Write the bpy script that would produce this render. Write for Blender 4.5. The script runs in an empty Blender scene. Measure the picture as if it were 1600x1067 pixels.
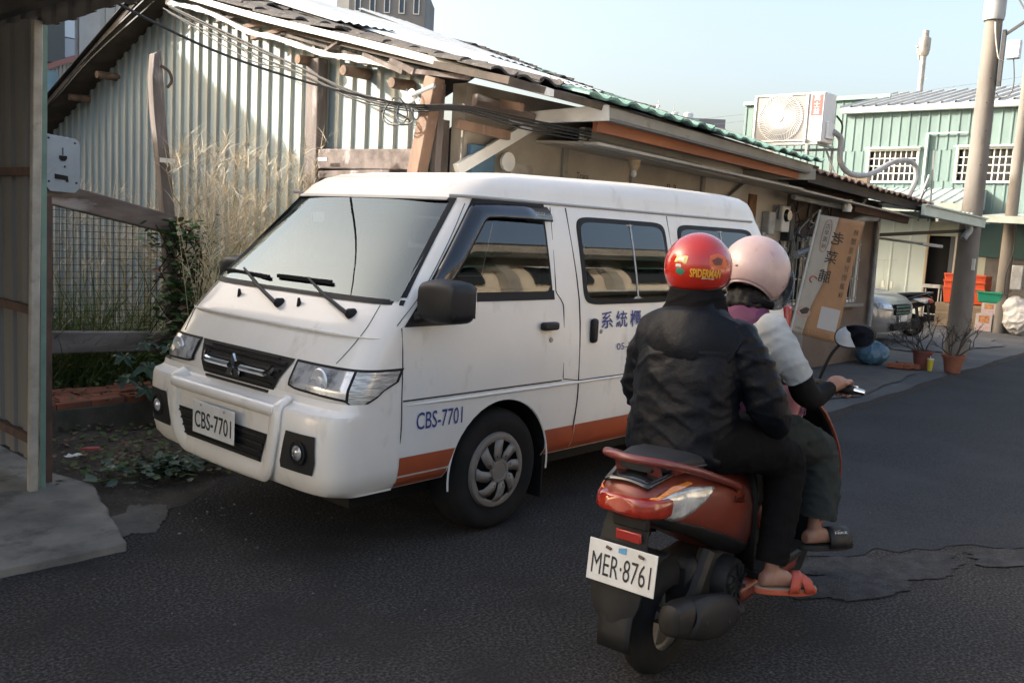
import bpy, bmesh, math, random
from mathutils import Vector, Matrix, noise
from mathutils.geometry import delaunay_2d_cdt
rnd = random.Random(11)
PI = math.pi
sc = bpy.context.scene
COL = sc.collection

# ---------------------------------------------------------------- camera, sky, sun, exposure
cam_d = bpy.data.cameras.new('camera')
cam = bpy.data.objects.new('camera', cam_d)
COL.objects.link(cam)
CR = Vector((0.67066769, -0.73969923, 0.05522588))
CU = Vector((0.05262248, 0.12171219, 0.99116952))
CF = Vector((0.73988899, 0.66183925, -0.12055324))
cam.matrix_world = Matrix(((CR.x, CU.x, -CF.x, 0), (CR.y, CU.y, -CF.y, 0), (CR.z, CU.z, -CF.z, 1.5553), (0, 0, 0, 1)))
cam_d.sensor_width = 36
cam_d.lens = 36 * 1423.7 / 1600
cam_d.clip_start = 0.05
cam_d.clip_end = 2000
sc.camera = cam

SUN_EL = math.radians(22)
SUN_H = Vector((-0.6, 0.8, 0)).normalized()          # horizontal direction towards the sun
world = bpy.data.worlds.new('World')
sc.world = world
world.use_nodes = True
wn = world.node_tree
bg = wn.nodes['Background']
sky = wn.nodes.new('ShaderNodeTexSky')
sky.sky_type = 'NISHITA'
sky.sun_disc = False
sky.sun_elevation = SUN_EL
sky.sun_rotation = math.atan2(SUN_H.x, SUN_H.y)
sky.air_density = 1.0
sky.dust_density = 7.0
sky.ozone_density = 0.0
wn.links.new(sky.outputs[0], bg.inputs[0])
bg.inputs[1].default_value = 0.117
sun_d = bpy.data.lights.new('sun', 'SUN')
sun_d.energy = 2.3
sun_d.angle = math.radians(0.6)
sun_d.color = (1.0, 0.95, 0.88)
sun = bpy.data.objects.new('sun', sun_d)
COL.objects.link(sun)
sdir = Vector((SUN_H.x * math.cos(SUN_EL), SUN_H.y * math.cos(SUN_EL), math.sin(SUN_EL)))
sun.rotation_euler = sdir.to_track_quat('Z', 'Y').to_euler()
sun.location = (0, 0, 30)
vs = sc.view_settings
vs.view_transform = 'Standard'
vs.look = 'None'
vs.gamma = 1
vs.exposure = 2.12
sc.cycles.max_bounces = 8
sc.cycles.use_denoising = True

# ---------------------------------------------------------------- materials
MATS = {}
def mat(name, c, r=.6, m=0., c2=None, ns=6., ramp=(.38, .62), bump=0., bs=80., coat=0., spec=.5, stretch=(1, 1, 1),
        c3=None, ns3=40., ramp3=(.55, .7), bdist=.004, alpha=None, ior=None, coatr=.06, emit=None, trans=0., r2=None, sss=0.):
    if name in MATS:
        return MATS[name]
    M = bpy.data.materials.new(name)
    M.use_nodes = True
    nt = M.node_tree
    p = nt.nodes['Principled BSDF']
    L = nt.links.new
    def N(t, **k):
        n = nt.nodes.new(t)
        for a, b in k.items():
            n.inputs[a].default_value = b
        return n
    p.inputs['Base Color'].default_value = (*c, 1)
    p.inputs['Roughness'].default_value = r
    p.inputs['Metallic'].default_value = m
    p.inputs['Specular IOR Level'].default_value = spec
    p.inputs['Coat Weight'].default_value = coat
    p.inputs['Coat Roughness'].default_value = coatr
    if ior: p.inputs['IOR'].default_value = ior
    if trans: p.inputs['Transmission Weight'].default_value = trans
    if sss:
        p.inputs['Subsurface Weight'].default_value = sss
        p.inputs['Subsurface Radius'].default_value = (.012, .005, .003)
    if alpha is not None: p.inputs['Alpha'].default_value = alpha
    if emit:
        p.inputs['Emission Color'].default_value = (*emit[0], 1)
        p.inputs['Emission Strength'].default_value = emit[1]
    vec = None
    if c2 or c3 or bump:
        tc = nt.nodes.new('ShaderNodeTexCoord')
        mp = nt.nodes.new('ShaderNodeMapping')
        mp.inputs['Scale'].default_value = stretch
        L(tc.outputs['Object'], mp.inputs['Vector'])
        vec = mp.outputs['Vector']
    last = None
    def layer(base, col, scale, rp):
        n = N('ShaderNodeTexNoise', Scale=scale, Detail=7., Roughness=.62)
        L(vec, n.inputs['Vector'])
        cr = nt.nodes.new('ShaderNodeMapRange')
        cr.inputs['From Min'].default_value = rp[0]
        cr.inputs['From Max'].default_value = rp[1]
        L(n.outputs['Fac'], cr.inputs['Value'])
        mx = nt.nodes.new('ShaderNodeMix')
        mx.data_type = 'RGBA'
        L(cr.outputs['Result'], mx.inputs['Factor'])
        if base is None: mx.inputs['A'].default_value = (*c, 1)
        else: L(base, mx.inputs['A'])
        mx.inputs['B'].default_value = (*col, 1)
        return mx.outputs['Result'], cr.outputs['Result']
    if c2:
        last, fac = layer(last, c2, ns, ramp)
        if r2 is not None:
            mr = nt.nodes.new('ShaderNodeMapRange')
            mr.inputs['To Min'].default_value = r
            mr.inputs['To Max'].default_value = r2
            L(fac, mr.inputs['Value'])
            L(mr.outputs['Result'], p.inputs['Roughness'])
    if c3: last, _ = layer(last, c3, ns3, ramp3)
    if last is not None: L(last, p.inputs['Base Color'])
    if bump:
        n = N('ShaderNodeTexNoise', Scale=bs, Detail=6., Roughness=.6)
        L(vec, n.inputs['Vector'])
        b = N('ShaderNodeBump', Strength=bump, Distance=bdist)
        L(n.outputs['Fac'], b.inputs['Height'])
        L(b.outputs['Normal'], p.inputs['Normal'])
    MATS[name] = M
    return M

def glass(name, tint, ior, rough=.01, gl=(1, 1, 1)):
    """thin pane: Fresnel mix of a mirror reflection and a tinted see-through"""
    M = bpy.data.materials.new(name); M.use_nodes = True
    nt = M.node_tree; nt.nodes.remove(nt.nodes['Principled BSDF'])
    out = nt.nodes['Material Output']
    fr = nt.nodes.new('ShaderNodeFresnel'); fr.inputs['IOR'].default_value = ior
    tr = nt.nodes.new('ShaderNodeBsdfTransparent'); tr.inputs['Color'].default_value = (*tint, 1)
    g = nt.nodes.new('ShaderNodeBsdfGlossy'); g.inputs['Roughness'].default_value = rough; g.inputs['Color'].default_value = (*gl, 1)
    mx = nt.nodes.new('ShaderNodeMixShader')
    nt.links.new(fr.outputs[0], mx.inputs[0]); nt.links.new(tr.outputs[0], mx.inputs[1]); nt.links.new(g.outputs[0], mx.inputs[2])
    nt.links.new(mx.outputs[0], out.inputs['Surface'])
    MATS[name] = M
    return M

# ---------------------------------------------------------------- mesh helpers
ORG = {}
class MB:
    def __init__(s):
        s.v = []; s.f = []
    def add(s, vs_, fs):
        o = len(s.v)
        s.v += [tuple(p) for p in vs_]
        s.f += [tuple(i + o for i in f) for f in fs]
        return s
    def box(s, x0, x1, y0, y1, z0, z1):
        return s.add([(x0, y0, z0), (x1, y0, z0), (x1, y1, z0), (x0, y1, z0), (x0, y0, z1), (x1, y0, z1), (x1, y1, z1), (x0, y1, z1)],
                     [(0, 3, 2, 1), (4, 5, 6, 7), (0, 1, 5, 4), (1, 2, 6, 5), (2, 3, 7, 6), (3, 0, 4, 7)])
    def beam(s, p, q, w, h, up=(0, 0, 1), w2=None, h2=None):
        p = Vector(p); q = Vector(q); d = (q - p).normalized()
        u = Vector(up); sx = d.cross(u)
        if sx.length < 1e-4: sx = d.cross(Vector((1, 0, 0)))
        sx.normalize(); uz = sx.cross(d)
        w2 = w if w2 is None else w2; h2 = h if h2 is None else h2
        V = []
        for c, a, b in ((p, w, h), (q, w2, h2)):
            for i, j in ((-1, -1), (1, -1), (1, 1), (-1, 1)):
                V.append(c + sx * (i * a / 2) + uz * (j * b / 2))
        return s.add(V, [(0, 1, 2, 3), (7, 6, 5, 4), (0, 4, 5, 1), (1, 5, 6, 2), (2, 6, 7, 3), (3, 7, 4, 0)])
    def loft(s, rings, closed=True, cap=True):
        n = len(rings[0]); V = [p for r in rings for p in r]; F = []
        for i in range(len(rings) - 1):
            for j in range(n if closed else n - 1):
                k = (j + 1) % n
                F.append((i * n + j, i * n + k, (i + 1) * n + k, (i + 1) * n + j))
        if cap and closed:
            F.append(tuple(range(n - 1, -1, -1)))
            F.append(tuple((len(rings) - 1) * n + j for j in range(n)))
        return s.add(V, F)
    def tube(s, pts, r, n=8, cap=True, flat=1.0, upv=None):
        pts = [Vector(p) for p in pts]
        rr = r if isinstance(r, (list, tuple)) else [r] * len(pts)
        rings = []; u = None
        for i, p in enumerate(pts):
            d = (pts[min(i + 1, len(pts) - 1)] - pts[max(i - 1, 0)])
            if d.length < 1e-9: d = Vector((0, 0, 1))
            d.normalize()
            if u is None:
                u = Vector(upv) if upv else (Vector((0, 0, 1)) if abs(d.z) < .9 else Vector((1, 0, 0)))
            sx = d.cross(u)
            if sx.length < 1e-5: sx = d.cross(Vector((.3, 1, .2)))
            sx.normalize(); u = sx.cross(d)
            rings.append([p + (sx * math.cos(2 * PI * k / n) + u * math.sin(2 * PI * k / n) * flat) * rr[i] for k in range(n)])
        return s.loft(rings, True, cap)
    def lathe(s, prof, n=24, c=(0, 0, 0), ax='z', arc=2 * PI, start=0.):
        c = Vector(c); rings = []
        for r, h in prof:
            ring = []
            for k in range(n):
                a = start + arc * k / (n if arc > 6.28 else n - 1)
                x, y = r * math.cos(a), r * math.sin(a)
                ring.append(c + (Vector((x, y, h)) if ax == 'z' else Vector((x, h, y)) if ax == 'y' else Vector((h, x, y))))
            rings.append(ring)
        return s.loft(rings, arc > 6.28, False)
    def grid(s, fn, nu, nv):
        V = [fn(i / nu, j / nv) for i in range(nu + 1) for j in range(nv + 1)]
        F = [(i * (nv + 1) + j, (i + 1) * (nv + 1) + j, (i + 1) * (nv + 1) + j + 1, i * (nv + 1) + j + 1) for i in range(nu) for j in range(nv)]
        return s.add(V, F)
    def prism(s, poly, fn0, fn1):
        n = len(poly)
        V = [fn0(*p) for p in poly] + [fn1(*p) for p in poly]
        F = [tuple(range(n)), tuple(range(2 * n - 1, n - 1, -1))] + [(i, i + n, (i + 1) % n + n, (i + 1) % n) for i in range(n)]
        return s.add(V, F)
    def ell(s, c, rx, ry, rz, nu=14, nv=9):
        c = Vector(c)
        rings = []
        for i in range(nv + 1):
            t = -PI / 2 + PI * i / nv
            t = max(-PI / 2 + .02, min(PI / 2 - .02, t))
            rings.append([c + Vector((rx * math.cos(t) * math.cos(2 * PI * k / nu), ry * math.cos(t) * math.sin(2 * PI * k / nu), rz * math.sin(t))) for k in range(nu)])
        return s.loft(rings, True, True)
    def mesh(s, name, off=Vector((0, 0, 0)), smooth=False, ang=40):
        me = bpy.data.meshes.new(name)
        me.from_pydata([(a - off.x, b - off.y, c - off.z) for a, b, c in s.v], [], s.f)
        me.update()
        fix_normals(me)
        if smooth:
            me.polygons.foreach_set('use_smooth', [True] * len(me.polygons))
            me.set_sharp_from_angle(angle=math.radians(ang))
        return me
    def build(s, name, m, parent=None, smooth=False, bevel=0., ang=40, solid=0., bseg=2, proto=False):
        off = Vector((0, 0, 0)) if proto else root_org(parent)
        me = s.mesh(name, off, smooth, ang)
        me.materials.append(m)
        o = bpy.data.objects.new(name, me)
        COL.objects.link(o)
        if parent: o.parent = parent
        if solid:
            md = o.modifiers.new('solid', 'SOLIDIFY'); md.thickness = solid; md.offset = 0
        if bevel:
            md = o.modifiers.new('bevel', 'BEVEL'); md.width = bevel; md.segments = bseg; md.limit_method = 'ANGLE'; md.angle_limit = math.radians(35)
            if not smooth:
                me.polygons.foreach_set('use_smooth', [True] * len(me.polygons))
                me.set_sharp_from_angle(angle=math.radians(50))
        return o

def fix_normals(me):
    bm = bmesh.new(); bm.from_mesh(me)
    bmesh.ops.recalc_face_normals(bm, faces=bm.faces)
    bm.to_mesh(me); bm.free()

def root_org(o):
    while o is not None and o.parent is not None:
        o = o.parent
    return ORG.get(o.name, Vector((0, 0, 0))) if o is not None else Vector((0, 0, 0))

def tag(o, label, cat, group=None, kind=None):
    if label: o['label'] = label
    if cat: o['category'] = cat
    if group: o['group'] = group
    if kind: o['kind'] = kind
    return o

def thing(name, label, cat, loc=(0, 0, 0), rz=0., local=False, group=None):
    o = bpy.data.objects.new(name, None)
    o.empty_display_size = .1
    COL.objects.link(o)
    o.location = loc
    o.rotation_euler = (0, 0, rz)
    if not local: ORG[o.name] = Vector(loc)
    return tag(o, label, cat, group)

def struct(o):
    o['kind'] = 'structure'
    return o

def copy_tree(o, parent=None):
    c = o.copy(); COL.objects.link(c); c.parent = parent
    for ch in o.children: copy_tree(ch, c)
    return c

def inst(src, parent, loc=(0, 0, 0), rot=(0, 0, 0), scale=(1, 1, 1)):
    c = src.copy(); COL.objects.link(c); c.parent = parent
    c.location = Vector(loc) - root_org(parent); c.rotation_euler = rot; c.scale = scale
    return c

def text_geo(body, size=1., sx=1., bold=0., res=3, extrude=0.):
    cu = bpy.data.curves.new('txt', 'FONT')
    cu.body = body; cu.size = size; cu.resolution_u = res; cu.offset = bold
    cu.align_x = 'CENTER'; cu.align_y = 'CENTER'
    to = bpy.data.objects.new('txt', cu)
    COL.objects.link(to)
    dg = bpy.context.evaluated_depsgraph_get()
    me = bpy.data.meshes.new_from_object(to.evaluated_get(dg))
    V = [(v.co.x * sx, v.co.y) for v in me.vertices]
    F = [tuple(p.vertices) for p in me.polygons]
    bpy.data.objects.remove(to); bpy.data.meshes.remove(me); bpy.data.curves.remove(cu)
    return V, F

def text_box(body, w, h, bold=0., res=3):
    V, F = text_geo(body, 1., 1., bold, res)
    xs = [v[0] for v in V]; ys = [v[1] for v in V]
    cx, cy = (min(xs) + max(xs)) / 2, (min(ys) + max(ys)) / 2
    return [((x - cx) * w / (max(xs) - min(xs)), (y - cy) * h / (max(ys) - min(ys))) for x, y in V], F

def text_part(body, w, h, fn, name, m, parent, bold=0.):
    V, F = text_box(body, w, h, bold)
    b = MB().add([fn(x, y) for x, y in V], F)
    return b.build(name, m, parent)

def spline(pts, n=6):
    P = [Vector(p) for p in pts]
    P = [P[0] * 2 - P[1]] + P + [P[-1] * 2 - P[-2]]
    out = []
    for i in range(1, len(P) - 2):
        a, b, c, d = P[i - 1:i + 3]
        for k in range(n):
            t = k / n
            out.append(.5 * ((2 * b) + (c - a) * t + (2 * a - 5 * b + 4 * c - d) * t * t + (3 * b - a - 3 * c + d) * t ** 3))
    out.append(P[-2])
    return out

def interp(x, xs, ys):
    if x <= xs[0]: return ys[0]
    for i in range(1, len(xs)):
        if x <= xs[i]:
            t = (x - xs[i - 1]) / (xs[i] - xs[i - 1])
            return ys[i - 1] + t * (ys[i] - ys[i - 1])
    return ys[-1]
# ---------------------------------------------------------------- ground, road, concrete
asphalt = mat('asphalt_rough', (.024, .0225, .022), .95, c2=(.105, .098, .092), ns=75., ramp=(.43, .66), c3=(.030, .028, .027), ns3=1.6, ramp3=(.48, .72), bump=1., bs=85., bdist=.014, spec=.2)
asphalt2 = mat('asphalt_smooth', (.017, .019, .022), .92, c2=(.052, .055, .061), ns=85., ramp=(.40, .70), c3=(.040, .042, .047), ns3=1.1, ramp3=(.45, .7), bump=.7, bs=160., bdist=.004, spec=.22)
asphalt3 = mat('asphalt_worn', (.062, .061, .062), .92, c2=(.036, .035, .035), ns=9., c3=(.16, .155, .15), ns3=90., ramp3=(.6, .72), bump=1., bs=90., bdist=.010, spec=.2)
concrete = mat('concrete_slab', (.23, .215, .185), .85, c2=(.10, .097, .09), ns=1.6, ramp=(.4, .66), c3=(.06, .056, .050), ns3=5., ramp3=(.52, .72), bump=.8, bs=50.)
apron_m = mat('concrete_apron', (.058, .062, .067), .9, c2=(.095, .098, .10), ns=.8, ramp=(.42, .6), c3=(.06, .057, .055), ns3=5., ramp3=(.6, .72), bump=.6, bs=70.)
soil = mat('soil', (.075, .060, .045), .95, c2=(.042, .034, .027), ns=4., c3=(.15, .13, .10), ns3=60., ramp3=(.6, .68), bump=1., bs=45., bdist=.02)
earth = mat('far_ground', (.09, .085, .075), .95, c2=(.06, .06, .05), ns=.3)

def sheet(name, poly, z, m):
    V, E_, F, *_ = delaunay_2d_cdt([Vector(p) for p in poly], [], [list(range(len(poly)))], 1, 1e-4)
    me = bpy.data.meshes.new(name)
    me.from_pydata([(v.x, v.y, z) for v in V], [], [tuple(f) for f in F])
    me.update()
    fix_normals(me)
    if me.polygons[0].normal.z < 0: me.flip_normals()
    me.materials.append(m)
    o = bpy.data.objects.new(name, me); COL.objects.link(o)
    return struct(o)

def wob(p, q, n, amp, seed=0):
    p = Vector((*p, 0)); q = Vector((*q, 0)); d = (q - p); nrm = Vector((-d.y, d.x, 0)).normalized()
    out = []
    for i in range(n):
        t = i / n
        k = noise.noise(Vector((t * n * .35 + seed, seed * 1.7, 0))) * amp + noise.noise(Vector((t * n * 1.1, seed, 3))) * amp * .45
        c = p + d * t + nrm * (k if 0 < i else 0)
        out.append((c.x, c.y))
    return out

sheet('ground', [(-500, -500), (500, -500), (500, 500), (-500, 500)], -.045, earth)
edge = wob((60, 3.9), (17.2, 3.75), 20, .12, 3) + wob((17.2, 3.75), (8.5, 3.45), 26, .10, 1) + wob((8.5, 3.45), (6.6, 3.6), 8, .06, 5) + wob((6.6, 3.6), (6.2, 4.75), 8, .05, 6) + wob((6.2, 4.75), (3.3, 5.0), 16, .14, 2) + wob((3.3, 5.0), (2.15, 4.35), 10, .12, 4) + wob((2.15, 4.35), (1.8, 3.98), 6, .03, 8) + wob((1.8, 3.98), (-30, 4.05), 30, .05, 9)
sheet('road', edge + [(-30, -3.6), (60, -3.6)], 0., asphalt)
# smoother resurfaced carriageway with a ragged near edge
near = wob((3.85, 2.05), (4.45, 1.75), 6, .06, 12) + wob((4.45, 1.75), (5.2, 1.35), 12, .12, 13) + wob((5.2, 1.35), (6.0, .55), 12, .12, 14) + wob((6.0, .55), (7.5, -2.0), 20, .2, 15) + wob((7.5, -2.0), (8, -3.4), 8, .1, 16)
far = wob((58, 3.7), (17.2, 3.62), 20, .08, 21) + wob((17.2, 3.62), (9.0, 3.30), 24, .06, 22) + wob((9.0, 3.30), (6.0, 3.05), 12, .08, 23) + wob((6.0, 3.05), (3.85, 2.05), 12, .08, 24)
sheet('road_resurfacing', near + [(58, -3.4)] + far, .004, asphalt2)
def blob(cx, cy, rx, ry, rot, seed, n=150, amp=.55):
    out = []
    for i in range(n):
        a = 2 * PI * i / n
        k = 1 + amp * noise.noise(Vector((math.cos(a) * 1.6 + seed, math.sin(a) * 1.6, seed * .7))) + .22 * amp * noise.noise(Vector((math.cos(a) * 8, math.sin(a) * 8, seed))) + .10 * amp * noise.noise(Vector((math.cos(a) * 24, math.sin(a) * 24, seed)))
        x, y = rx * k * math.cos(a), ry * k * math.sin(a)
        out.append((cx + x * math.cos(rot) - y * math.sin(rot), cy + x * math.sin(rot) + y * math.cos(rot)))
    return out
for i, (cx, cy, rx, ry, ro, sd, zz) in enumerate([(4.50, 1.50, .46, .18, -.5, 3.1, .0060), (4.12, 1.50, .32, .15, -.3, 7.7, .0080), (5.25, 1.05, .34, .12, -.7, 5.2, .0070), (4.3, .62, .16, .07, -.4, 9.1, .0030)]):
    o = sheet('road_patch', blob(cx, cy, rx, ry, ro, sd), zz, asphalt3)
sheet('concrete_apron', [(5.0, 2.5), (60, 2.5), (60, 30), (5.0, 30)], -.012, apron_m)
sheet('apron_patch', blob(17.5, 5.3, 2.2, .8, .1, 2.2), .004, mat('apron_pale', (.085, .088, .092), .9, c2=(.12, .122, .125), ns=2., bump=.4, bs=60.))
sheet('apron_patch', blob(10.6, 4.0, 1.6, .28, .03, 4.2), .0025, mat('apron_mid', (.10, .098, .094), .9, c2=(.075, .072, .07), ns=3., bump=.4, bs=60.))
sheet('broken_slab', blob(2.10, 4.36, .20, .11, .9, 6.4, amp=.8), .004, mat('stained_slab', (.12, .113, .10), .9, c2=(.07, .065, .058), ns=5., bump=.6, bs=60.))

# carport slab
b = MB()
poly = [(-9, 4.03)] + wob((-1, 4.03), (1.86, 3.96), 60, .012, 41) + wob((1.86, 3.96), (2.13, 4.95), 24, .012, 43) + [(2.13, 4.95), (2.05, 5.3), (2.05, 10), (-9, 10)]
b.prism(poly, lambda x, y: (x, y, -.05), lambda x, y: (x, y, .045))
struct(b.build('concrete_slab', concrete, bevel=.012))

# bare ground of the empty lot
def lot(u, v):
    x = 1.9 + u * 3.0; y = 4.3 + v * 9.2
    e = min(1, max(0, (y - 4.9) / .8)) * min(1, u * 6)
    z = -.03 + e * (.07 + .05 * noise.noise(Vector((x * 1.7, y * 1.7, 0)))) + .02 * noise.noise(Vector((x * 6, y * 6, 2)))
    return (x, y, z)
struct(MB().grid(lot, 40, 90).build('lot_soil', soil, smooth=True))

# scattered grit and litter on the road edge
b = MB(); r_ = random.Random(3)
for i in range(420):
    if i < 230: x, y = r_.uniform(.6, 6.5), r_.uniform(.4, 4.6)
    else: x, y = r_.gauss(2.6, .6), r_.gauss(4.5, .35)
    s = r_.uniform(.003, .011) * (1.5 if i > 480 else 1)
    a = r_.uniform(0, PI)
    b.add([(x + s * math.cos(a + k * PI / 2) * r_.uniform(.6, 1.2), y + s * math.sin(a + k * PI / 2) * r_.uniform(.6, 1.2), .002) for k in range(4)] + [(x, y, .003 + s * .7)], [(0, 1, 4), (1, 2, 4), (2, 3, 4), (3, 0, 4)])
o = b.build('road_grit', mat('grit', (.09, .085, .08), .9, c2=(.20, .19, .18), ns=3., ramp=(.55, .6)))
tag(o, 'loose grit scattered over the dark asphalt near the verge', 'grit', kind='stuff')

# ---------------------------------------------------------------- shared building materials
pale_sheet = mat('pale_painted_sheet', (.30, .37, .38), .55, c2=(.255, .315, .325), ns=2.2, stretch=(1, 1, .25), c3=(.30, .27, .22), ns3=5., ramp3=(.66, .8), spec=.35)
cream_sheet = mat('cream_rib', (.41, .42, .375), .55, c2=(.33, .335, .30), ns=3., stretch=(1, 1, .2), c3=(.30, .26, .2), ns3=6., ramp3=(.66, .8), spec=.35)
grey_sheet = mat('grey_sheet', (.215, .205, .19), .6, c2=(.165, .155, .145), ns=2., stretch=(1, 1, .2), c3=(.12, .09, .07), ns3=8., ramp3=(.68, .8))
dark_sheet = mat('dark_roof_sheet', (.09, .085, .08), .7, c2=(.05, .046, .043), ns=3.)
galv = mat('galvanised_steel', (.42, .43, .42), .5, m=.35, c2=(.32, .33, .32), ns=9., c3=(.22, .15, .1), ns3=14., ramp3=(.68, .76))
rust_steel = mat('rusty_steel', (.13, .075, .055), .85, c2=(.075, .05, .042), ns=8.)
green_steel = mat('green_painted_steel', (.16, .27, .22), .6, c2=(.12, .2, .17), ns=5.)
old_wood = mat('weathered_timber', (.215, .185, .17), .9, c2=(.115, .095, .085), ns=5., stretch=(1.2, 1.2, .25), c3=(.33, .30, .29), ns3=9., ramp3=(.58, .7), bump=.7, bs=40.)
old_wood_h = mat('weathered_timber_rail', (.20, .165, .15), .9, c2=(.09, .070, .062), ns=4., stretch=(.35, 1.5, 1.5), c3=(.36, .33, .32), ns3=5., ramp3=(.56, .68), bump=.7, bs=40.)
brown_wood = mat('brown_timber', (.26, .165, .115), .8, c2=(.16, .10, .07), ns=4., stretch=(1.2, 1.2, .25), c3=(.33, .25, .2), ns3=8., ramp3=(.6, .72), bump=.4, bs=40.)
log_wood = mat('log_end', (.24, .155, .10), .85, c2=(.12, .08, .06), ns=9.)
white_paint = mat('white_paint', (.74, .73, .69), .55, c2=(.62, .60, .55), ns=4., c3=(.40, .32, .25), ns3=12., ramp3=(.68, .78))
black_rubber = mat('black_cable', (.018, .018, .018), .6)
dark_tile = mat('old_dark_tile', (.10, .09, .085), .9, c2=(.055, .05, .047), ns=7., c3=(.18, .165, .145), ns3=18., ramp3=(.58, .7), bump=.6, bs=50.)
green_tile = mat('green_tile', (.16, .29, .24), .6, c2=(.12, .22, .185), ns=5., c3=(.35, .43, .37), ns3=9., ramp3=(.58, .72))
plaster = mat('old_plaster', (.40, .355, .285), .9, c2=(.30, .26, .21), ns=1.4, c3=(.20, .17, .14), ns3=4., ramp3=(.62, .78), bump=.3, bs=40.)
concrete_beam = mat('stained_concrete', (.34, .325, .285), .9, c2=(.24, .225, .2), ns=2.5, stretch=(.5, 1, 1), c3=(.13, .12, .105), ns3=6., ramp3=(.62, .76), bump=.3, bs=50.)
orange_wood = mat('orange_brown_board', (.33, .115, .045), .7, c2=(.24, .085, .04), ns=3., stretch=(.3, 1, 1))
black_steel = mat('black_steel', (.03, .03, .032), .55)
dark_gap = mat('dark_interior', (.015, .014, .013), .95)

def ribs(b, o, eu, en, ev, width, top, pitch=.175, depth=.022, bot=0., flat=.62, phase=0.):
    """trapezoid ribbed sheet: runs along eu for width, pushed out along en; top/bot numbers or functions of the distance"""
    o, eu, en, ev = map(Vector, (o, eu, en, ev))
    T = top if callable(top) else (lambda s: top)
    Bf = bot if callable(bot) else (lambda s: bot)
    st = [(0, 0)]; s = -phase
    while s < width:
        for a, h in ((0, 0), (pitch * flat * .94, 0), (pitch * flat, 1), (pitch * .94, 1), (pitch, 0)):
            if 0 < s + a < width: st.append((s + a, h))
        s += pitch
    st.append((width, 0))
    V = []; F = []
    for i, (d, h) in enumerate(st):
        c = o + eu * d + en * (depth * h)
        V += [c + ev * Bf(d), c + ev * T(d)]
        if i: F.append((2 * i - 2, 2 * i, 2 * i + 1, 2 * i - 1))
    b.add(V, F)
    return b

# ---------------------------------------------------------------- carport on the left
cp = thing('carport', 'dark sheet metal carport with slim steel post, cut off by the left edge', 'carport', (1.86, 5.0, .04))
MB().beam((1.835, 5.0, .04), (1.875, 5.0, 2.47), .04, .046, up=(1, 0, 0)).build('post', mat('cream_post_paint', (.40, .37, .32), .6, c2=(.27, .25, .21), ns=6., c3=(.25, .2, .16), ns3=14., ramp3=(.6, .72)), cp, bevel=.006)
MB().beam((1.895, 5.03, .04), (1.92, 5.03, 2.46), .018, .028, up=(1, 0, 0)).build('post_angle', green_steel, cp)
MB().beam((1.95, 5.12, .04), (1.955, 5.12, 1.6), .04, .05, up=(1, 0, 0)).build('rear_post', rust_steel, cp)
y0 = 5.06
for i in range(5):
    w = .86
    b = ribs(MB(), (1.90, y0 + i * w, 0), (0, 1, 0), (-1, 0, 0), (0, 0, 1), w - .004, 2.5, pitch=.2, depth=.018, bot=.17)
    b.build('wall_sheet', grey_sheet, cp, solid=.002)
for z in (.30, 1.0, 1.72):
    MB().beam((1.865, 5.04, z), (1.865, 9.3, z + .0), .03, .045).build('girt', rust_steel, cp)
MB().box(-8.6, 1.87, 3.75, 9.4, 2.62, 2.65).build('roof_sheet', dark_sheet, cp)
MB().beam((1.80, 3.8, 2.56), (1.80, 9.4, 2.56), .06, .12).build('eave_beam', dark_sheet, cp)
ribs(MB(), (1.905, 3.70, 0), (0, 1, 0), (1, 0, 0), (0, 0, 1), 5.7, 2.80, pitch=.2, depth=.018, bot=lambda s: 2.445 + (.012 if int(s / .4) % 2 else 0)).build('fascia_sheet', mat('brown_grey_sheet', (.17, .155, .14), .65, c2=(.11, .10, .09), ns=3.), cp, solid=.002)
for y in (4.2, 5.6, 7.0, 8.4):
    MB().beam((-8.5, y, 2.585), (1.78, y, 2.585), .05, .06).build('rafter', dark_sheet, cp)
for x, y in ((-4, 3.9), (-8.4, 3.9), (-8.4, 9.2), (-4, 9.2)):
    MB().beam((x, y, .04), (x, y, 2.6), .06, .06, up=(1, 0, 0)).build('post', galv, cp)

# brick step of the demolished house
brick_m = mat('orange_brick', (.30, .10, .05), .9, c2=(.20, .075, .045), ns=9., c3=(.12, .09, .07), ns3=14., ramp3=(.55, .7), bump=.5, bs=70.)
st = thing('brick_step', 'low brick step with orange tiles at the edge of the empty lot', 'step', (2.7, 6.4, 0))
MB().box(1.95, 4.6, 6.22, 6.75, -.02, .20).build('base', mat('mossy_concrete', (.10, .09, .075), .95, c2=(.06, .06, .045), ns=5., bump=.6, bs=40.), st, bevel=.01)
r_ = random.Random(5)
bk = MB().box(-.115, .115, -.058, .058, 0, .05).build('brick', brick_m, st, bevel=.006, proto=True)
bk.location = Vector((2.08, 6.285, .20)) - ORG[st.name]
for j in range(4):
    for i in range(11):
        x = 2.08 + i * .238 + (.06 if j % 2 else 0) + r_.uniform(-.008, .008); y = 6.285 + j * .122
        if (i, j) == (0, 0) or r_.random() < .08: continue
        c = inst(bk, st, (x, y, .20 - r_.uniform(0, .012)), (r_.uniform(-.03, .03), r_.uniform(-.03, .03), r_.uniform(-.04, .04)))

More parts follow.
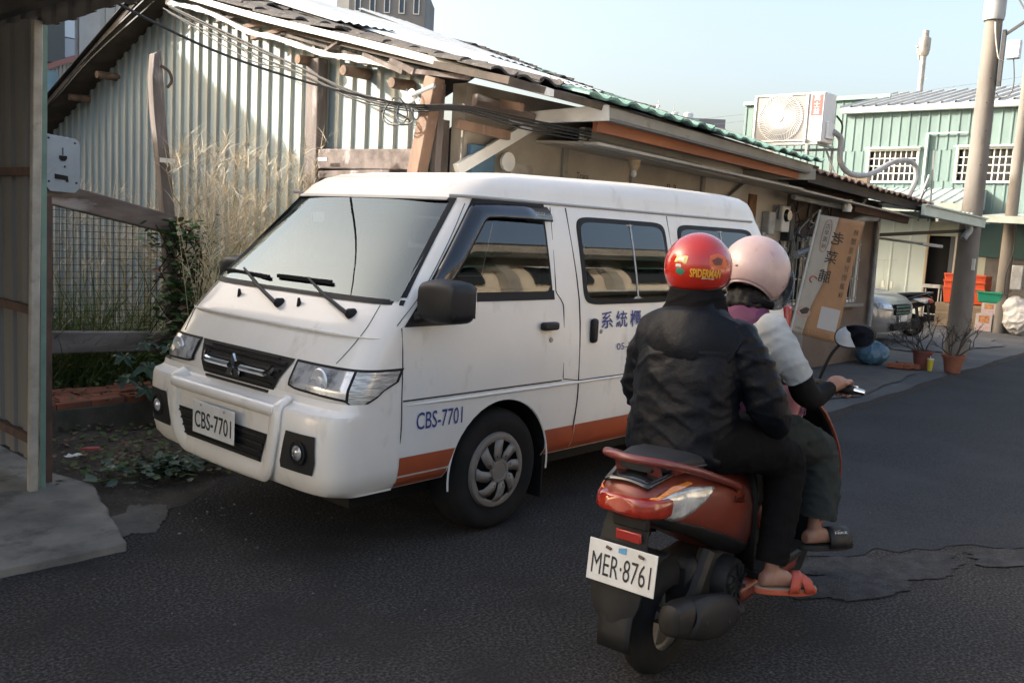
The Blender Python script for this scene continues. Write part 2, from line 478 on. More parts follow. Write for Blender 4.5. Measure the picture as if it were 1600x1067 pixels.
# ---------------------------------------------------------------- timber fence frame in the lot
fn = thing('timber_fence', 'weathered timber frame with wire netting in the overgrown lot', 'fence', (3.55, 6.95, 0))
b = MB()
pp = spline([(3.66, 6.95, .02), (3.62, 6.95, .9), (3.56, 6.95, 1.7), (3.49, 6.95, 2.3), (3.465, 6.95, 2.70)], 3)
rings = []
for i, p in enumerate(pp):
    w = .074 + .012 * noise.noise(Vector((0, 0, p.z * 3)))
    rings.append([p + Vector((sx * w * .62 * (1 if i < len(pp) - 1 else .55), sy * .045, rnd.uniform(0, .1) if i == len(pp) - 1 else 0)) for sx, sy in ((-1, -1), (.2, -1.05), (1, -1), (1, 1), (-1, 1))])
b.loft(rings).build('post', old_wood, fn, bevel=.008)
MB().beam((2.3, 6.92, 1.72), (3.62, 6.92, 1.445), .10, .175, w2=.09, h2=.15).build('top_rail', old_wood_h, fn, bevel=.012)
MB().beam((2.2, 6.93, .575), (4.0, 6.93, .50), .08, .17, h2=.15).build('bottom_rail', mat('pale_weathered_rail', (.27, .25, .23), .9, c2=(.13, .115, .10), ns=3., stretch=(.35, 1.5, 1.5), bump=.6, bs=40.), fn, bevel=.012)
b = MB()
x = 2.32
while x < 3.56:
    b.beam((x, 7.0, .60), (x, 7.0, 1.68 - (x - 2.3) * .2), .0035, .0035); x += .05
z = .62
while z < 1.66:
    x1 = min(3.56, 2.3 + (1.70 - z) / .2)
    b.beam((2.3, 7.0, z), (x1, 7.0, z), .0035, .0035); z += .05
o = b.build('wire_netting', mat('dark_wire', (.05, .05, .05), .6, m=.4), fn); o['kind'] = 'stuff'
# curled rusty strap on the post top
MB().tube(spline([(3.47, 6.87, 2.66), (3.53, 6.85, 2.62), (3.55, 6.85, 2.55), (3.52, 6.86, 2.50)], 5), .012, 6).build('strap', rust_steel, fn)
MB().box(3.475, 3.60, 6.872, 6.88, 1.93, 1.965).build('paper_label', white_paint, fn)

# pale blue backing plate hung on the rail
mp = thing('meter_plate', 'pale blue metal mounting plate with cut-outs beside the carport post', 'metal plate', (2.72, 6.8, 1.6))
blue_grey = mat('blue_grey_paint', (.30, .36, .41), .6, c2=(.25, .30, .35), ns=4., c3=(.16, .13, .11), ns3=16., ramp3=(.66, .74))
def pl(x, z): return (2.36 + x, z)
out = [(2.59, 1.70), (2.63, 1.65), (2.80, 1.645), (2.84, 1.69), (2.835, 2.0), (2.81, 2.03), (2.59, 2.05)]
MB().prism(out, lambda x, z: (x, 6.80, z), lambda x, z: (x, 6.815, z)).build('plate', blue_grey, mp, bevel=.004)
for poly in ([(2.69, 1.905), (2.745, 1.905), (2.745, 1.885), (2.73, 1.868), (2.705, 1.868), (2.69, 1.885)], [(2.66, 1.775), (2.75, 1.765), (2.755, 1.725), (2.74, 1.72), (2.735, 1.735), (2.66, 1.74)], [(2.713, 1.96), (2.719, 1.96), (2.719, 1.91), (2.713, 1.91)]):
    MB().prism(poly, lambda x, z: (x, 6.796, z), lambda x, z: (x, 6.799, z)).build('cut_out', dark_gap, mp)
for x, z in ((2.62, 2.02), (2.80, 2.0), (2.62, 1.72), (2.81, 1.72), (2.73, 1.83)):
    MB().lathe([(0, 0), (.008, 0), (.006, -.006), (0, -.007)], 8, (x, 6.797, z), 'y').build('bolt', rust_steel, mp)
# ---------------------------------------------------------------- terrace house A (sheet metal gable end, tiled eave)
def ridgeA(x): return interp(x, [4.3, 6, 7, 8, 8.8, 9.4], [3.74, 3.93, 3.97, 3.95, 3.98, 3.88])
def eaveA(x): return 2.53 - .032 * (x - 5.6)
def roofA(x, y):
    if y <= 9.0: 
        t = (y - 4.2) / 4.8
        return eaveA(x) + (ridgeA(x) - eaveA(x)) * t - .05 * math.sin(PI * min(1, max(0, t)))
    return ridgeA(x) - (y - 9.0) * .40

ha = thing('terrace_house', 'run-down terrace house with pale ribbed sheet metal gable and green tiled eave', 'house', (7.0, 7.0, 0))
def gtop(y): return roofA(4.75, y) - .07
y = 5.12; k = 0
while y < 12.5:
    w = min(.875, 12.5 - y)
    b = ribs(MB(), (4.75 - .004 * (k % 2), y, 0), (0, 1, 0), (-1, 0, 0), (0, 0, 1), w + .02, lambda s, y=y: gtop(y + s), pitch=.175, depth=.026, bot=.05, flat=.70)
    o = b.build('wall_sheet', pale_sheet, ha, solid=.0015)
    o.data.materials.append(cream_sheet)
    for p in o.data.polygons:
        if p.center.x + 7.0 < 4.75 - .004 * (k % 2) - .008: p.material_index = 1  # rib faces take the cream tone, flats the pale one
    y += .875; k += 1
MB().box(4.78, 4.86, 5.1, 12.5, 0, 2.35).build('gable_backing', old_wood, ha)
r_ = random.Random(4)
b = MB()
for i in range(60):
    yy = 5.2 + .175 * r_.randint(0, 24) + .06; zz = r_.choice((.9, 1.5, 2.05, 2.3, 2.62))
    if zz < gtop(yy) - .1: b.lathe([(.009, 0), (.007, -.006), (0, -.008)], 6, (4.745, yy, zz), 'x')
b.build('sheet_screws', black_steel, ha)['kind'] = 'stuff'

# roof deck, verge, tiles
def deck(u, v, x0, x1, y0, y1, dz): 
    x = x0 + (x1 - x0) * u; yy = y0 + (y1 - y0) * v
    return (x, yy, roofA(x, yy) + dz)
b = MB().grid(lambda u, v: deck(u, v, 4.52, 9.4, 4.2, 9.0, -.03), 16, 16)
b.build('roof_deck', mat('roof_boards', (.10, .078, .062), .9, c2=(.055, .045, .038), ns=4.), ha, solid=.05)
b = MB().grid(lambda u, v: deck(u, v, 4.40, 9.4, 9.0, 12.75, -.03), 10, 10)
b.build('roof_deck', MATS['roof_boards'], ha, solid=.05)
b = MB().grid(lambda u, v: deck(u, v, 4.36, 9.4, 8.98, 12.85, .03), 10, 10)
b.build('back_roof_sheet', dark_sheet, ha, solid=.006)
tp = spline([(4.42, 9.02, 3.76), (4.44, 7.2, 3.27), (4.48, 5.77, 2.925), (4.56, 4.9, 2.71), (4.93, 4.19, 2.52)], 6)
rings = []
for p in tp: rings.append([p + Vector(d) for d in ((-.03, 0, -.028), (.05, 0, -.028), (.05, 0, .022), (-.03, 0, .028))])
MB().loft(rings).build('verge_trim', white_paint, ha, bevel=.004)
# lower, crumpled second verge strip
tp = spline([(4.56, 8.9, 3.60), (4.53, 8.1, 3.42), (4.56, 7.4, 3.17), (4.50, 6.9, 3.06), (4.56, 6.3, 2.89), (4.55, 5.9, 2.82), (4.62, 5.4, 2.72)], 6)
rings = []
for i, p in enumerate(tp):
    h = .022 + .016 * noise.noise(Vector((i * .7, 0, 0)))
    rings.append([p + Vector((d[0] + .02 * noise.noise(Vector((i * .5, 5, 0))), 0, d[1])) for d in ((-.02, -h), (.05, -h), (.05, h), (-.02, h))])
MB().loft(rings).build('crumpled_trim', white_paint, ha, bevel=.004)

# one S-shaped pan tile; copies share the mesh
def tile_mesh(w, l, t=.016, h=.032):
    b = MB(); n = 8; top = []; 
    V = []; F = []
    for s_, zo in ((0, 0), (1, 0)):
        for k in range(n + 1):
            u = k / n
            zz = h * math.sin(u * 2 * PI) * .6 + (h * .5 if u > .9 else 0)
            V.append((-w / 2 + w * u, -l / 2 if s_ == 0 else l / 2, zz + (.012 if s_ == 0 else 0)))
    for k in range(n): F.append((k, k + 1, n + 1 + k + 1, n + 1 + k))
    b.add(V, F)
    V2 = [(x, y_, z - t) for x, y_, z in V]
    b.add(V2, F)
    b.add([V[k] for k in range(n + 1)] + [V2[k] for k in range(n + 1)], [(k, k + 1, n + 1 + k + 1, n + 1 + k) for k in range(n)])
    b.add([V[0], V[n + 1], V2[n + 1], V2[0]], [(0, 1, 2, 3)])
    b.add([V[n], V[2 * n + 1], V2[2 * n + 1], V2[n]], [(0, 1, 2, 3)])
    return b
sl = math.atan2(1.3, 4.8)
dt = tile_mesh(.265, .34).build('roof_tile', dark_tile, ha, smooth=True, proto=True)
dt.location = Vector((4.62, 4.5, roofA(4.62, 4.5) + .03)) - ORG[ha.name]; dt.rotation_euler = (sl, 0, 0)
r_ = random.Random(8)
for j in range(16):
    for i in range(4):
        if i == 0 and j == 0: continue
        if r_.random() < .1 or (j < 5 and i > 2): continue
        x = 4.63 + .25 * i + r_.uniform(-.02, .02); yy = 4.5 + .29 * j
        inst(dt, ha, (x, yy, roofA(x, yy) + .032 + r_.uniform(0, .03)), (sl + r_.uniform(-.05, .09), r_.uniform(-.05, .05), r_.uniform(-.09, .09)))
gt = tile_mesh(.26, .36, h=.026).build('eave_tile', green_tile, ha, smooth=True, proto=True)
gt.location = Vector((5.40, 4.28, roofA(5.40, 4.28) + .04)) - ORG[ha.name]; gt.rotation_euler = (sl, 0, 0)
nn = 0
for j in range(16):
    for i in range(17):
        if (i, j) == (0, 0): continue
        x = 5.40 + .252 * i + r_.uniform(-.012, .012); yy = 4.28 + .30 * j
        if x > 9.4: continue
        src = gt if (j == 0 or (j == 1 and r_.random() < .55) or r_.random() < .2) else dt
        if j > 0 and r_.random() < .06: continue
        if j > 3 and i < 8: continue
        inst(src, ha, (x, yy, roofA(x, yy) + .038 + r_.uniform(0, .016)), (sl + r_.uniform(-.03, .07), r_.uniform(-.03, .03), r_.uniform(-.05, .05)))
# pale sheets laid over the worn tiles
pale_roof = mat('pale_roof_sheet', (.62, .66, .66), .45, c2=(.50, .54, .54), ns=2., c3=(.33, .30, .27), ns3=6., ramp3=(.64, .76))
for (x0, x1, y0_, y1_, dz) in ((5.55, 6.5, 5.0, 9.0, .07), (6.52, 7.45, 5.6, 9.05, .08), (5.2, 5.9, 7.0, 9.0, .095), (7.0, 7.8, 6.8, 9.0, .10)):
    b = MB(); n = 14
    def fr(u, v, x0=x0, x1=x1, y0_=y0_, y1_=y1_, dz=dz): 
        x = x0 + (x1 - x0) * u; yy = y0_ + (y1_ - y0_) * v
        return (x, yy, roofA(x, yy) + dz + (.018 if int(u * n * 1.001) % 2 else 0))
    b.grid(fr, n, 4).build('roof_sheet', pale_roof, ha, solid=.003)
# broken timber, battens and loose boards hanging under the verge
r_ = random.Random(21)
for i in range(11):
    yy = 5.0 + .30 * i + r_.uniform(-.08, .08); zz = roofA(4.6, yy) - .055 - r_.uniform(0, .05)
    L_ = r_.uniform(.25, .6); a = r_.uniform(-.35, .2)
    d = Vector((r_.uniform(-.12, .12), math.cos(a) * L_, math.sin(a) * L_ + .22 * L_)) / 2
    c = Vector((4.60 + r_.uniform(-.05, .03), yy, zz))
    MB().beam(c - d, c + d, r_.uniform(.03, .07), r_.uniform(.015, .05)).build('loose_board', r_.choice((old_wood, brown_wood, old_wood_h)), ha)
for yy, zz in ((5.41, 2.60), (5.93, 2.72), (6.58, 2.86), (10.35, 3.0), (11.06, 2.80)):
    MB().tube([(4.50 + r_.uniform(-.04, .04), yy, zz), (4.74, yy, zz + .005)], [.040, .044], 10).build('purlin_end', log_wood, ha, smooth=True)
# gable timbers
MB().beam((4.66, 6.50, 0), (4.66, 6.52, 2.88), .17, .10, up=(1, 0, 0)).build('gable_post', old_wood, ha, bevel=.01)
MB().beam((4.665, 6.42, 2.06), (4.665, 5.18, 2.04), .09, .16).build('gable_rail', old_wood_h, ha, bevel=.01)
MB().beam((4.66, 6.42, 1.93), (4.66, 5.5, 1.94), .07, .06).build('gable_rail', old_wood_h, ha, bevel=.006)
MB().beam((4.60, 5.17, 1.86), (4.60, 5.00, 2.62), .12, .10, up=(1, 0, 0)).build('corner_post', brown_wood, ha, bevel=.008)
MB().beam((4.72, 5.10, 1.2), (4.72, 5.07, 2.6), .05, .06, up=(1, 0, 0)).build('corner_stud', old_wood, ha)
MB().box(4.55, 4.562, 6.20, 6.32, 2.035, 2.06).build('paper_label', white_paint, ha)
# timbers in the dark eave corner
for a, c_, w, h, m_ in (((4.75, 4.74, 2.47), (5.35, 4.70, 2.40), .06, .09, old_wood_h), ((4.7, 4.86, 2.30), (5.2, 4.80, 2.27), .05, .07, brown_wood), ((5.0, 4.5, 2.44), (5.0, 4.95, 2.52), .05, .06, brown_wood)):
    MB().beam(a, c_, w, h).build('eave_timber', m_, ha, bevel=.006)
MB().box(4.88, 9.30, 4.98, 5.02, 2.05, 2.52).build('eave_backing', dark_gap, ha)
# front wall
MB().box(4.86, 9.30, 4.93, 5.08, 0, 2.62).build('front_wall', plaster, ha)
MB().box(8.30, 9.30, 4.905, 4.928, 0, 2.30).build('wall_facing', mat('pale_facing', (.50, .46, .40), .85, c2=(.40, .36, .30), ns=1.2, c3=(.26, .22, .18), ns3=3., ramp3=(.62, .8)), ha)
MB().box(4.88, 5.14, 4.87, 4.928, .2, 2.18).build('blue_panel', mat('blue_paint', (.06, .13, .19), .6, c2=(.045, .09, .13), ns=3.), ha, bevel=.01)
MB().box(5.35, 5.62, 4.90, 4.928, 1.4, 2.08).build('notice_board', mat('faded_board', (.46, .43, .37), .8, c2=(.30, .25, .2), ns=5.), ha)
MB().lathe([(0, -.02), (.075, -.02), (.07, .01), (0, .03)], 16, (5.28, 4.88, 2.08), 'y').build('meter_dial', white_paint, ha, smooth=True)
for x in (6.0, 7.0, 8.25):
    MB().box(x, x + .06, 4.90, 4.928, 0, 2.28).build('pilaster', concrete_beam, ha)
# soffit and eave boards, back to front
MB().add([(5.66, 4.30, 2.25), (9.30, 4.30, 2.16), (9.30, 4.93, 2.20), (5.66, 4.93, 2.28)], [(0, 1, 2, 3)]).build('soffit', mat('soffit_paint', (.44, .40, .34), .85, c2=(.34, .30, .25), ns=1.2), ha, solid=.02)
MB().beam((5.66, 4.46, 2.31), (8.2, 4.46, 2.225), .05, .13).build('eave_beam', concrete_beam, ha)
MB().beam((5.7, 4.425, 2.29), (7.4, 4.425, 2.235), .02, .03).build('eave_strip', mat('grey_strip', (.12, .12, .11), .7), ha)
MB().beam((5.64, 4.32, 2.395), (9.1, 4.30, 2.305), .045, .115).build('fascia_board', orange_wood, ha)
MB().beam((5.60, 4.21, 2.475), (9.25, 4.21, 2.365), .03, .075).build('eave_edge', concrete_beam, ha)
MB().beam((5.60, 4.235, 2.43), (9.2, 4.235, 2.325), .06, .02).build('eave_drip', mat('zinc_drip', (.18, .18, .17), .6, m=.3), ha)
# eave brackets
for x0, x1, z0, dz in ((5.60, 5.33, 2.465, 0), (9.26, 8.70, 2.31, 0)):
    mb = white_paint if x0 < 7 else mat('dull_white_paint', (.46, .44, .39), .6, c2=(.36, .34, .3), ns=3.)
    MB().beam((x0, 4.17, z0), (x1, 4.92, z0 - .05), .05, .115, h2=.08).build('bracket_arm', mb, ha, bevel=.006)
    MB().beam((x0 - .10, 4.86, z0 - .09), (x0 - .86, 4.88, z0 - .49), .05, .085).build('bracket_strut', mb, ha, bevel=.004)
    MB().lathe([(0, 0), (.02, 0), (.016, .02), (0, .025)], 8, (x0 - .02, 4.55, z0 - .07), 'z').build('bracket_bolt', rust_steel, ha)
# porch lamp
MB().lathe([(.0, 2.245), (.085, 2.245), (.085, 2.225), (.055, 2.215), (.05, 2.17), (.03, 2.13), (.0, 2.125)], 20, (6.62, 4.62, 0)).build('lamp_shade', mat('amber_lamp', (.42, .26, .12), .4, c2=(.5, .42, .3), ns=10.), ha, smooth=True)
MB().ell((6.62, 4.62, 2.105), .028, .028, .035).build('bulb', mat('bulb_glass', (.6, .6, .58), .15), ha, smooth=True)
dark_ink = mat('dark_ink', (.03, .03, .03), .7)
text_part('Trans', .17, .055, lambda u, v: (6.30 + u, 4.926, 2.055 + v), 'wall_writing', dark_ink, ha)
text_part('n a', .17, .055, lambda u, v: (7.72 + u, 4.926, 2.06 + v), 'wall_writing', dark_ink, ha)

# ---------------------------------------------------------------- overhead cables
def cable(pts, r, label, n=10, name='cable'):
    o = MB().tube(spline(pts, n), r, 5).build(name, black_rubber, smooth=True)
    return tag(o, label, 'cable', 'overhead cables along the gable')
cable([(2.02, 4.85, 2.66), (2.83, 5.0, 2.50), (3.6, 5.03, 2.415), (4.3, 5.05, 2.40), (4.62, 4.98, 2.42)], .008, 'single black cable slanting from the carport roof to the house corner')
r_ = random.Random(9)
for i, (o1, o2) in enumerate(((0, 0), (.03, -.02), (-.03, -.045), (.015, -.07))):
    cable([(4.50 + o1, 8.8, 3.56 + o2), (4.44 + o1, 8.3, 3.40 + o2 * 1.2), (4.43, 7.2, 3.03 + o2 * (1 + .3 * i)), (4.44, 6.5, 2.79 + o2 + .02 * (i % 2)), (4.46, 5.75, 2.54 + o2 * .8), (4.50, 5.15, 2.42 + o2 * .6), (4.62, 4.75, 2.41 + o2 * .5), (5.0, 4.5, 2.36 + o2), (5.7, 4.4, 2.34 + o2)], .009 - .001 * i, ['thickest black cable of the bundle sagging across the gable', 'second black cable of the bundle, just below the thickest', 'third cable of the bundle sagging under the crumpled trim', 'lowest black cable of the bundle across the gable'][i])
for i in range(2):
    cable([(4.46 - .05 * i, 8.95, 3.60 + .05 * i), (4.40, 10.2, 3.16 + .07 * i), (4.42, 11.2, 2.80 + .06 * i), (4.45, 12.3, 2.45 + .03 * i)], .013, ['upper thick cable following the left roof slope', 'lower thick cable following the left roof slope'][1 - i])
co = thing('cable_coil', 'tangled loops of slack cable with white insulator at the house corner', 'cable coil', (4.45, 5.2, 2.35))
for i, (cy, cz, ry, rz_) in enumerate(((5.24, 2.37, .13, .10), (5.17, 2.36, .09, .085), (5.30, 2.335, .16, .06), (5.12, 2.42, .06, .11))):
    MB().tube([(4.44 + .02 * i + .02 * math.sin(a * 2 + i), cy + ry * math.cos(a), cz + rz_ * math.sin(a + .4 * i)) for a in [2 * PI * k / 22 for k in range(24)]], .006, 5).build('cable_loop', mat('grey_cable', (.10, .11, .13), .5) if i % 2 else black_rubber, co, smooth=True)
MB().lathe([(0, 0), (.035, 0), (.05, .012), (.035, .03), (.022, .035), (.03, .05), (0, .055)], 14, (4.42, 5.06, 2.47), 'x').build('insulator', mat('porcelain', (.68, .68, .66), .3), co, smooth=True)
MB().tube([(4.42, 5.04, 2.47), (4.45, 4.84, 2.53)], .016, 8).build('insulator_arm', mat('pale_grey_tube', (.45, .47, .47), .5), co)
for s_ in (0, 1):
    MB().beam((4.44, 5.44 - .3 * s_, 2.46 - .01 * s_), (4.44, 5.28 - .3 * s_, 2.445 - .01 * s_), .012, .012).build('clamp', galv, co)

# ---------------------------------------------------------------- terrace house B (brown roof, meters, barred window)
hb = thing('terrace_house', 'low terrace house with thin brown tiled roof, electricity meters and barred window', 'house', (11.2, 7.0, 0))
def roofB(x, y):
    e = 2.33 - .036 * (x - 9.3)
    if y < 9: return e + (y - 4.3) * .19
    return e + 4.7 * .19 - (y - 9) * .35
MB().grid(lambda u, v: (9.32 + 3.9 * u, 4.3 + 4.7 * v, roofB(9.32 + 3.9 * u, 4.3 + 4.7 * v)), 6, 6).build('roof_deck', dark_sheet, hb, solid=.05)
MB().grid(lambda u, v: (9.32 + 3.9 * u, 9 + 3.5 * v, roofB(9.32 + 3.9 * u, 9 + 3.5 * v)), 6, 6).build('roof_deck', dark_sheet, hb, solid=.05)
brown_tile = mat('brown_tile', (.19, .125, .10), .8, c2=(.12, .085, .07), ns=6., c3=(.33, .28, .25), ns3=9., ramp3=(.56, .7))
bt = tile_mesh(.20, .32, h=.03).build('roof_tile', brown_tile, hb, smooth=True, proto=True)
bt.location = Vector((9.42, 4.36, roofB(9.42, 4.36) + .045)) - ORG[hb.name]; bt.rotation_euler = (.19, 0, 0)
r_ = random.Random(12)
for j in range(3):
    for i in range(20):
        if (i, j) == (0, 0): continue
        x = 9.42 + .192 * i; yy = 4.36 + .27 * j
        inst(bt, hb, (x, yy, roofB(x, yy) + .045 + r_.uniform(0, .008)), (.19 + r_.uniform(-.02, .04), 0, r_.uniform(-.04, .04)))
MB().beam((9.35, 4.30, 2.27), (13.0, 4.30, 2.145), .03, .06).build('fascia_board', mat('dark_brown_board', (.055, .04, .033), .75, c2=(.035, .027, .024), ns=3.), hb)
MB().beam((11.2, 4.52, 2.07), (13.1, 4.52, 2.0), .06, .10).build('eave_beam', mat('rust_brown_board', (.11, .06, .045), .8, c2=(.07, .042, .034), ns=3.), hb)
MB().add([(9.3, 4.35, 2.16), (13.1, 4.35, 2.03), (13.1, 4.93, 2.08), (9.3, 4.93, 2.21)], [(0, 1, 2, 3)]).build('soffit', MATS['soffit_paint'], hb, solid=.02)
MB().box(9.30, 10.25, 4.93, 5.08, 0, 2.3).build('front_wall', MATS['pale_facing'], hb)
MB().box(12.55, 13.12, 4.93, 5.08, 0, 2.25).build('front_wall', mat('brown_wall', (.17, .13, .10), .85, c2=(.12, .09, .072), ns=2.), hb)
MB().box(10.25, 12.55, 4.93, 5.08, 0, .84).build('front_wall', MATS['brown_wall'], hb)
MB().box(10.25, 12.55, 4.93, 5.08, 1.68, 2.27).build('front_wall', MATS['brown_wall'], hb)
MB().box(13.0, 13.12, 5.08, 12.3, 0, 2.6).build('end_wall', plaster, hb)
MB().tube([(13.09, 4.88, 0), (13.03, 4.88, 2.2)], .035, 10).build('corner_pipe', mat('grey_pvc', (.30, .31, .31), .5, c2=(.2, .2, .2), ns=5.), hb, smooth=True)
MB().box(10.25, 12.55, 5.0, 5.03, .84, 1.68).build('window_glass', mat('dark_glass', (.012, .014, .016), .08), hb)
for z in (.855, 1.665): MB().beam((10.25, 4.94, z), (12.55, 4.94, z), .04, .035).build('window_frame', white_paint, hb)
for x in (10.27, 10.95, 11.4, 11.85, 12.53): MB().beam((x, 4.94, .86), (x, 4.94, 1.66), .04, .035, up=(1, 0, 0)).build('window_frame', white_paint, hb)
br = MB().beam((10.34, 4.885, .84), (10.34, 4.885, 1.69), .013, .013, up=(1, 0, 0)).build('window_bar', mat('bar_paint', (.42, .40, .36), .55), hb)
for i in range(1, 22): inst(br, hb, ORG[hb.name] + Vector((i * .102, 0, 0)))
for z in (.90, 1.16, 1.42, 1.63): MB().beam((10.28, 4.90, z), (12.55, 4.90, z), .012, .016).build('window_bar_rail', MATS['bar_paint'], hb)
MB().box(10.2, 12.6, 4.80, 4.93, .79, .835).build('window_sill', concrete_beam, hb)
MB().box(10.35, 10.95, 4.89, 4.928, .12, .60).build('vent_grille_panel', mat('grey_vent', (.20, .19, .18), .7), hb)
# meters, boxes and pipes
grey_box = mat('meter_grey', (.33, .34, .34), .45, c2=(.22, .22, .22), ns=6.)
for x, z, w, h, d_, m_ in ((9.72, 1.80, .16, .26, .10, grey_box), (9.98, 1.86, .20, .30, .14, mat('meter_white', (.52, .51, .48), .4)), (10.2, 1.78, .12, .34, .12, black_steel), (9.60, 1.62, .10, .16, .08, grey_box), (9.75, 1.42, .42, .24, .10, concrete_beam), (10.12, 1.45, .14, .18, .09, grey_box), (9.33, 1.85, .17, .5, .05, mat('rusty_bundle', (.22, .11, .05), .9, c2=(.12, .06, .035), ns=10.))):
    MB().box(x - w / 2, x + w / 2, 4.93 - d_, 4.928, z - h / 2, z + h / 2).build('meter_box', m_, hb, bevel=.012)
MB().lathe([(0, -.04), (.06, -.04), (.075, 0), (0, 0)], 16, (9.98, 4.79, 1.9), 'y').build('meter_dial', mat('dark_glass', (0, 0, 0)), hb, smooth=True)
r_ = random.Random(14)
for i in range(14):
    x = r_.uniform(9.6, 11.0); z = r_.uniform(1.6, 2.0)
    MB().tube(spline([(x, 4.86, z), (x + r_.uniform(-.15, .2), 4.82, z + r_.uniform(-.25, .15)), (x + r_.uniform(.0, .5), 4.84, z + r_.uniform(-.1, .2)), (x + r_.uniform(.2, .7), 4.88, 2.08)], 5), r_.choice((.006, .009, .012)), 5).build('wiring', r_.choice((black_rubber, MATS['grey_cable'], galv)), hb, smooth=True)
pvc = MATS['grey_pvc']
MB().tube(spline([(9.7, 4.6, 2.10), (10.6, 4.58, 2.07), (11.2, 4.55, 2.06), (11.42, 4.52, 2.10), (11.5, 4.50, 2.2)], 6), .03, 8).build('pipe', pvc, hb, smooth=True)
MB().tube(spline([(10.15, 4.72, 1.46), (10.6, 4.70, 1.56), (11.0, 4.66, 1.72), (11.6, 4.60, 1.93), (12.1, 4.56, 1.98)], 6), .045, 8).build('pipe', pvc, hb, smooth=True)
MB().lathe([(.0, 0), (.05, 0), (.06, .05), (.04, .10), (.055, .14), (0, .15)], 12, (10.85, 4.45, 2.0)).build('bracket_scroll', white_paint, hb, smooth=True)

# ---------------------------------------------------------------- air conditioner on the roof
ac = thing('air_conditioner', 'white outdoor air conditioner unit with round fan grille on the roof', 'air conditioner', (11.2, 5.4, 2.82))
acw = mat('white_enamel', (.74, .74, .73), .55, c2=(.72, .72, .71), ns=3.)
MB().box(11.02, 11.36, 4.92, 5.86, 2.85, 3.46).build('casing', acw, ac, bevel=.015)
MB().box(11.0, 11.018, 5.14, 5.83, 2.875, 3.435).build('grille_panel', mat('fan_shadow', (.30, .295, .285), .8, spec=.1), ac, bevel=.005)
cyc, czc = 5.485, 3.155
b = MB()
for k in range(64):
    a = 2 * PI * k / 64; pts = []
    for t in range(7):
        rr = .045 + t * .044 * 1.0; aa = a + t * .085
        yy = cyc + rr * math.cos(aa); zz = czc + rr * math.sin(aa)
        pts.append((10.985 - .012 * math.sin(PI * t / 6), min(5.82, max(5.15, yy)), min(3.43, max(2.88, zz))))
    b.tube(pts, .0045, 4)
for rr in (.05, .13, .21, .29): b.tube([(10.985, cyc + rr * math.cos(a), czc + rr * math.sin(a)) for a in [2 * PI * k / 40 for k in range(41)]], .004, 4)
b.build('fan_grille', acw, ac)['kind'] = 'stuff'
MB().lathe([(0, -.02), (.045, -.018), (.05, 0), (0, 0)], 20, (10.985, cyc, czc), 'x').build('fan_hub', acw, ac, smooth=True)
for (ya, yb, za, zb) in ((5.12, 5.15, 2.87, 3.44), (5.82, 5.85, 2.87, 3.44), (5.12, 5.85, 2.86, 2.88), (5.12, 5.85, 3.43, 3.45)):
    MB().box(10.985, 11.017, ya, yb, za, zb).build('grille_frame', acw, ac, bevel=.004)
MB().box(11.008, 11.018, 4.93, 5.115, 2.86, 3.45).build('side_panel', acw, ac, bevel=.004)
MB().box(11.003, 11.007, 4.945, 5.085, 3.17, 3.425).build('label_panel', mat('label_red', (.34, .075, .07), .5), ac)
lw = mat('label_white', (.8, .8, .78), .5)
for i, ch in enumerate('萬士益'):
    text_part(ch, .075, .068, lambda u, v, i=i: (11.0005, 5.015 - u, 3.385 - i * .08 + v), 'label_character', lw, ac)
MB().lathe([(0, 0), (.016, 0), (.016, -.002)], 12, (11.004, 5.0, 3.10), 'x').build('badge', mat('badge_grey', (.55, .53, .5), .4), ac)
MB().box(11.1, 11.3, 4.885, 4.918, 2.9, 3.1).build('valve_cover', acw, ac, bevel=.006)
sd = thing('unit_stand', 'galvanised steel stand carrying the air conditioner above the tiles', 'stand', (11.2, 5.4, 2.45))
for y in (5.0, 5.8): MB().beam((10.7, y, 2.835), (11.55, y, 2.835), .03, .03).build('stand_rail', galv, sd)
for x in (10.75, 11.5): MB().beam((x, 4.85, 2.805), (x, 5.95, 2.805), .03, .03).build('stand_rail', galv, sd)
for x, y in ((10.75, 4.98), (11.5, 4.98), (10.75, 5.82), (11.5, 5.82)): MB().beam((x, y, roofB(x, y) + .02), (x + .0, y, 2.80), .028, .028, up=(1, 0, 0)).build('stand_leg', galv, sd)
MB().beam((11.45, 4.9, 2.5), (11.45, 5.05, 2.82), .02, .02).build('stand_brace', galv, sd)
pp_ = thing('insulated_pipe', 'grey lagged pipe looping from the air conditioner over the roof', 'pipe', (11.6, 4.9, 2.6))
MB().tube(spline([(11.25, 4.88, 3.0), (11.4, 4.84, 2.92), (11.45, 4.84, 2.65), (11.7, 4.8, 2.52), (12.2, 4.75, 2.55), (12.7, 4.65, 2.75), (12.95, 4.55, 2.80), (13.1, 4.48, 2.74), (13.12, 4.46, 2.55), (13.05, 4.5, 2.33)], 6), .036, 8).build('lagging', mat('lagging', (.42, .42, .41), .6, c2=(.3, .3, .3), ns=6.), pp_, smooth=True)
MB().tube(spline([(11.3, 4.88, 3.2), (11.4, 4.84, 3.1), (11.42, 4.85, 2.95)], 5), .012, 6).build('cable', black_rubber, pp_)

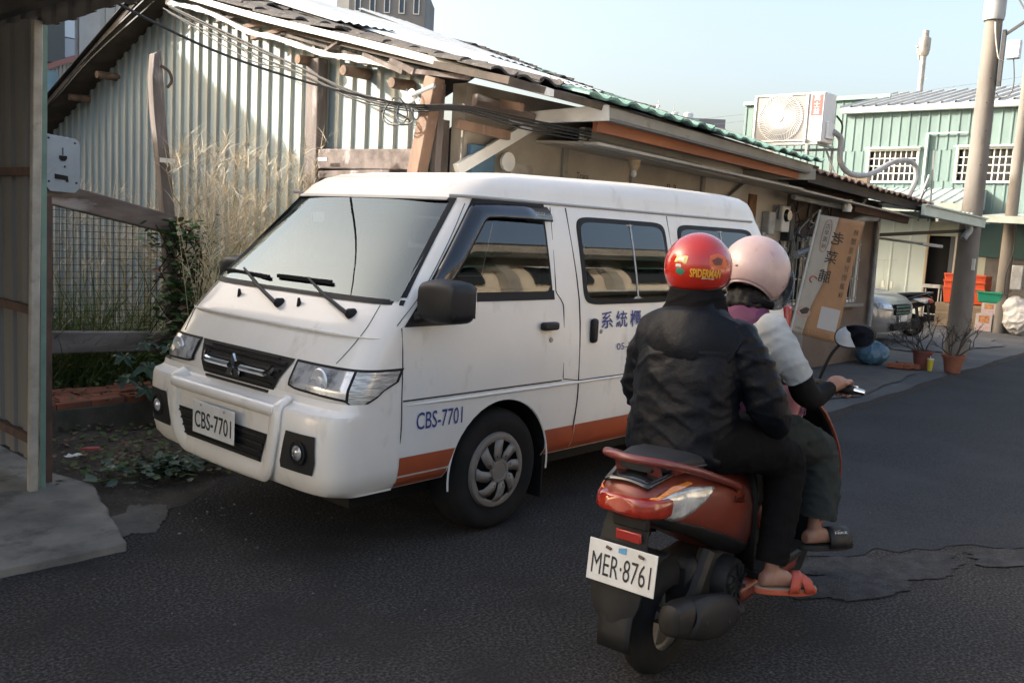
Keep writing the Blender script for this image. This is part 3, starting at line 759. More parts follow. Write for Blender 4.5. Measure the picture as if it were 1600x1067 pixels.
# ---------------------------------------------------------------- canopy over the parked car
cn = thing('canopy', 'pale green metal canopy with gutter edge beside the concrete pole', 'canopy', (14, 4.6, 0))
pg = mat('pale_green_paint', (.50, .58, .53), .5, c2=(.42, .49, .45), ns=2., c3=(.3, .28, .25), ns3=7., ramp3=(.66, .78))
ribs(MB(), (12.75, 4.12, 2.17), (1, 0, 0), (0, 0, 1), (0, 1, .06), 2.35, 3.4, pitch=.2, depth=.02).build('roof_sheet', pg, cn, solid=.003)
MB().beam((12.45, 4.10, 2.12), (15.12, 4.07, 2.06), .05, .145).build('gutter', pg, cn, bevel=.008)
MB().beam((12.45, 4.08, 2.185), (15.12, 4.05, 2.125), .07, .02).build('gutter_lip', pg, cn)
MB().beam((13.08, 5.3, 1.74), (14.7, 4.15, 1.93), .05, .05).build('support_bar', black_steel, cn)
MB().tube([(12.95, 5.35, 1.78), (14.2, 4.35, 1.67)], .018, 8).build('conduit', pvc, cn)
MB().tube([(13.95, 4.55, 1.69), (14.2, 4.35, 1.67)], .024, 8).build('conduit_end', mat('white_pvc', (.6, .6, .58), .5), cn)
MB().tube(spline([(14.62, 4.14, 2.02), (14.62, 4.12, 1.93), (14.55, 4.14, 1.87), (14.50, 4.16, 1.80)], 5), .05, 10).build('downpipe', pvc, cn, smooth=True)
MB().beam((15.05, 7.3, 0), (15.05, 7.3, 2.3), .06, .06, up=(1, 0, 0)).build('post', galv, cn)
MB().beam((12.9, 4.35, 2.1), (13.15, 4.30, 2.62), .02, .02).build('stay', galv, cn)
MB().beam((13.35, 4.30, 2.15), (13.18, 4.28, 2.95), .022, .022).build('stay', galv, cn)
MB().beam((12.9, 4.35, 2.14), (13.2, 4.30, 2.5), .012, .012).build('stay', black_steel, cn)
# ---------------------------------------------------------------- buildings behind
tb = thing('apartment_block', 'tall ribbed metal clad building rising behind the gable at top left', 'building', (8, 22, 0))
ribs(MB(), (5.8, 19.5, 0), (1, 0, 0), (0, -1, 0), (0, 0, 1), 2.3, 10.6, pitch=.075, depth=.014).build('front_cladding', mat('brown_grey_cladding', (.36, .34, .31), .6, c2=(.30, .28, .26), ns=1.5), tb)
MB().box(5.8, 9.0, 19.52, 27, 0, 10.58).build('wall', grey_sheet, tb)
MB().box(8.1, 8.52, 19.44, 19.50, 0, 10.6).build('corner_flashing', mat('pale_flashing', (.44, .42, .39), .6, c2=(.37, .35, .33), ns=2.), tb)
ribs(MB(), (8.52, 19.5, 0), (1, 0, 0), (0, -1, 0), (0, 0, 1), 1.5, 10.6, pitch=.21, depth=.025).build('side_cladding', mat('warm_cladding', (.42, .40, .36), .6, c2=(.34, .32, .29), ns=1.5), tb)
MB().box(9.0, 10.02, 19.52, 27, 0, 10.58).build('wall', grey_sheet, tb)
w_ = MB().box(7.45, 7.80, 19.40, 19.49, 4.36, 5.5).build('window', mat('window_dark', (.03, .035, .04), .15), tb)
MB().box(7.80, 8.0, 19.42, 19.49, 4.9, 5.5).build('window_panel', mat('bluish_panel', (.55, .60, .66), .4), tb)
MB().box(7.80, 8.0, 19.43, 19.49, 4.5, 4.88).build('window_panel', mat('grey_panel', (.34, .37, .42), .5), tb)
MB().beam((7.3, 19.40, 4.18), (8.0, 19.40, 4.52), .1, .10).build('ledge', mat('red_ledge', (.30, .13, .11), .7), tb)
MB().box(7.3, 7.66, 19.42, 19.49, 2.5, 4.2).build('blue_panel', mat('faded_blue', (.22, .33, .38), .7, c2=(.16, .24, .28), ns=2.), tb)
# unseen house-shaped block, added to cast the diagonal shade on the gable
lh = thing('shade_house', 'unseen added house block, its sloping roof shaped to shade the gable', 'house', (-2.5, 12, 0))
MB().add([(-6, 10.2, 0), (1.0, 10.2, 0), (1.0, 14.4, 0), (-6, 14.4, 0), (-6, 10.2, 3.70), (1.0, 10.2, 3.70), (1.0, 14.4, 5.72), (-6, 14.4, 5.72)], [(0, 3, 2, 1), (4, 5, 6, 7), (0, 1, 5, 4), (1, 2, 6, 5), (2, 3, 7, 6), (3, 0, 4, 7)]).build('walls', plaster, lh)
MB().box(-6, 1.0, 14.42, 20, 0, 5.9).build('shade_wing', plaster, lh)  # lengthens the added block so its shade reaches further across the gable

tw = thing('shade_tower', 'unseen added tower far left, placed to shade the pole and yard', 'building', (-9.5, 39, 0))  # unseen tower added to keep the pole, car and apron in shade
MB().box(-15, -4.2, 36, 42, 0, 18.4).build('walls', plaster, tw)
for fl in range(5):
    for k in range(4): MB().box(-14 + k * 2.6, -12.6 + k * 2.6, 35.95, 35.99, 2 + fl * 3.2, 3.5 + fl * 3.2).build('window', MATS['window_dark'], tw)
# grey office block far behind
gb = thing('office_block', 'distant grey block with a row of narrow white framed windows above the roof', 'building', (53, 66, 0))
gw = mat('grey_render', (.22, .215, .21), .85, c2=(.18, .175, .17), ns=.4)
A = Vector((51.2, 67.2, 0)); Bv = Vector((55.62, 62.2, 0)); eu = (Bv - A).normalized(); en = Vector((-eu.y, eu.x, 0))
if en.dot(Vector((1, 1, 0))) < 0: en = -en
b = MB(); q = [A, Bv, Bv + en * 8, A + en * 8]
b.add([Vector((p.x, p.y, 0)) for p in q] + [Vector((p.x, p.y, 21.9)) for p in q], [(0, 1, 2, 3), (4, 5, 6, 7), (0, 1, 5, 4), (1, 2, 6, 5), (2, 3, 7, 6), (3, 0, 4, 7)]).build('wall', gw, gb)
b = MB(); q = [A - eu * 1.2 + en * .6, A + en * .6, A + en * 6, A - eu * 1.2 + en * 6]
b.add([Vector((p.x, p.y, 0)) for p in q] + [Vector((p.x, p.y, 21.5)) for p in q], [(0, 1, 2, 3), (4, 5, 6, 7), (0, 1, 5, 4), (1, 2, 6, 5), (2, 3, 7, 6), (3, 0, 4, 7)]).build('left_face_block', mat('pale_left_face', (.55, .55, .53), .85), gb)  # paler block standing in as the left face of the building
Wd = (Bv - A).length
b = MB(); q = [A - en * .06, Bv - en * .06, Bv + en * 8, A + en * 8]
b.add([Vector((p.x, p.y, 21.9)) for p in q] + [Vector((p.x, p.y, 22.3)) for p in q], [(0, 1, 2, 3), (4, 5, 6, 7), (0, 1, 5, 4), (1, 2, 6, 5), (2, 3, 7, 6), (3, 0, 4, 7)]).build('parapet', gw, gb)
for fl in range(5):
    for i in range(5):
        s_ = .78 + i * 1.29; zc = 20.55 - .19 * i * .0 - fl * 3.2
        c = A + eu * s_ - en * .03
        b = MB()
        for (da, db, za, zb) in ((-.27, .27, -.68, -.60), (-.27, .27, .60, .68), (-.27, -.19, -.60, .60), (.19, .27, -.60, .60)):
            p0 = c + eu * da; p1 = c + eu * db
            b.add([p0 + Vector((0, 0, zc + za)), p1 + Vector((0, 0, zc + za)), p1 + Vector((0, 0, zc + zb)), p0 + Vector((0, 0, zc + zb))] + [x + Vector((0, 0, 0)) for x in (p0 - en * .05 + Vector((0, 0, zc + za)), p1 - en * .05 + Vector((0, 0, zc + za)), p1 - en * .05 + Vector((0, 0, zc + zb)), p0 - en * .05 + Vector((0, 0, zc + zb)))], [(0, 1, 2, 3), (7, 6, 5, 4), (0, 4, 5, 1), (1, 5, 6, 2), (2, 6, 7, 3), (3, 7, 4, 0)])
        wf = b.build('window', white_paint, gb)
        p0 = c - eu * .19; p1 = c + eu * .19
        MB().add([p0 + Vector((0, 0, zc - .6)), p1 + Vector((0, 0, zc - .6)), p1 + Vector((0, 0, zc + .6)), p0 + Vector((0, 0, zc + .6))], [(0, 1, 2, 3)]).build('pane', mat('blue_glass', (.05, .07, .10), .1), wf)
# far roof-top block with tanks
fb = thing('rooftop_block', 'far flat roofed block with water tanks above the green tiles', 'building', (89, 54, 0))
A = Vector((87.0, 56.4, 0)); Bv = Vector((89.2, 54.0, 0)); Cv = Vector((91.0, 51.8, 0))
d_ = Vector((.74, .66, 0)) * 12
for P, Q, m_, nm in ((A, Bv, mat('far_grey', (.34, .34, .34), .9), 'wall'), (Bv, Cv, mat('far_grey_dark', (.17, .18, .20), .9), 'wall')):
    b = MB(); q = [P, Q, Q + d_, P + d_]
    b.add([Vector((p.x, p.y, 0)) for p in q] + [Vector((p.x, p.y, 14.9)) for p in q], [(0, 1, 2, 3), (4, 5, 6, 7), (0, 1, 5, 4), (1, 2, 6, 5), (2, 3, 7, 6), (3, 0, 4, 7)]).build(nm, m_, fb)
for i, (t, r_) in enumerate(((.25, .45), (.75, .55))):
    c = A + (Bv - A) * (t * .9) + d_ * .1
    MB().lathe([(0, 14.9), (r_, 14.9), (r_, 15.45), (r_ * .6, 15.6), (0, 15.62)], 14, (c.x, c.y, 0)).build('water_tank', mat('tank_steel', (.6, .6, .6), .4, m=.5), fb, smooth=True)
for P, h in ((Vector((86.2, 57.3, 0)), 16.8), (Vector((87.35, 56.0, 0)), 16.5)):
    MB().tube([(P.x + .6, P.y + .6, 10), (P.x + .6, P.y + .6, h)], .035, 5).build('antenna', galv, fb)
MB().box(86.2 + .4, 86.2 + .8, 57.8, 58.0, 15.9, 16.2).build('antenna_head', white_paint, fb)

# ---------------------------------------------------------------- green warehouse across the yard
gh = thing('green_warehouse', 'mint green ribbed metal warehouse with barred windows and pale gutter', 'warehouse', (24, 7, 0))
mint = mat('mint_sheet', (.155, .225, .213), .55, c2=(.12, .18, .172), ns=1.5, stretch=(1, 1, .25), spec=.3)
mint2 = mat('deep_mint_sheet', (.07, .17, .155), .5, c2=(.055, .14, .13), ns=1.5)
pale_wall = mat('pale_green_sheet', (.50, .58, .55), .55, c2=(.44, .51, .48), ns=1.2, stretch=(1, 1, .3))
yw0, yw1 = 2.2, 9.42
ops = [(7.63, 8.74, 3.23, 3.93), (5.60, 6.72, 3.24, 3.94)]
def strip(y0_, y1_, z0, z1, m_=None):
    ribs(MB(), (22.4, y0_, 0), (0, 1, 0), (-1, 0, 0), (0, 0, 1), y1_ - y0_, z1, pitch=.22, depth=.022, bot=z0, flat=.8).build('wall_sheet', m_ or mint, gh)
strip(yw0, yw1, 3.94, 4.86); strip(yw0, yw1, 2.3, 3.235)
strip(8.74, yw1, 3.235, 3.94); strip(6.72, 7.63, 3.235, 3.94); strip(yw0, 5.60, 3.235, 3.94)
wbar = mat('white_bar', (.72, .71, .66), .5)
for (a, b_, c, d) in ops:
    w = thing_w = MB().box(22.50, 22.52, a, b_, c, d).build('window', mat('window_dark', (0, 0, 0)), gh)
    for (ya, yb, za, zb) in ((a - .05, b_ + .05, c - .05, c), (a - .05, b_ + .05, d, d + .05), (a - .05, a, c, d), (b_, b_ + .05, c, d)):
        MB().box(22.33, 22.42, ya, yb, za, zb).build('window_frame', wbar, w)
    MB().box(22.46, 22.49, (a + b_) / 2 - .03, (a + b_) / 2 + .03, c, d).build('mullion', mat('brown_frame', (.12, .07, .05), .6), w)
    n = 9
    for i in range(1, n): MB().box(22.35, 22.365, a + (b_ - a) * i / n - .011, a + (b_ - a) * i / n + .011, c, d).build('window_bar', wbar, w)
    for i in range(1, 4): MB().box(22.366, 22.38, a, b_, c + (d - c) * i / 4 - .011, c + (d - c) * i / 4 + .011).build('window_bar', wbar, w)
    MB().add([(22.38, a - .08, d + .09), (22.38, b_ + .08, d + .09), (22.2, b_ + .08, d + .05), (22.2, a - .08, d + .05)], [(0, 1, 2, 3)]).build('window_hood', wbar, w, solid=.02)
# lower storey: pale wall with door opening
ribs(MB(), (22.38, 7.18, 0), (0, 1, 0), (-1, 0, 0), (0, 0, 1), 5.2, 2.36, pitch=.42, depth=.012, bot=0, flat=.9).build('lower_wall', pale_wall, gh)
ribs(MB(), (22.38, 5.9, 0), (0, 1, 0), (-1, 0, 0), (0, 0, 1), .62, 2.36, pitch=.30, depth=.012, bot=0, flat=.9).build('lower_wall', mat('cream_green_sheet', (.40, .43, .34), .6, c2=(.34, .36, .28), ns=2.), gh)
MB().box(22.40, 22.42, 6.52, 7.18, 1.98, 2.34).build('lower_wall', MATS['cream_green_sheet'], gh)
MB().box(22.6, 22.62, 6.4, 7.3, 0, 2.1).build('door_opening', dark_gap, gh)
MB().beam((22.36, 6.54, 0), (22.36, 6.54, 2.0), .06, .05, up=(1, 0, 0)).build('door_jamb', mat('jamb_cream', (.46, .42, .33), .6), gh)
MB().beam((22.36, 7.17, 0), (22.36, 7.17, 2.0), .05, .05, up=(1, 0, 0)).build('door_jamb', mat('jamb_tan', (.36, .28, .18), .6), gh)
MB().box(22.43, 22.46, 6.56, 6.70, 0, 2.0).build('door', mat('dark_blue_door', (.05, .06, .075), .5), gh)
MB().box(22.38, 22.55, 4.2, 5.9, 0, 2.36).build('lower_wall', mat('grey_brick_wall', (.14, .13, .125), .9, c2=(.10, .095, .09), ns=3.), gh)
for y in (4.3, 4.9, 5.5):
    MB().box(22.33, 22.37, y, y + .55, 1.55, 2.28).build('window_pane', mat('dark_teal_pane', (.03, .08, .075), .3), gh)
MB().box(22.75, 30, 2.2, 9.4, 0, 4.86).build('wall_core', mint2, gh)
MB().beam((22.28, 2.1, 4.90), (22.28, 9.52, 4.90), .14, .13).build('gutter', mat('pale_gutter', (.62, .62, .58), .5, c2=(.52, .52, .49), ns=2.), gh, bevel=.02)
def rf(b, y0_, y1_): 
    return ribs(b, (22.25, y0_, 4.97), (0, 1, 0), (-.2, 0, 1), (1, 0, .24), y1_ - y0_, 3.7, pitch=.30, depth=.05, flat=.8)
rf(MB(), 2.1, 9.55).build('roof_sheet', mat('grey_roof_sheet', (.44, .44, .42), .5, c2=(.36, .36, .34), ns=1.5), gh)
ribs(MB(), (24.6, 9.4, 0), (0, 1, 0), (-1, 0, 0), (0, 0, 1), 4.0, 5.55, pitch=.22, depth=.022, bot=0, flat=.8).build('rear_wall_sheet', mint, gh)
MB().beam((24.55, 9.2, 5.58), (24.55, 13.4, 5.58), .12, .10).build('rear_cap', mat('deep_green_cap', (.22, .40, .34), .5), gh)
ribs(MB(), (22.4, 9.42, 0), (1, 0, 0), (0, 1, 0), (0, 0, 1), 2.2, 4.86, pitch=.22, depth=.022, bot=0, flat=.8).build('return_wall_sheet', mint, gh)
# lean-to roof
ribs(MB(), (20.95, 6.06, 2.66), (0, 1, 0), (-.26, 0, 1), (1, 0, .27), 6.0, 1.46, pitch=.25, depth=.03, flat=.8).build('lean_to_roof', pale_wall, gh)
MB().add([(20.95, 6.06, 2.64), (22.4, 6.06, 3.03), (22.4, 6.06, 2.60), (20.95, 6.06, 2.38)], [(0, 1, 2, 3)]).build('lean_to_cheek', pale_wall, gh, solid=.02)
MB().beam((20.95, 6.05, 2.56), (20.95, 12.0, 2.56), .05, .20).build('lean_to_fascia', pale_wall, gh)
MB().beam((21.0, 6.6, 2.3), (22.3, 6.6, 2.3), .06, .08).build('lean_to_bracket', galv, gh)
MB().beam((22.33, 7.42, 3.05), (22.33, 7.42, 4.3), .05, .10, up=(1, 0, 0)).build('drain_pipe', mat('pale_pipe', (.48, .56, .52), .5), gh)
MB().beam((22.3, 7.42, 4.31), (22.3, 6.55, 4.31), .03, .03).build('cable_tray', galv, gh)
# side canopy on the right
MB().add([(20.2, 2.5, 2.30), (20.2, 5.65, 2.36), (22.3, 5.65, 2.52), (22.3, 2.5, 2.46)], [(0, 1, 2, 3)]).build('side_canopy', mat('white_canopy', (.62, .64, .63), .5, c2=(.52, .54, .53), ns=2.), gh, solid=.02)
MB().beam((20.2, 2.5, 2.27), (20.2, 5.66, 2.33), .05, .14).build('side_canopy_gutter', pg, gh)

ch = thing('chimney_flue', 'tall metal flue with wider head above the warehouse roof', 'flue', (26, 8.98, 5.6))
MB().tube([(26, 8.98, 5.5), (26, 8.98, 6.9)], .075, 12).build('pipe', mat('flue_steel', (.36, .34, .32), .45, m=.4, c2=(.24, .22, .20), ns=4.), ch, smooth=True)
MB().lathe([(.075, 6.80), (.12, 6.86), (.15, 7.0), (.15, 7.28), (.085, 7.32), (.085, 7.48), (0, 7.48)], 16, (26, 8.98, 0)).build('head', MATS['flue_steel'], ch, smooth=True)
MB().lathe([(0, 0), (.06, .01), (.06, .05), (0, .06)], 12, (25.98, 9.15, 7.05)).build('cowl', galv, ch, smooth=True)
MB().tube([(25.98, 9.14, 7.05), (25.99, 9.08, 6.72)], [.05, .02], 8).build('side_pipe', MATS['flue_steel'], ch)
for z in (6.2, 6.5): MB().beam((26, 8.9, z), (26, 8.82, z + .03), .01, .01).build('hook', galv, ch)

# ---------------------------------------------------------------- poles and power lines
pole_c = mat('pole_concrete', (.205, .185, .163), .9, c2=(.15, .135, .12), ns=3., stretch=(1, 1, .3), c3=(.12, .108, .095), ns3=6., ramp3=(.62, .78), bump=.3, bs=50.)
up_ = thing('utility_pole', 'round tapered concrete utility pole at the edge of the road', 'utility pole', (14.92, 4.2, 0))
MB().lathe([(.172, -.05), (.162, 1), (.138, 3), (.118, 5), (.10, 7.6), (0, 7.6)], 28, (14.92, 4.2, 0)).build('shaft', pole_c, up_, smooth=True)
MB().box(14.70, 14.74, 4.02, 4.06, 1.35, 1.52).build('number_plate', white_paint, up_)
for i, (a, z) in enumerate(((3.7, 4.15), (3.9, 4.45), (3.6, 3.8), (3.8, 3.4), (3.7, 2.9))):
    MB().lathe([(.016, 0), (0, .01)], 6, (14.92 + .155 * math.cos(a), 4.2 + .155 * math.sin(a), z)).build('step_hole', dark_gap, up_)
MB().beam((14.9, 4.03, 4.05), (14.9, 4.03, 4.85), .05, .06, up=(1, 0, 0)).build('bracket', black_steel, up_)
MB().beam((14.9, 4.02, 4.78), (14.9, 3.72, 4.98), .035, .035).build('bracket_arm', black_steel, up_)
MB().beam((14.9, 3.72, 4.98), (14.95, 4.1, 5.6), .02, .02).build('bracket_stay', black_steel, up_)
MB().box(14.8, 14.92, 3.78, 3.96, 4.42, 4.68).build('terminal_box', mat('terminal_grey', (.52, .53, .54), .4), up_, bevel=.012)
MB().tube(spline([(14.86, 3.86, 4.42), (14.86, 3.82, 4.1), (14.86, 3.85, 3.92), (14.88, 3.98, 3.88), (14.9, 4.05, 3.95)], 5), .008, 5).build('drop_cable', black_rubber, up_)
MB().tube(spline([(14.78, 4.14, 4.95), (14.76, 4.1, 4.7), (14.80, 4.05, 4.45), (14.86, 4.0, 4.40)], 5), .010, 5).build('conduit', mat('beige_cable', (.45, .42, .36), .5), up_)
b = MB()
b.lathe([(.0, 5.0), (.138, 5.0), (.15, 5.06), (.15, 5.5), (0, 5.5)], 16, (14.9, 4.2, 0)).build('pole_sleeve', mat('sleeve_pale', (.34, .36, .375), .6), up_, smooth=True)
p2_ = thing('utility_pole', 'thinner concrete pole in front of the warehouse wall at right edge', 'utility pole', (21.0, 5.17, 0))
MB().lathe([(.13, -.05), (.12, 2), (.105, 4.3), (.10, 6), (0, 6)], 20, (21.05, 5.16, 0)).build('shaft', pole_c, p2_, smooth=True)
MB().box(20.82, 20.98, 4.76, 4.98, .92, 1.42).build('switch_box', grey_box, p2_, bevel=.02)
MB().tube(spline([(20.9, 5.02, 2.2), (20.88, 5.0, 1.7), (20.86, 5.08, 1.2), (20.88, 5.06, .8), (20.9, 4.95, .9)], 6), .012, 5).build('cable', black_rubber, p2_)
for i, dz in enumerate((0, -.33)):
    o = MB().tube(spline([(33, 31.9, 5.9 + dz), (38.95, 25.5, 7.25 + dz), (41.73, 22.5, 7.91 + dz), (44.3, 19.74, 8.53 + dz), (47.5, 16.3, 9.48 + dz), (50.94, 12.67, 10.48 + dz), (56, 7.3, 12.0 + dz)], 8), .007, 4).build('power_line', mat('pale_line', (.25, .26, .28), .6))
    tag(o, ['upper thin power line crossing the sky behind the warehouse', 'lower thin power line crossing the sky behind the warehouse'][i], 'power line', 'power lines behind the warehouse')

# ---------------------------------------------------------------- low terrace across the street (seen mirrored in the van windows)
op = thing('opposite_terrace', 'terrace of low houses across the street, seen only mirrored in glass', 'house', (16, -7.5, 0))
MB().box(2, 40, -10, -7.0, 0, 6.1).build('wall', mat('cream_wall', (.66, .58, .47), .85, c2=(.55, .48, .38), ns=.6), op)
MB().add([(1.5, -6.2, 6.0), (41, -6.2, 6.0), (41, -10, 7.5), (1.5, -10, 7.5)], [(0, 1, 2, 3)]).build('roof', dark_sheet, op, solid=.1)
MB().box(1.5, 41, -6.5, -6.2, 5.66, 5.95).build('fascia', concrete_beam, op)
for i in range(9):
    MB().box(4.2 + i * 3.9, 6.4 + i * 3.9, -6.99, -6.92, 4.3, 5.4).build('window', MATS['window_dark'], op)
    MB().add([(4.0 + i * 3.9, -6.95, 5.5), (6.6 + i * 3.9, -6.95, 5.5), (6.6 + i * 3.9, -6.3, 5.15), (4.0 + i * 3.9, -6.3, 5.15)], [(0, 1, 2, 3)]).build('window_awning', pale_roof if i % 2 else mint2, op, solid=.03)
    MB().box(6.9 + i * 3.9, 7.3 + i * 3.9, -6.98, -6.7, 0, 5.6).build('pilaster', concrete_beam, op)
    MB().box(4 + i * 3.9, 6.2 + i * 3.9, -6.99, -6.9, 1.0 if i % 2 else 0.1, 2.5).build('window' if i % 2 else 'shutter', MATS['window_dark'] if i % 3 else grey_sheet, op)
MB().add([(3, -7, 4.0), (30, -7, 4.0), (30, -5.2, 3.6), (3, -5.2, 3.6)], [(0, 1, 2, 3)]).build('awning', pale_roof, op, solid=.03)
# ---------------------------------------------------------------- white van
van = thing('van', 'white delivery van with orange lower stripe parked facing left', 'van', (3.41, 3.924, 0), PI, local=True)
vpaint = mat('van_white_paint', (.80, .765, .71), .38, c2=(.74, .70, .64), ns=1.3, c3=(.47, .42, .35), ns3=6., ramp3=(.58, .84), coat=.35, coatr=.10, stretch=(1, 1, .45), bump=.05, bs=2.5, bdist=.02)
vorange = mat('van_orange_paint', (.40, .085, .03), .4, c2=(.31, .07, .03), ns=2.5, c3=(.22, .09, .05), ns3=7., ramp3=(.64, .8), coat=.2, coatr=.2)
vrub = mat('van_rubber', (.013, .013, .014), .6, spec=.25)
vplast = mat('van_black_plastic', (.014, .0145, .016), .5, c2=(.021, .021, .022), ns=5., spec=.3)
vsmoke = mat('van_smoked_plastic', (.012, .014, .02), .18, coat=.5)
vglass = glass('van_tinted_glass', (.16, .17, .18), 1.62)
vwind = glass('van_windscreen_glass', (.70, .78, .78), 1.85, .012, (.80, .94, 1.0))
vseam = mat('van_seam', (.03, .028, .026), .8)
chrome = mat('chrome', (.72, .73, .74), .10, m=1.)
ZS = [.34, .38, .45, .6, .77, .82, .905, 1.0, 1.043, 1.193, 1.35, 1.5, 1.69, 1.71, 1.76, 1.80, 1.83, 1.85, 1.865, 1.872]
XF = [.98, 1.0, 1.01, 1.01, 1.02, 1.015, .972, .912, .885, .750, .605, .468, .292, .275, .22, .15, .06, -.06, -.3, -.8]
WS = [.79, .825, .84, .845, .845, .845, .843, .838, .835, .82, .79, .755, .705, .697, .69, .675, .645, .58, .42, .2]
XR = [-3.25, -3.28, -3.3, -3.3, -3.3, -3.3, -3.29, -3.28, -3.27, -3.23, -3.17, -3.08, -2.97, -2.95, -2.9, -2.85, -2.78, -2.68, -2.5, -2.0]
def vw(z): return interp(z, ZS, WS)
def vxf(z): return interp(z, ZS, XF)
def vxr(z): return interp(z, ZS, XR)
def pw(a, e): return math.copysign(abs(a) ** e, a)
def vfront(y, z):
    a = min(.9999, abs(y) / vw(z))
    return vxf(z) - .32 + .32 * (1 - a ** 5) ** .2
def vphi(phi, z, off=0.):
    w = vw(z) + off; xs = vxf(z) - .32
    return Vector((xs + (.32 + off) * pw(math.cos(phi), .4), w * pw(math.sin(phi), .4), z))
def vside(x, z):
    xs = vxf(z) - .32
    w = vw(z)
    if x > xs:
        t = min(1, (x - xs) / .32)
        return w * (1 - t ** 5) ** .2
    return w
def lift(x, z): return z + (.045 * min(1, max(0, (-.1 - x) / 1.6)) * min(1, max(0, (z - 1.71) / .1)) if z > 1.71 else 0)
# body shell
rings = []
zz = []
for i in range(len(ZS) - 1):
    n = max(1, int((ZS[i + 1] - ZS[i]) / .05))
    zz += [ZS[i] + (ZS[i + 1] - ZS[i]) * k / n for k in range(n)]
zz.append(ZS[-1])
def smooth_z(f, z): return (f(z - .012) + 2 * f(z) + f(z + .012)) / 4
for z in zz:
    w = smooth_z(vw, z); xf = smooth_z(vxf, z); xr = smooth_z(vxr, z); xs = xf - .32
    half = []
    for k in range(15):
        ph = PI / 2 * (k / 14) ** .8
        half.append((xs + .32 * pw(math.cos(ph), .4), w * pw(math.sin(ph), .4)))
    for k in range(1, 20): half.append((xs + (xr + .25 - xs) * k / 20, w))
    for k in range(9):
        ph = PI / 2 * k / 8
        half.append((xr + .25 - .25 * pw(math.sin(ph), .5), w * pw(math.cos(ph), .35)))
    ring = [Vector((x, y, lift(x, z))) for x, y in half] + [Vector((x, -y, lift(x, z))) for x, y in reversed(half[1:-1])]
    rings.append(ring)
body = MB().loft(rings).build('body', vpaint, van, smooth=True, ang=30)
cabin_m = mat('van_cabin_lining', (.055, .056, .058), .85, spec=.2)
cuts = []
c_ = MB()
for cx in (0, -2.235):
    for s_ in (1, -1):
        c_.lathe([(.001, .40 * s_), (.372, .40 * s_), (.372, .95 * s_), (.001, .95 * s_)], 40, (cx, 0, .325), 'y')
cuts.append((c_, vrub))
c_ = MB(); rings = []
for z in (.80, .95, 1.1, 1.2, 1.35, 1.5, 1.62, 1.67):
    w = vw(z) - .05; xf = vxf(z) - .08; xr = vxr(z) + .10
    rings.append([Vector(p + (z,)) for p in ((xf, -w * .55), (xf, w * .55), (xf - .06, w * .90), (xf - .2, w), (xr + .1, w), (xr, w * .9), (xr, -w * .9), (xr + .1, -w), (xf - .2, -w), (xf - .06, -w * .90))])
c_.loft(rings); cuts.append((c_, cabin_m))
def wl_(z): return .792 - (z - 1.185) * .27
c_ = MB().prism([(-wl_(1.206) + .022, 1.206), (wl_(1.206) - .022, 1.206), (wl_(1.684) - .022, 1.684), (-wl_(1.684) + .022, 1.684)], lambda y, z: (.0, y, z), lambda y, z: (1.2, y, z))
cuts.append((c_, vrub))
for s_ in (1, -1):
    for poly in ([(.50, 1.255), (.155, 1.655), (-.345, 1.655), (-.345, 1.255)], [(-.685, 1.205), (-.685, 1.62), (-1.515, 1.62), (-1.515, 1.205)], [(-1.74, 1.205), (-1.74, 1.62), (-2.68, 1.62), (-2.68, 1.205)]):
        cuts.append((MB().prism(poly, lambda x, z, s_=s_: (x, s_ * .5, z), lambda x, z, s_=s_: (x, s_ * 1.0, z)), vrub))
tmp = []
for c_, mm_ in cuts:
    cm = c_.mesh('cutter'); cm.materials.append(mm_)
    co_ = bpy.data.objects.new('cutter', cm); COL.objects.link(co_); co_.location = van.location; co_.rotation_euler = van.rotation_euler
    md = body.modifiers.new('cut', 'BOOLEAN'); md.object = co_; md.operation = 'DIFFERENCE'; md.solver = 'EXACT'; md.material_mode = 'TRANSFER'
    tmp.append(co_)
bpy.context.view_layer.update()
nm = bpy.data.meshes.new_from_object(body.evaluated_get(bpy.context.evaluated_depsgraph_get()))
body.modifiers.clear(); body.data = nm; nm.name = 'body'
for co_ in tmp: bpy.data.objects.remove(co_)
# cabin: seats, dashboard, steering wheel
seat_m = mat('van_seat_fabric', (.11, .115, .12), .9, c2=(.085, .09, .095), ns=8., spec=.15)
for (sx, sy, wd) in ((-.42, .40, .50), (-.42, -.40, .50), (-1.35, 0, 1.25), (-2.2, 0, 1.25)):
    rings = []
    for z, dx, th, k in ((.82, 0, .16, 1), (1.0, -.03, .16, 1), (1.25, -.08, .13, .96), (1.38, -.11, .11, .80), (1.41, -.115, .08, .6)):
        rings.append([Vector((sx + dx + th / 2 * pw(math.cos(a), .6), sy + wd / 2 * k * pw(math.sin(a), .4), z)) for a in [2 * PI * j / 20 for j in range(20)]])
    st_ = MB().loft(rings).build('seat', seat_m, van, smooth=True)
    for hy in ((0,) if wd < .6 else (-.35, .35)):
        rings = [[Vector((sx - .125 + .05 * k * pw(math.cos(a), .6), sy + hy + .13 * k * pw(math.sin(a), .5), z)) for a in [2 * PI * j / 16 for j in range(16)]] for z, k in ((1.44, .8), (1.47, 1), (1.56, 1), (1.60, .75))]
        MB().loft(rings).build('headrest', seat_m, st_, smooth=True)
MB().box(.30, .58, -.68, .68, .86, 1.15).build('dashboard', mat('van_dash', (.05, .05, .052), .7, spec=.2), van, bevel=.05)
MB().tube([(.16 - .06 * math.sin(a), .40 + .19 * math.cos(a), 1.16 + .175 * math.sin(a)) for a in [2 * PI * k / 28 for k in range(29)]], .014, 8).build('steering_wheel', vrub, van, smooth=True)
MB().tube([(.16, .40, 1.16), (.36, .40, 1.02)], .03, 8).build('steering_column', vrub, van)
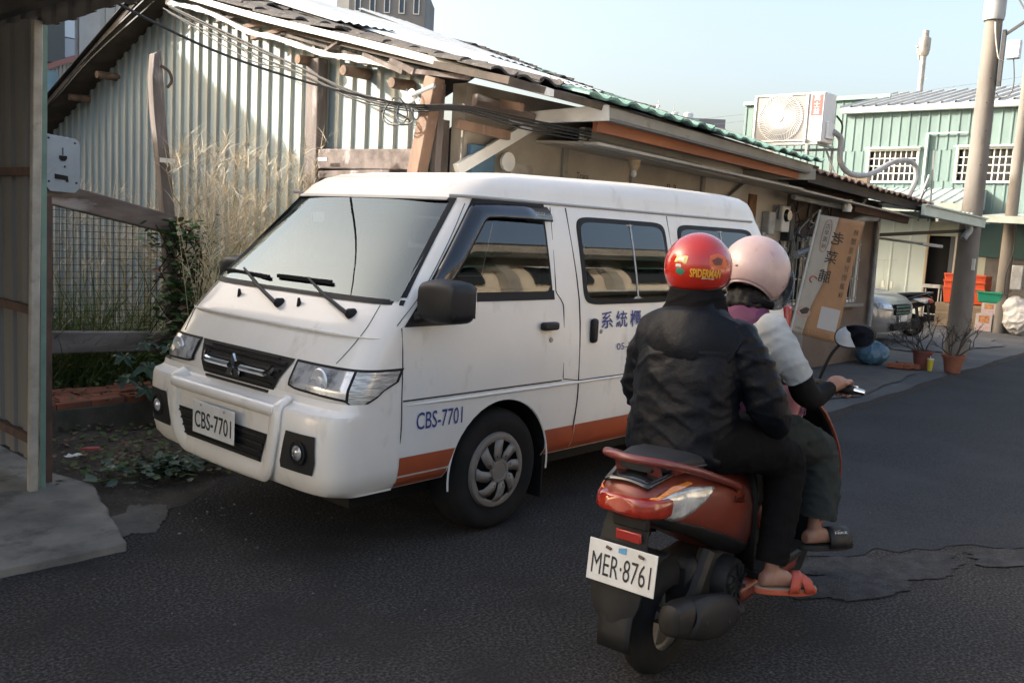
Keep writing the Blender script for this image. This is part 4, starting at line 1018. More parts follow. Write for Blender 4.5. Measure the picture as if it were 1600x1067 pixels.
MB().box(.20, .215, -.10, .10, 1.56, 1.63).build('rear_view_mirror', vrub, van, bevel=.01)
MB().box(.34, .343, -.36, -.26, 1.545, 1.60).build('paper_sticker', white_paint, van)
MB().box(-3.1, .8, -.62, .62, .22, .36).build('underbody', vrub, van)

def spatch(zs, xl, xr, off, name, m_, parent=van, nx=10, side=1):
    b = MB()
    fl = (lambda z: xl) if not callable(xl) else xl
    fr = (lambda z: xr) if not callable(xr) else xr
    n = len(zs) - 1
    def f(u, v):
        z = zs[min(n, int(round(u * n)))]
        x = fl(z) + (fr(z) - fl(z)) * v
        return (x, side * (vside(x, z) + off), z)
    return b.grid(f, n, nx).build(name, m_, parent, smooth=True)
def fpatch(zs, yl, yr, off, name, m_, parent=van, ny=14):
    b = MB(); n = len(zs) - 1
    fl = (lambda z: yl) if not callable(yl) else yl
    fr = (lambda z: yr) if not callable(yr) else yr
    def f(u, v):
        z = zs[min(n, int(round(u * n)))]
        y = fl(z) + (fr(z) - fl(z)) * v
        return (vfront(y, z) + off, y, z + off * .3)
    return b.grid(f, n, ny).build(name, m_, parent, smooth=True)
def zr(a, b_, n): return [a + (b_ - a) * i / n for i in range(n + 1)]
def zround(a, b_, r, n=10):
    """levels denser in the rounded corners"""
    q = [r * (1 - math.cos(PI / 2 * i / 5)) for i in range(6)]
    return [a + t for t in q] + zr(a + r, b_ - r, n)[1:-1] + [b_ - t for t in reversed(q)]
def corner(z, a, b_, r):
    d = min(z - a, b_ - z)
    if d >= r: return 0.
    d = max(0, d)
    return r - math.sqrt(max(0, r * r - (r - d) ** 2))
def rrect(za, zb, xl, xr, r, off, name, m_, parent=van, lean=0., side=1):
    zs = zround(za, zb, r)
    return spatch(zs, lambda z: xl + lean * (z - za) - corner(z, za, zb, r) * (1 if xl > xr else -1), lambda z: xr + lean * (z - za) + corner(z, za, zb, r) * (1 if xl > xr else -1), off, name, m_, parent, side=side)

for side in (1, -1):
    # orange sill stripe around the wheel arches
    ar = lambda z: math.sqrt(max(0, .378 ** 2 - (z - .325) ** 2))
    spatch(zr(.405, .493, 4), .694, lambda z: ar(z), .0025, 'sill_stripe', vorange, side=side)
    spatch(zr(.345, .396, 3), .694, lambda z: ar(z) + .005, .004, 'sill_stripe', vorange, side=side)
    spatch(zr(.345, .493, 6), lambda z: -ar(z), -.596, .0025, 'sill_stripe', vorange, side=side)
    spatch(zr(.345, .493, 6), -.602, lambda z: -2.235 + ar(z), .0025, 'sill_stripe', vorange, side=side)
    spatch(zr(.36, .493, 5), lambda z: -2.235 - ar(z), -3.15, .0025, 'sill_stripe', vorange, side=side)
    # arch lip
    MB().tube([(.374 * math.cos(a), side * .838, .325 + .374 * math.sin(a)) for a in [PI * (-.04 + 1.08 * k / 30) for k in range(31)]], .005, 6).build('arch_lip', vpaint, van, smooth=True)
    # waistline swage: shallow raised moulding
    MB().beam((.688, side * .8455, .758), (-.455, side * .8455, .758), .004, .007).build('side_moulding', vseam, van)
    MB().beam((-.61, side * .8455, .745), (-3.0, side * .8455, .745), .004, .006).build('side_moulding', vseam, van)
    b = MB(); pts = [(.66 - .3 * k, side * (vside(.66 - .3 * k, .735) + .001), .735) for k in range(13)]
    b.tube(pts, [.002] + [.008] * 11 + [.002], 6, flat=1.0).build('waist_ridge', vpaint, van, smooth=True)
    # seams
    def seam(pts, r=.0026, side=side):
        b = MB()
        P = spline([(x, side * (vside(x, z) + .0012), z) for x, z in pts], 4)
        b.tube(P, r, 5).build('door_seam', vseam, van)
    seam([(.695, 1.09), (.697, .95), (.697, .78), (.694, .60), (.694, .36)])
    seam([(.715, 1.10), (.55, 1.26), (.35, 1.49), (.20, 1.675)], .0022)
    seam([(-.436, 1.69), (-.405, 1.3), (-.405, 1.24), (-.445, 1.19), (-.462, 1.12), (-.468, .77)])
    seam([(-.468, .765), (-.60, .745)], .003)
    seam([(-.571, 1.695), (-.60, 1.19), (-.606, .74), (-.602, .60), (-.585, .47), (-.602, .35)], .0038)
    seam([(-1.60, 1.70), (-1.625, 1.2), (-1.65, .8), (-1.65, .45)], .0032)
    # front door glass with black surround, visor and mirror triangle
    xA = lambda z: .688 - (z - 1.09) * .872
    dz = zr(1.095, 1.205, 4) 
    dw = spatch(dz, xA, lambda z: .36 - (z - 1.095) * .5, .004, 'mirror_sail', vplast, side=side)
    rub = spatch(zr(1.20, 1.262, 3), xA, -.385, .003, 'front_door_window', vrub, side=side, nx=14)
    spatch(zr(1.262, 1.648, 12), xA, lambda z: xA(z) - .075, .003, 'window_seal', vrub, rub, side=side, nx=3)
    spatch(zr(1.262, 1.648, 6), -.335, -.385, .003, 'window_seal', vrub, rub, side=side, nx=3)
    spatch(zr(1.648, 1.705, 3), xA, -.385, .003, 'window_seal', vrub, rub, side=side, nx=14)
    spatch(zr(1.245, 1.665, 14), lambda z: xA(z) - .06, lambda z: -.355 + corner(z, 1.245, 1.665, .03), .0065, 'glass', vglass, rub, side=side, nx=12)
    spatch(zr(1.25, 1.69, 3), -.368, -.392, .007, 'window_trim', vpaint, rub, side=side, nx=2)
    # wind deflector
    b = MB()
    vis = [(.60, 1.185), (.40, 1.415), (.205, 1.64), (.185, 1.66), (.16, 1.675), (0, 1.685), (-.2, 1.69), (-.40, 1.69)]
    ins = [(.50, 1.17), (.30, 1.40), (.135, 1.585), (.115, 1.60), (.095, 1.61), (0, 1.615), (-.2, 1.615), (-.40, 1.612)]
    def vv(u, v):
        i = min(len(vis) - 1, int(round(u * (len(vis) - 1))))
        x = vis[i][0] + (ins[i][0] - vis[i][0]) * v; z = vis[i][1] + (ins[i][1] - vis[i][1]) * v
        return (x, side * (vside(x, z) + .010 + .030 * math.sin(v * PI * .62)), z)
    b.grid(vv, len(vis) - 1, 6).build('wind_deflector', vsmoke, van, smooth=True, solid=.003, ang=60)
    # sliding / rear side windows
    for xa, xb, split in ((-.645, -1.555, -1.17), (-1.70, -2.72, -2.25)):
        b = MB(); n_ = 56; V = []; F = []
        xc_, zc_, hx, hz = (xa + xb) / 2, 1.41, (xa - xb) / 2, .245
        for k in range(n_):
            a = 2 * PI * k / n_; cx_, cz_ = pw(math.cos(a), .20), pw(math.sin(a), .20)
            for q_, off in ((1.0, .0), (1.0, .006), (.90 if True else 1, .008)):
                x = xc_ + cx_ * (hx - (0 if q_ == 1 else .027)); z = zc_ + cz_ * (hz - (0 if q_ == 1 else .027))
                V.append((x, side * (vside(x, z) + off), z))
        for k in range(n_):
            for j in range(2): F.append((k * 3 + j, k * 3 + j + 1, ((k + 1) % n_) * 3 + j + 1, ((k + 1) % n_) * 3 + j))
        rb = b.add(V, F).build('side_window', vrub, van, smooth=True)
        rrect(1.192, 1.63, xa - .028, split + .006, .05, .0055, 'glass', vglass, rb, side=side)
        rrect(1.192, 1.63, split - .006, xb + .028, .05, .0055, 'glass', vglass, rb, side=side)
        spatch(zr(1.19, 1.632, 6), split + .008, split - .008, .008, 'window_divider', mat('window_alu', (.32, .33, .34), .35, m=.5), rb, side=side, nx=2)
    # handles
    b = MB().box(-.26, -.385, side * .832, side * .872, 1.04, 1.083); b.build('door_handle', vplast, van, bevel=.012)
    MB().lathe([(.0, .006), (.012, .006), (.014, 0)], 12, (-.35, side * .84, .985), 'y').build('door_lock', mat('lock_metal', (.3, .3, .3), .3, m=.8), van)
    MB().box(-.69, -.745, side * .832, side * .868, .95, 1.09).build('slide_door_handle', vplast, van, bevel=.02)
    MB().lathe([(.0, .006), (.012, .006), (.014, 0)], 12, (-.80, side * .835, 1.01), 'y').build('door_lock', MATS['lock_metal'], van)
    # drip rail
    P = [(.275, side * .655, 1.708), (.20, side * .692, 1.71)] + [(.1 - .3 * k, side * .700, 1.711 + .004 * k / 10) for k in range(10)] + [(-2.75, side * .699, 1.716)]
    MB().tube(P, .009, 6).build('drip_rail', mat('rail_grey', (.33, .33, .33), .5), van, smooth=True)
    # A pillar rubber, mirror
    m0 = Vector((.56 if side > 0 else .43, side * (.97 if side > 0 else .93), 1.222))
    b = MB(); rings = []
    for k, (yy, sc_) in enumerate(((-.105, .60), (-.095, .86), (-.05, 1.0), (.03, 1.0), (.09, .95), (.115, .78), (.12, .5))):
        rings.append([m0 + Vector((.098 * sc_ * pw(math.cos(a), .55) + (.01 if sc_ < .9 else 0), side * yy, .098 * sc_ * pw(math.sin(a), .5))) for a in [2 * PI * j / 24 for j in range(24)]])
    mr = b.loft(rings).build('door_mirror', vplast, van, smooth=True, ang=50)
    MB().beam((m0.x + .04, side * .80, 1.13), (m0.x + .01, side * .90, 1.17), .07, .05).build('mirror_arm', vplast, mr, bevel=.015)
    MB().box(m0.x - .098, m0.x - .094, m0.y - side * .08, m0.y + side * .09, 1.15, 1.29).build('mirror_glass', chrome, mr)
    # tail lamp
    MB().box(-3.28, -3.20, side * .74, side * .835, .80, 1.10).build('tail_lamp', mat('red_lens', (.35, .02, .015), .15, coat=.6), van, bevel=.02)

# windscreen
zb = zr(1.185, 1.70, 16)
wl = lambda z: .792 - (z - 1.185) * .27
ws_ = fpatch(zr(1.187, 1.211, 3), lambda z: -wl(z), wl, .004, 'windscreen_seal', vrub, ny=24)
for sg in (1, -1): fpatch(zr(1.222, 1.70, 12), lambda z: sg * wl(z), lambda z: sg * (wl(z) - .025), .004, 'windscreen_seal', vrub, ws_, ny=3)
fpatch(zr(1.682, 1.70, 3), lambda z: -wl(z), wl, .0045, 'windscreen_seal', vrub, ws_, ny=24)
MB().grid(lambda u, v: (vxf(1.206 + .478 * u) + .006 - .066 * ((2 * v - 1) ** 4), (2 * v - 1) * (wl(1.206 + .478 * u) - .012), 1.206 + .478 * u), 14, 24).build('windscreen', vwind, ws_, smooth=True)
fpatch(zr(1.686, 1.70, 2), -.62, .62, .007, 'windscreen_trim', mat('grey_trim', (.40, .39, .37), .5), ws_)
# wipers
for (py, pz, hy, hz, b0, b1) in ((.584, 1.136, .126, 1.266, (-.14, 1.257), (.31, 1.258)), (.027, 1.134, -.478, 1.273, (-.72, 1.25), (-.21, 1.245))):
    w = MB().tube([(vfront(py, pz) + .03, py, pz), (vfront((py + hy) / 2, (pz + hz) / 2) + .04, (py + hy) / 2, (pz + hz) / 2), (vfront(hy, hz) + .03, hy, hz)], [.011, .009, .006], 8).build('wiper', vplast, van, smooth=True)
    MB().lathe([(.024, -.01), (.024, .022), (.016, .032), (0, .034)], 14, (vfront(py, pz), py, pz), 'x').build('wiper_pivot', vrub, w, smooth=True)
    MB().beam((vfront(*b0) + .022, *b0), (vfront(*b1) + .022, *b1), .012, .018).build('wiper_blade', vrub, w)
    MB().beam((vfront(*b0) + .012, *b0), (vfront(*b1) + .012, *b1), .004, .02).build('wiper_rubber', vrub, w)
for y in (-.362, .178):
    MB().tube([(vfront(y, 1.135) - .005, y, 1.13), (vfront(y, 1.15) + .01, y - .004, 1.172)], [.014, .006], 8).build('washer_nozzle', vrub, van)
# bonnet crease and panel lines
P = [(vfront(y, 1.04) + .004, y, 1.045) for y in [-.8 + 1.6 * k / 32 for k in range(33)]]
MB().tube(P, [.009 * min(1, .15 + min(k, 32 - k) / 5) for k in range(33)], 8).build('bonnet_crease', vpaint, van, smooth=True)
for s_ in (1, -1):
    P = spline([(vfront(y, z) + .001, s_ * y, z) for y, z in ((.70, 1.185), (.715, 1.10), (.715, 1.04), (.695, .98), (.67, .925))], 4)
    MB().tube(P, .0018, 5).build('bonnet_seam', vseam, van)

# headlights: bezel, inner lamp, corner indicator
hl_glass = mat('headlamp_glass', (.62, .63, .65), .14, m=.35, c2=(.20, .205, .21), ns=9., ramp=(.46, .62), coat=1., coatr=.03)
ind_glass = mat('indicator_glass', (.66, .65, .62), .18, m=.25, c2=(.24, .24, .23), ns=4., ramp=(.4, .62), coat=.8, coatr=.05, bump=.6, bs=3., stretch=(4, 4, 60))
def ppatch(zlo, zhi, pa, pb, off, name, m_, parent, np_=16, nz=8, side=1):
    b = MB()
    def f(u, v):
        ph = pa + (pb - pa) * u
        a, c = zlo(ph), zhi(ph)
        z = a + (c - a) * v
        p = vphi(ph, z, off)
        return (p.x, side * p.y, p.z)
    return b.grid(f, np_, nz).build(name, m_, parent, smooth=True)
lo = lambda p: interp(p, [.16, .24, .92, 1.10, 1.2, 1.44, 1.54, 1.565], [.80, .785, .770, .738, .742, .785, .83, .85])
hi = lambda p: interp(p, [.16, .92, 1.565], [.915, .912, .912])
lo2 = lambda p: lo(p) + .012
hi2 = lambda p: hi(p) - .010
for s_ in (1, -1):
    bz = ppatch(lo, hi, .175, 1.565, .004, 'headlamp', vrub, van, side=s_, np_=24)
    ppatch(lo2, hi2, .195, .93, .009, 'headlamp_lens', hl_glass, bz, side=s_)
    ppatch(lo2, hi2, .98, 1.555, .009, 'indicator_lens', ind_glass, bz, side=s_)
    # reflector bowl rings
    c = vphi(.48, .845, .012); c.y *= s_
    MB().lathe([(.058, -.002), (.053, .005), (.046, .001), (.020, .0), (.016, .006), (.0, .007)], 24, (c.x - .002, c.y, c.z), 'x').build('reflector', mat('reflector_chrome', (.80, .81, .82), .28, m=.4), bz, smooth=True)
# grille
gz = zr(.722, .912, 6)
gy = lambda z: .295 + (z - .722) * .60
gr = fpatch(gz, lambda z: -gy(z), gy, .004, 'grille', vrub, ny=20)
for i in range(5):
    z = .745 + i * .035
    MB().beam((vfront(.2, z) + .008, -gy(z) + .03, z), (vfront(.2, z) + .008, gy(z) - .03, z), .016, .012).build('grille_slat', vplast, gr)
b = MB()
for s_ in (1, -1):
    P = spline([(vfront(.05, .828) + .024, s_ * .05, .826), (vfront(.2, .828) + .022, s_ * .20, .826), (vfront(.3, .828) + .020, s_ * .275, .83), (vfront(.3, .86) + .018, s_ * .30, .862)], 5)
    MB().tube(P, .016, 8, flat=1.0).build('chrome_bar', chrome, gr, smooth=True)
def dia(cy, cz, ang, a=.042, w_=.020):
    x = vfront(0, .82) + .035; ca, sa = math.cos(ang), math.sin(ang)
    V = [(x, cy, cz), (x, cy + ca * a - sa * w_ * 1.1, cz + sa * a + ca * w_ * 1.1), (x, cy + ca * 2 * a, cz + sa * 2 * a), (x, cy + ca * a + sa * w_ * 1.1, cz + sa * a - ca * w_ * 1.1)]
    return MB().add(V + [(v[0] - .012, v[1], v[2]) for v in V], [(0, 1, 2, 3), (7, 6, 5, 4), (0, 4, 5, 1), (1, 5, 6, 2), (2, 6, 7, 3), (3, 7, 4, 0)])
for ang in (PI / 2, PI / 2 + 2 * PI / 3, PI / 2 - 2 * PI / 3):
    dia(0, .818, ang, .036, .019).build('emblem', chrome, gr)
MB().box(vfront(.2, .9) + .004, vfront(.2, .9) + .012, -.30, .30, .893, .907).build('grille_mesh_strip', vplast, gr)

# bumper
bz_ = [.335, .345, .38, .45, .55, .62, .69, .712, .722, .735, .765]
bx = [1.00, 1.06, 1.085, 1.10, 1.105, 1.105, 1.10, 1.09, 1.05, 1.03, 1.02]
rings = []
for z, xf in zip(bz_, bx):
    w = min(.846, vw(z) + .004) if z > .36 else .80
    if z > .75: w = .846
    ring = []
    for k in range(41):
        ph = -PI / 2 + PI * k / 40
        xs = .74
        ring.append(Vector((xs + (xf - xs) * pw(math.cos(ph), .27), w * pw(math.sin(ph), .30), z)))
    ring = [Vector((.70, -w, z))] + ring + [Vector((.70, w, z))]
    rings.append(ring)
bm_ = MB().loft(rings, closed=False, cap=False).build('bumper', vpaint, van, smooth=True, ang=35)
def bfx(y, z):
    xf = interp(z, bz_, bx); w = vw(z) + .004
    return .74 + (xf - .74) * (1 - min(.999, abs(y) / w) ** 6.67) ** .135
def bpatch(zs, yl, yr, off, name, m_, parent=bm_, ny=12):
    b = MB(); n = len(zs) - 1
    fl = (lambda z: yl) if not callable(yl) else yl
    fr = (lambda z: yr) if not callable(yr) else yr
    def f(u, v):
        z = zs[min(n, int(round(u * n)))]; y = fl(z) + (fr(z) - fl(z)) * v
        return (bfx(y, z) + off, y, z)
    return b.grid(f, n, ny).build(name, m_, parent, smooth=True)
iy = lambda z: .34 + (z - .43) * .45
ik = bpatch(zr(.43, .575, 5), lambda z: -iy(z), iy, .004, 'air_intake', vrub)
for i in range(4):
    z = .448 + i * .036
    MB().beam((bfx(.2, z) + .008, -iy(z) + .01, z), (bfx(.2, z) + .008, iy(z) - .01, z), .012, .010).build('intake_slat', vplast, ik)
hoop = [(.445, .735, -.045), (.455, .70, .02), (.455, .62, .03), (.435, .53, .03), (.405, .44, .03), (.365, .395, .025), (.30, .385, .02), (0, .380, .02), (-.30, .385, .02), (-.365, .395, .025), (-.405, .44, .03), (-.435, .53, .03), (-.455, .62, .03), (-.455, .70, .02), (-.445, .735, -.045)]
P = spline([(bfx(y, min(z, .72)) + d * .25 - .006, y, z) for y, z, d in hoop], 5)
MB().tube(P, .050, 14, upv=(1, 0, 0), flat=.42).build('bumper_hoop', vpaint, bm_, smooth=True)
P = spline([(bfx(y, .69) + .0, y, .690) for y in (-.46, -.3, 0, .3, .46)], 5)
MB().tube(P, .030, 12).build('bumper_bar', vpaint, bm_, smooth=True)
for s_ in (1, -1):
    fl_ = lambda z: s_ * (.50 + max(0, .47 - z) * .2 - max(0, z - .47) * -.30)
    fo = lambda z: s_ * (.735 - max(0, .50 - z) * .3)
    fg = bpatch(zr(.445, .622, 6), fl_, fo, .006, 'fog_lamp_housing', vplast)
    c = Vector((bfx(.64, .53), s_ * .635, .535))
    MB().lathe([(.055, .004), (.058, .014), (.050, .016), (.046, .006), (.0, .004)], 20, c, 'x').build('fog_lamp_ring', vrub, fg, smooth=True)
    MB().lathe([(.034, .014), (.026, .022), (0, .026)], 18, c, 'x').build('fog_lamp_lens', hl_glass, fg, smooth=True)
# number plate
plate_w = mat('plate_white', (.70, .70, .68), .45, c2=(.60, .59, .56), ns=6.)
plate_k = mat('plate_black', (.02, .02, .022), .5)
px_ = 1.150
pt = MB().box(px_ - .004, px_, -.19, .19, .483, .643).build('number_plate', plate_w, bm_, bevel=.006)
MB().box(1.09, px_ - .005, -.1, .1, .50, .62).build('plate_bracket', vplast, bm_)
text_part('CBS-7701', .335, .085, lambda u, v: (px_ + .002, u, .555 + v), 'plate_number', plate_k, pt, bold=.008)
for y in (-.11, .10): MB().lathe([(.008, 0), (.006, .004), (0, .005)], 8, (px_, y, .628), 'x').build('plate_bolt', galv, pt)

# lettering on the side
vblue = mat('van_blue_letter', (.03, .045, .20), .5)
def sfn(cx, cz, off=.003): return lambda u, v: (cx - u, vside(cx - u, cz + v) + off, cz + v)
text_part('CBS-7701', .30, .082, sfn(.452, .654), 'side_number', vblue, van, bold=.006)
for i, c in enumerate('系統櫃'):
    text_part(c, .115, .098, sfn(-.855 - .145 * i, 1.075, .004), 'side_character', vblue, van, bold=.012)
text_part('05-2', .15, .040, sfn(-1.03, .915), 'side_phone', vblue, van)
text_part('DELICA', .075, .016, lambda u, v: (-.30 - u, vside(-.3, 1.652) + .044, 1.652 + v), 'deflector_badge', mat('badge_pale', (.35, .36, .38), .4), van)

# wheels
tyre_m = mat('tyre', (.013, .0127, .0123), .9, c2=(.022, .020, .019), ns=5., bump=.3, bs=30., spec=.2)
cap_m = mat('hubcap', (.23, .21, .19), .5, m=.25, c2=(.18, .16, .14), ns=6.)
def wheel(cx, s_):
    y0_ = .81 * s_
    t = MB().lathe([(.20, -.005 * s_), (.245, .012 * s_), (.285, .010 * s_), (.305, -.002 * s_), (.318, -.030 * s_), (.321, -.06 * s_), (.321, -.14 * s_), (.315, -.17 * s_), (.29, -.19 * s_), (.20, -.19 * s_)], 48, (cx, y0_, .321), 'y').build('wheel', tyre_m, van, smooth=True)
    MB().lathe([(.0, -.03 * s_), (.196, -.03 * s_)], 32, (cx, y0_, .321), 'y').build('rim_back', vrub, t)
    MB().lathe([(.158, .010 * s_), (.172, .016 * s_), (.192, .012 * s_), (.20, -.004 * s_)], 40, (cx, y0_, .321), 'y').build('hubcap_ring', cap_m, t, smooth=True)
    n = 8
    for k in range(n):
        a0 = 2 * PI * k / n + .2
        V = []
        for rr, aa, bb, hh in ((.055, 0, .62, .024), (.10, .10, .68, .026), (.135, .27, .72, .022), (.163, .42, .80, .012)):
            for q in (aa, (aa + bb) / 2, bb):
                a = a0 + q
                V.append((cx + rr * math.cos(a), y0_ + s_ * (hh + (.006 if q == (aa + bb) / 2 else 0)), .321 + rr * math.sin(a)))
        MB().add(V, [(r_ * 3 + c_, r_ * 3 + c_ + 1, r_ * 3 + c_ + 4, r_ * 3 + c_ + 3) for r_ in range(3) for c_ in range(2)]).build('hubcap_vane', cap_m, t, smooth=True, solid=.006)
        a = a0 + .31
        MB().lathe([(.008, .032 * s_), (.0, .033 * s_)], 8, (cx + .082 * math.cos(a), y0_, .321 + .082 * math.sin(a)), 'y').build('wheel_nut', vrub, t)
    MB().lathe([(.066, .018 * s_), (.060, .034 * s_), (.046, .034 * s_), (.044, .030 * s_), (0, .031 * s_)], 28, (cx, y0_, .321), 'y').build('hubcap_centre', cap_m, t, smooth=True)
    return t
for cx in (0, -2.235):
    for s_ in (1, -1): wheel(cx, s_)
for s_ in (1, -1):
    MB().box(-.395, -.385, s_ * .62, s_ * .80, .10, .42).build('mud_flap', vrub, van)
# ---------------------------------------------------------------- scooter
SO = (2.66, 1.66, 0); SA = math.radians(4)
sco = thing('scooter', 'red motor scooter with grab rail carrying two riders on the road', 'scooter', SO, SA, local=True)
s_red = mat('scooter_red', (.21, .038, .020), .42, c2=(.165, .032, .02), ns=4., coat=.3, coatr=.2, m=.15, c3=(.13, .05, .035), ns3=9., ramp3=(.62, .8))
s_dark = mat('scooter_dark_plastic', (.015, .015, .0155), .55, c2=(.024, .0235, .023), ns=6., bump=.15, bs=120., spec=.25)
s_grey = mat('scooter_grey_plastic', (.075, .072, .07), .6, c2=(.05, .048, .047), ns=7.)
s_seat = mat('scooter_seat', (.022, .023, .026), .55, bump=.25, bs=250., spec=.3)
s_rail = mat('scooter_rail', (.16, .035, .03), .35, coat=.4)
s_lens = mat('scooter_red_lens', (.20, .012, .007), .15, c2=(.34, .028, .010), ns=18., coat=.8, coatr=.04)
s_clear = mat('scooter_clear_lens', (.78, .78, .75), .12, m=.3, c2=(.38, .38, .36), ns=14., ramp=(.42, .6), coat=1., coatr=.03)
s_amber = mat('scooter_amber_lens', (.70, .22, .04), .15, coat=1.)
s_metal = mat('engine_metal', (.045, .043, .04), .6, m=.4, c2=(.025, .023, .021), ns=7., spec=.3)
s_rim = mat('scooter_rim', (.36, .33, .28), .5, m=.5, c2=(.22, .19, .16), ns=8.)

TX = [-.235, -.20, -.10, .05, .25, .45, .58]
TB = [.668, .632, .585, .535, .445, .352, .32]
TT = [.735, .765, .785, .775, .745, .70, .68]
TW = [.055, .102, .135, .155, .162, .155, .135]
def sshell(x, z, off=0.):
    zb, zt, w = interp(x, TX, TB), interp(x, TX, TT), interp(x, TX, TW)
    t = abs((z - (zb + zt) / 2) / ((zt - zb) / 2 + 1e-6))
    return w * (max(0, 1 - min(1, t) ** 2.6)) ** (1 / 2.6) + off
rings = []
xs_ = [TX[0] + (TX[-1] - TX[0]) * k / 24 for k in range(25)]
for x in xs_:
    zb, zt, w = interp(x, TX, TB), interp(x, TX, TT), interp(x, TX, TW)
    rings.append([Vector((x, w * pw(math.cos(a), .75), (zb + zt) / 2 + (zt - zb) / 2 * pw(math.sin(a), .75))) for a in [2 * PI * k / 28 for k in range(28)]])
MB().loft(rings).build('tail_body', s_red, sco, smooth=True, ang=50)
def shell_patch(pts_lo, pts_hi, off, name, m_, side, parent=sco, n=12, nz=6):
    xa, xb = pts_lo[0][0], pts_lo[-1][0]
    def f(u, v):
        x = xa + (xb - xa) * u
        z0 = interp(x, [p[0] for p in pts_lo], [p[1] for p in pts_lo]); z1 = interp(x, [p[0] for p in pts_hi], [p[1] for p in pts_hi])
        z = z0 + (z1 - z0) * v
        return (x, side * sshell(x, z, off), z)
    return MB().grid(f, n, nz).build(name, m_, parent, smooth=True, solid=.004)
for s_ in (1, -1):
    shell_patch([(-.21, .645), (-.10, .592), (.05, .542), (.25, .452), (.45, .36), (.57, .33)], [(-.21, .672), (-.10, .630), (.05, .582), (.25, .510), (.45, .428), (.57, .40)], .006, 'lower_cowl', s_dark, s_)
    shell_patch([(-.20, .665), (-.12, .632), (-.06, .640), (.03, .672), (.125, .706)], [(-.20, .715), (-.12, .735), (-.06, .738), (.03, .728), (.125, .712)], .007, 'turn_signal', s_clear, s_)
    shell_patch([(-.215, .712), (-.12, .735), (-.03, .742), (.0, .742)], [(-.215, .722), (-.12, .752), (-.03, .752), (.0, .744)], .008, 'amber_strip', s_amber, s_)
rings = []
for x, w, z0, z1 in ((-.254, .050, .668, .712), (-.248, .080, .660, .718), (-.226, .108, .652, .722), (-.19, .124, .645, .726), (-.16, .132, .642, .728), (-.14, .134, .646, .724)):
    rings.append([Vector((x + .16 * (z1 - z0) / 2 * pw(math.sin(a), .45), w * pw(math.cos(a), .35), (z0 + z1) / 2 + (z1 - z0) / 2 * pw(math.sin(a), .45))) for a in [2 * PI * k / 32 for k in range(32)]])
MB().loft(rings).build('tail_lamp', s_lens, sco, smooth=True)
MB().grid(lambda u, v: (-.225 + .19 * u, (-.11 + .22 * v) * (.75 + .3 * u), .752 + .045 * u + .012 * math.sin(PI * v)), 6, 8).build('rear_deck', mat('gloss_black', (.012, .012, .013), .15, coat=.6), sco, smooth=True, solid=.01)
# seat
rings = []
for x, w, zb, zt in ((-.17, .06, .79, .815), (-.14, .09, .785, .832), (-.02, .118, .775, .838), (.15, .128, .755, .825), (.32, .135, .735, .805), (.42, .135, .72, .785), (.5, .145, .71, .765), (.65, .135, .69, .755), (.78, .11, .67, .735), (.86, .07, .66, .70)):
    rings.append([Vector((x, w * pw(math.cos(a), .6), (zb + zt) / 2 + (zt - zb) / 2 * pw(math.sin(a), .6))) for a in [2 * PI * k / 24 for k in range(24)]])
MB().loft(rings).build('seat', s_seat, sco, smooth=True)
MB().tube([(-.13, -.092, .803), (.0, -.121, .797), (.2, -.131, .779), (.42, -.137, .745)], .004, 5).build('seat_piping', s_grey, sco)
half = [(.34, .135, .655), (.32, .156, .672), (.27, .162, .695), (.15, .160, .735), (.0, .154, .785), (-.12, .138, .820), (-.195, .095, .838), (-.225, .03, .842)]
P = spline([(x, -y, z) for x, y, z in half] + [(x, y, z) for x, y, z in reversed(half)], 5)
MB().tube(P, .0145, 10).build('grab_rail', s_rail, sco, smooth=True)
for s_ in (1, -1):
    MB().tube([(-.10, s_ * .14, .815), (-.08, s_ * .09, .785)], .016, 8).build('rail_mount', s_rail, sco)
    MB().beam((-.17, s_ * .06, .835), (-.13, s_ * .06, .755), .05, .02).build('rail_bracket', s_rail, sco, bevel=.006)
# badge
text_part('Axcell', .11, .026, lambda u, v: (.33 + u + v * .35, -sshell(.33 + u, .628 + v - u * .18) - .006, .628 + v - u * .18), 'side_badge', chrome, sco)
# rear fender, plate, reflector
prof = [(-.165, .64, .075), (-.180, .58, .085), (-.194, .50, .092), (-.206, .42, .098), (-.216, .35, .094), (-.220, .305, .078), (-.221, .275, .050)]
rings = []
for x, z, w in prof: rings.append([Vector((x - .012 * (1 - (t / 4) ** 2), .018 + w * t / 4, z)) for t in range(-4, 5)] + [Vector((x + .014, .018 + w * t / 4, z)) for t in range(4, -5, -1)])
MB().loft(rings).build('rear_fender', s_dark, sco, smooth=True, ang=35)
MB().box(-.20, -.17, -.075, .055, .60, .655).build('plate_carrier', s_dark, sco, bevel=.008)
MB().box(-.215, -.20, -.062, .032, .560, .595).build('reflector', mat('red_reflector', (.30, .03, .025), .2, coat=.6), sco, bevel=.004)
tl = .10
def plf(u, v): return Vector((-.238 + tl * v * .9, -.012 - u, .477 + v))
b = MB(); c = [(-.13, -.07), (.13, -.07), (.13, .07), (-.13, .07)]
b.add([plf(*p) for p in c] + [plf(*p) + Vector((.004, 0, 0)) for p in c], [(0, 1, 2, 3), (7, 6, 5, 4), (0, 4, 5, 1), (1, 5, 6, 2), (2, 6, 7, 3), (3, 7, 4, 0)])
pt = b.build('number_plate', plate_w, sco, bevel=.004)
text_part('MER·8761', .225, .074, lambda u, v: plf(u, v - .008) - Vector((.0018, 0, 0)), 'plate_number', plate_k, pt, bold=-.004)
for u in (-.062, .062): MB().tube([plf(u, .054) - Vector((.002, 0, 0)), plf(u + .02, .050) - Vector((.004, 0, 0))], .005, 6).build('plate_bolt', rust_steel, pt)
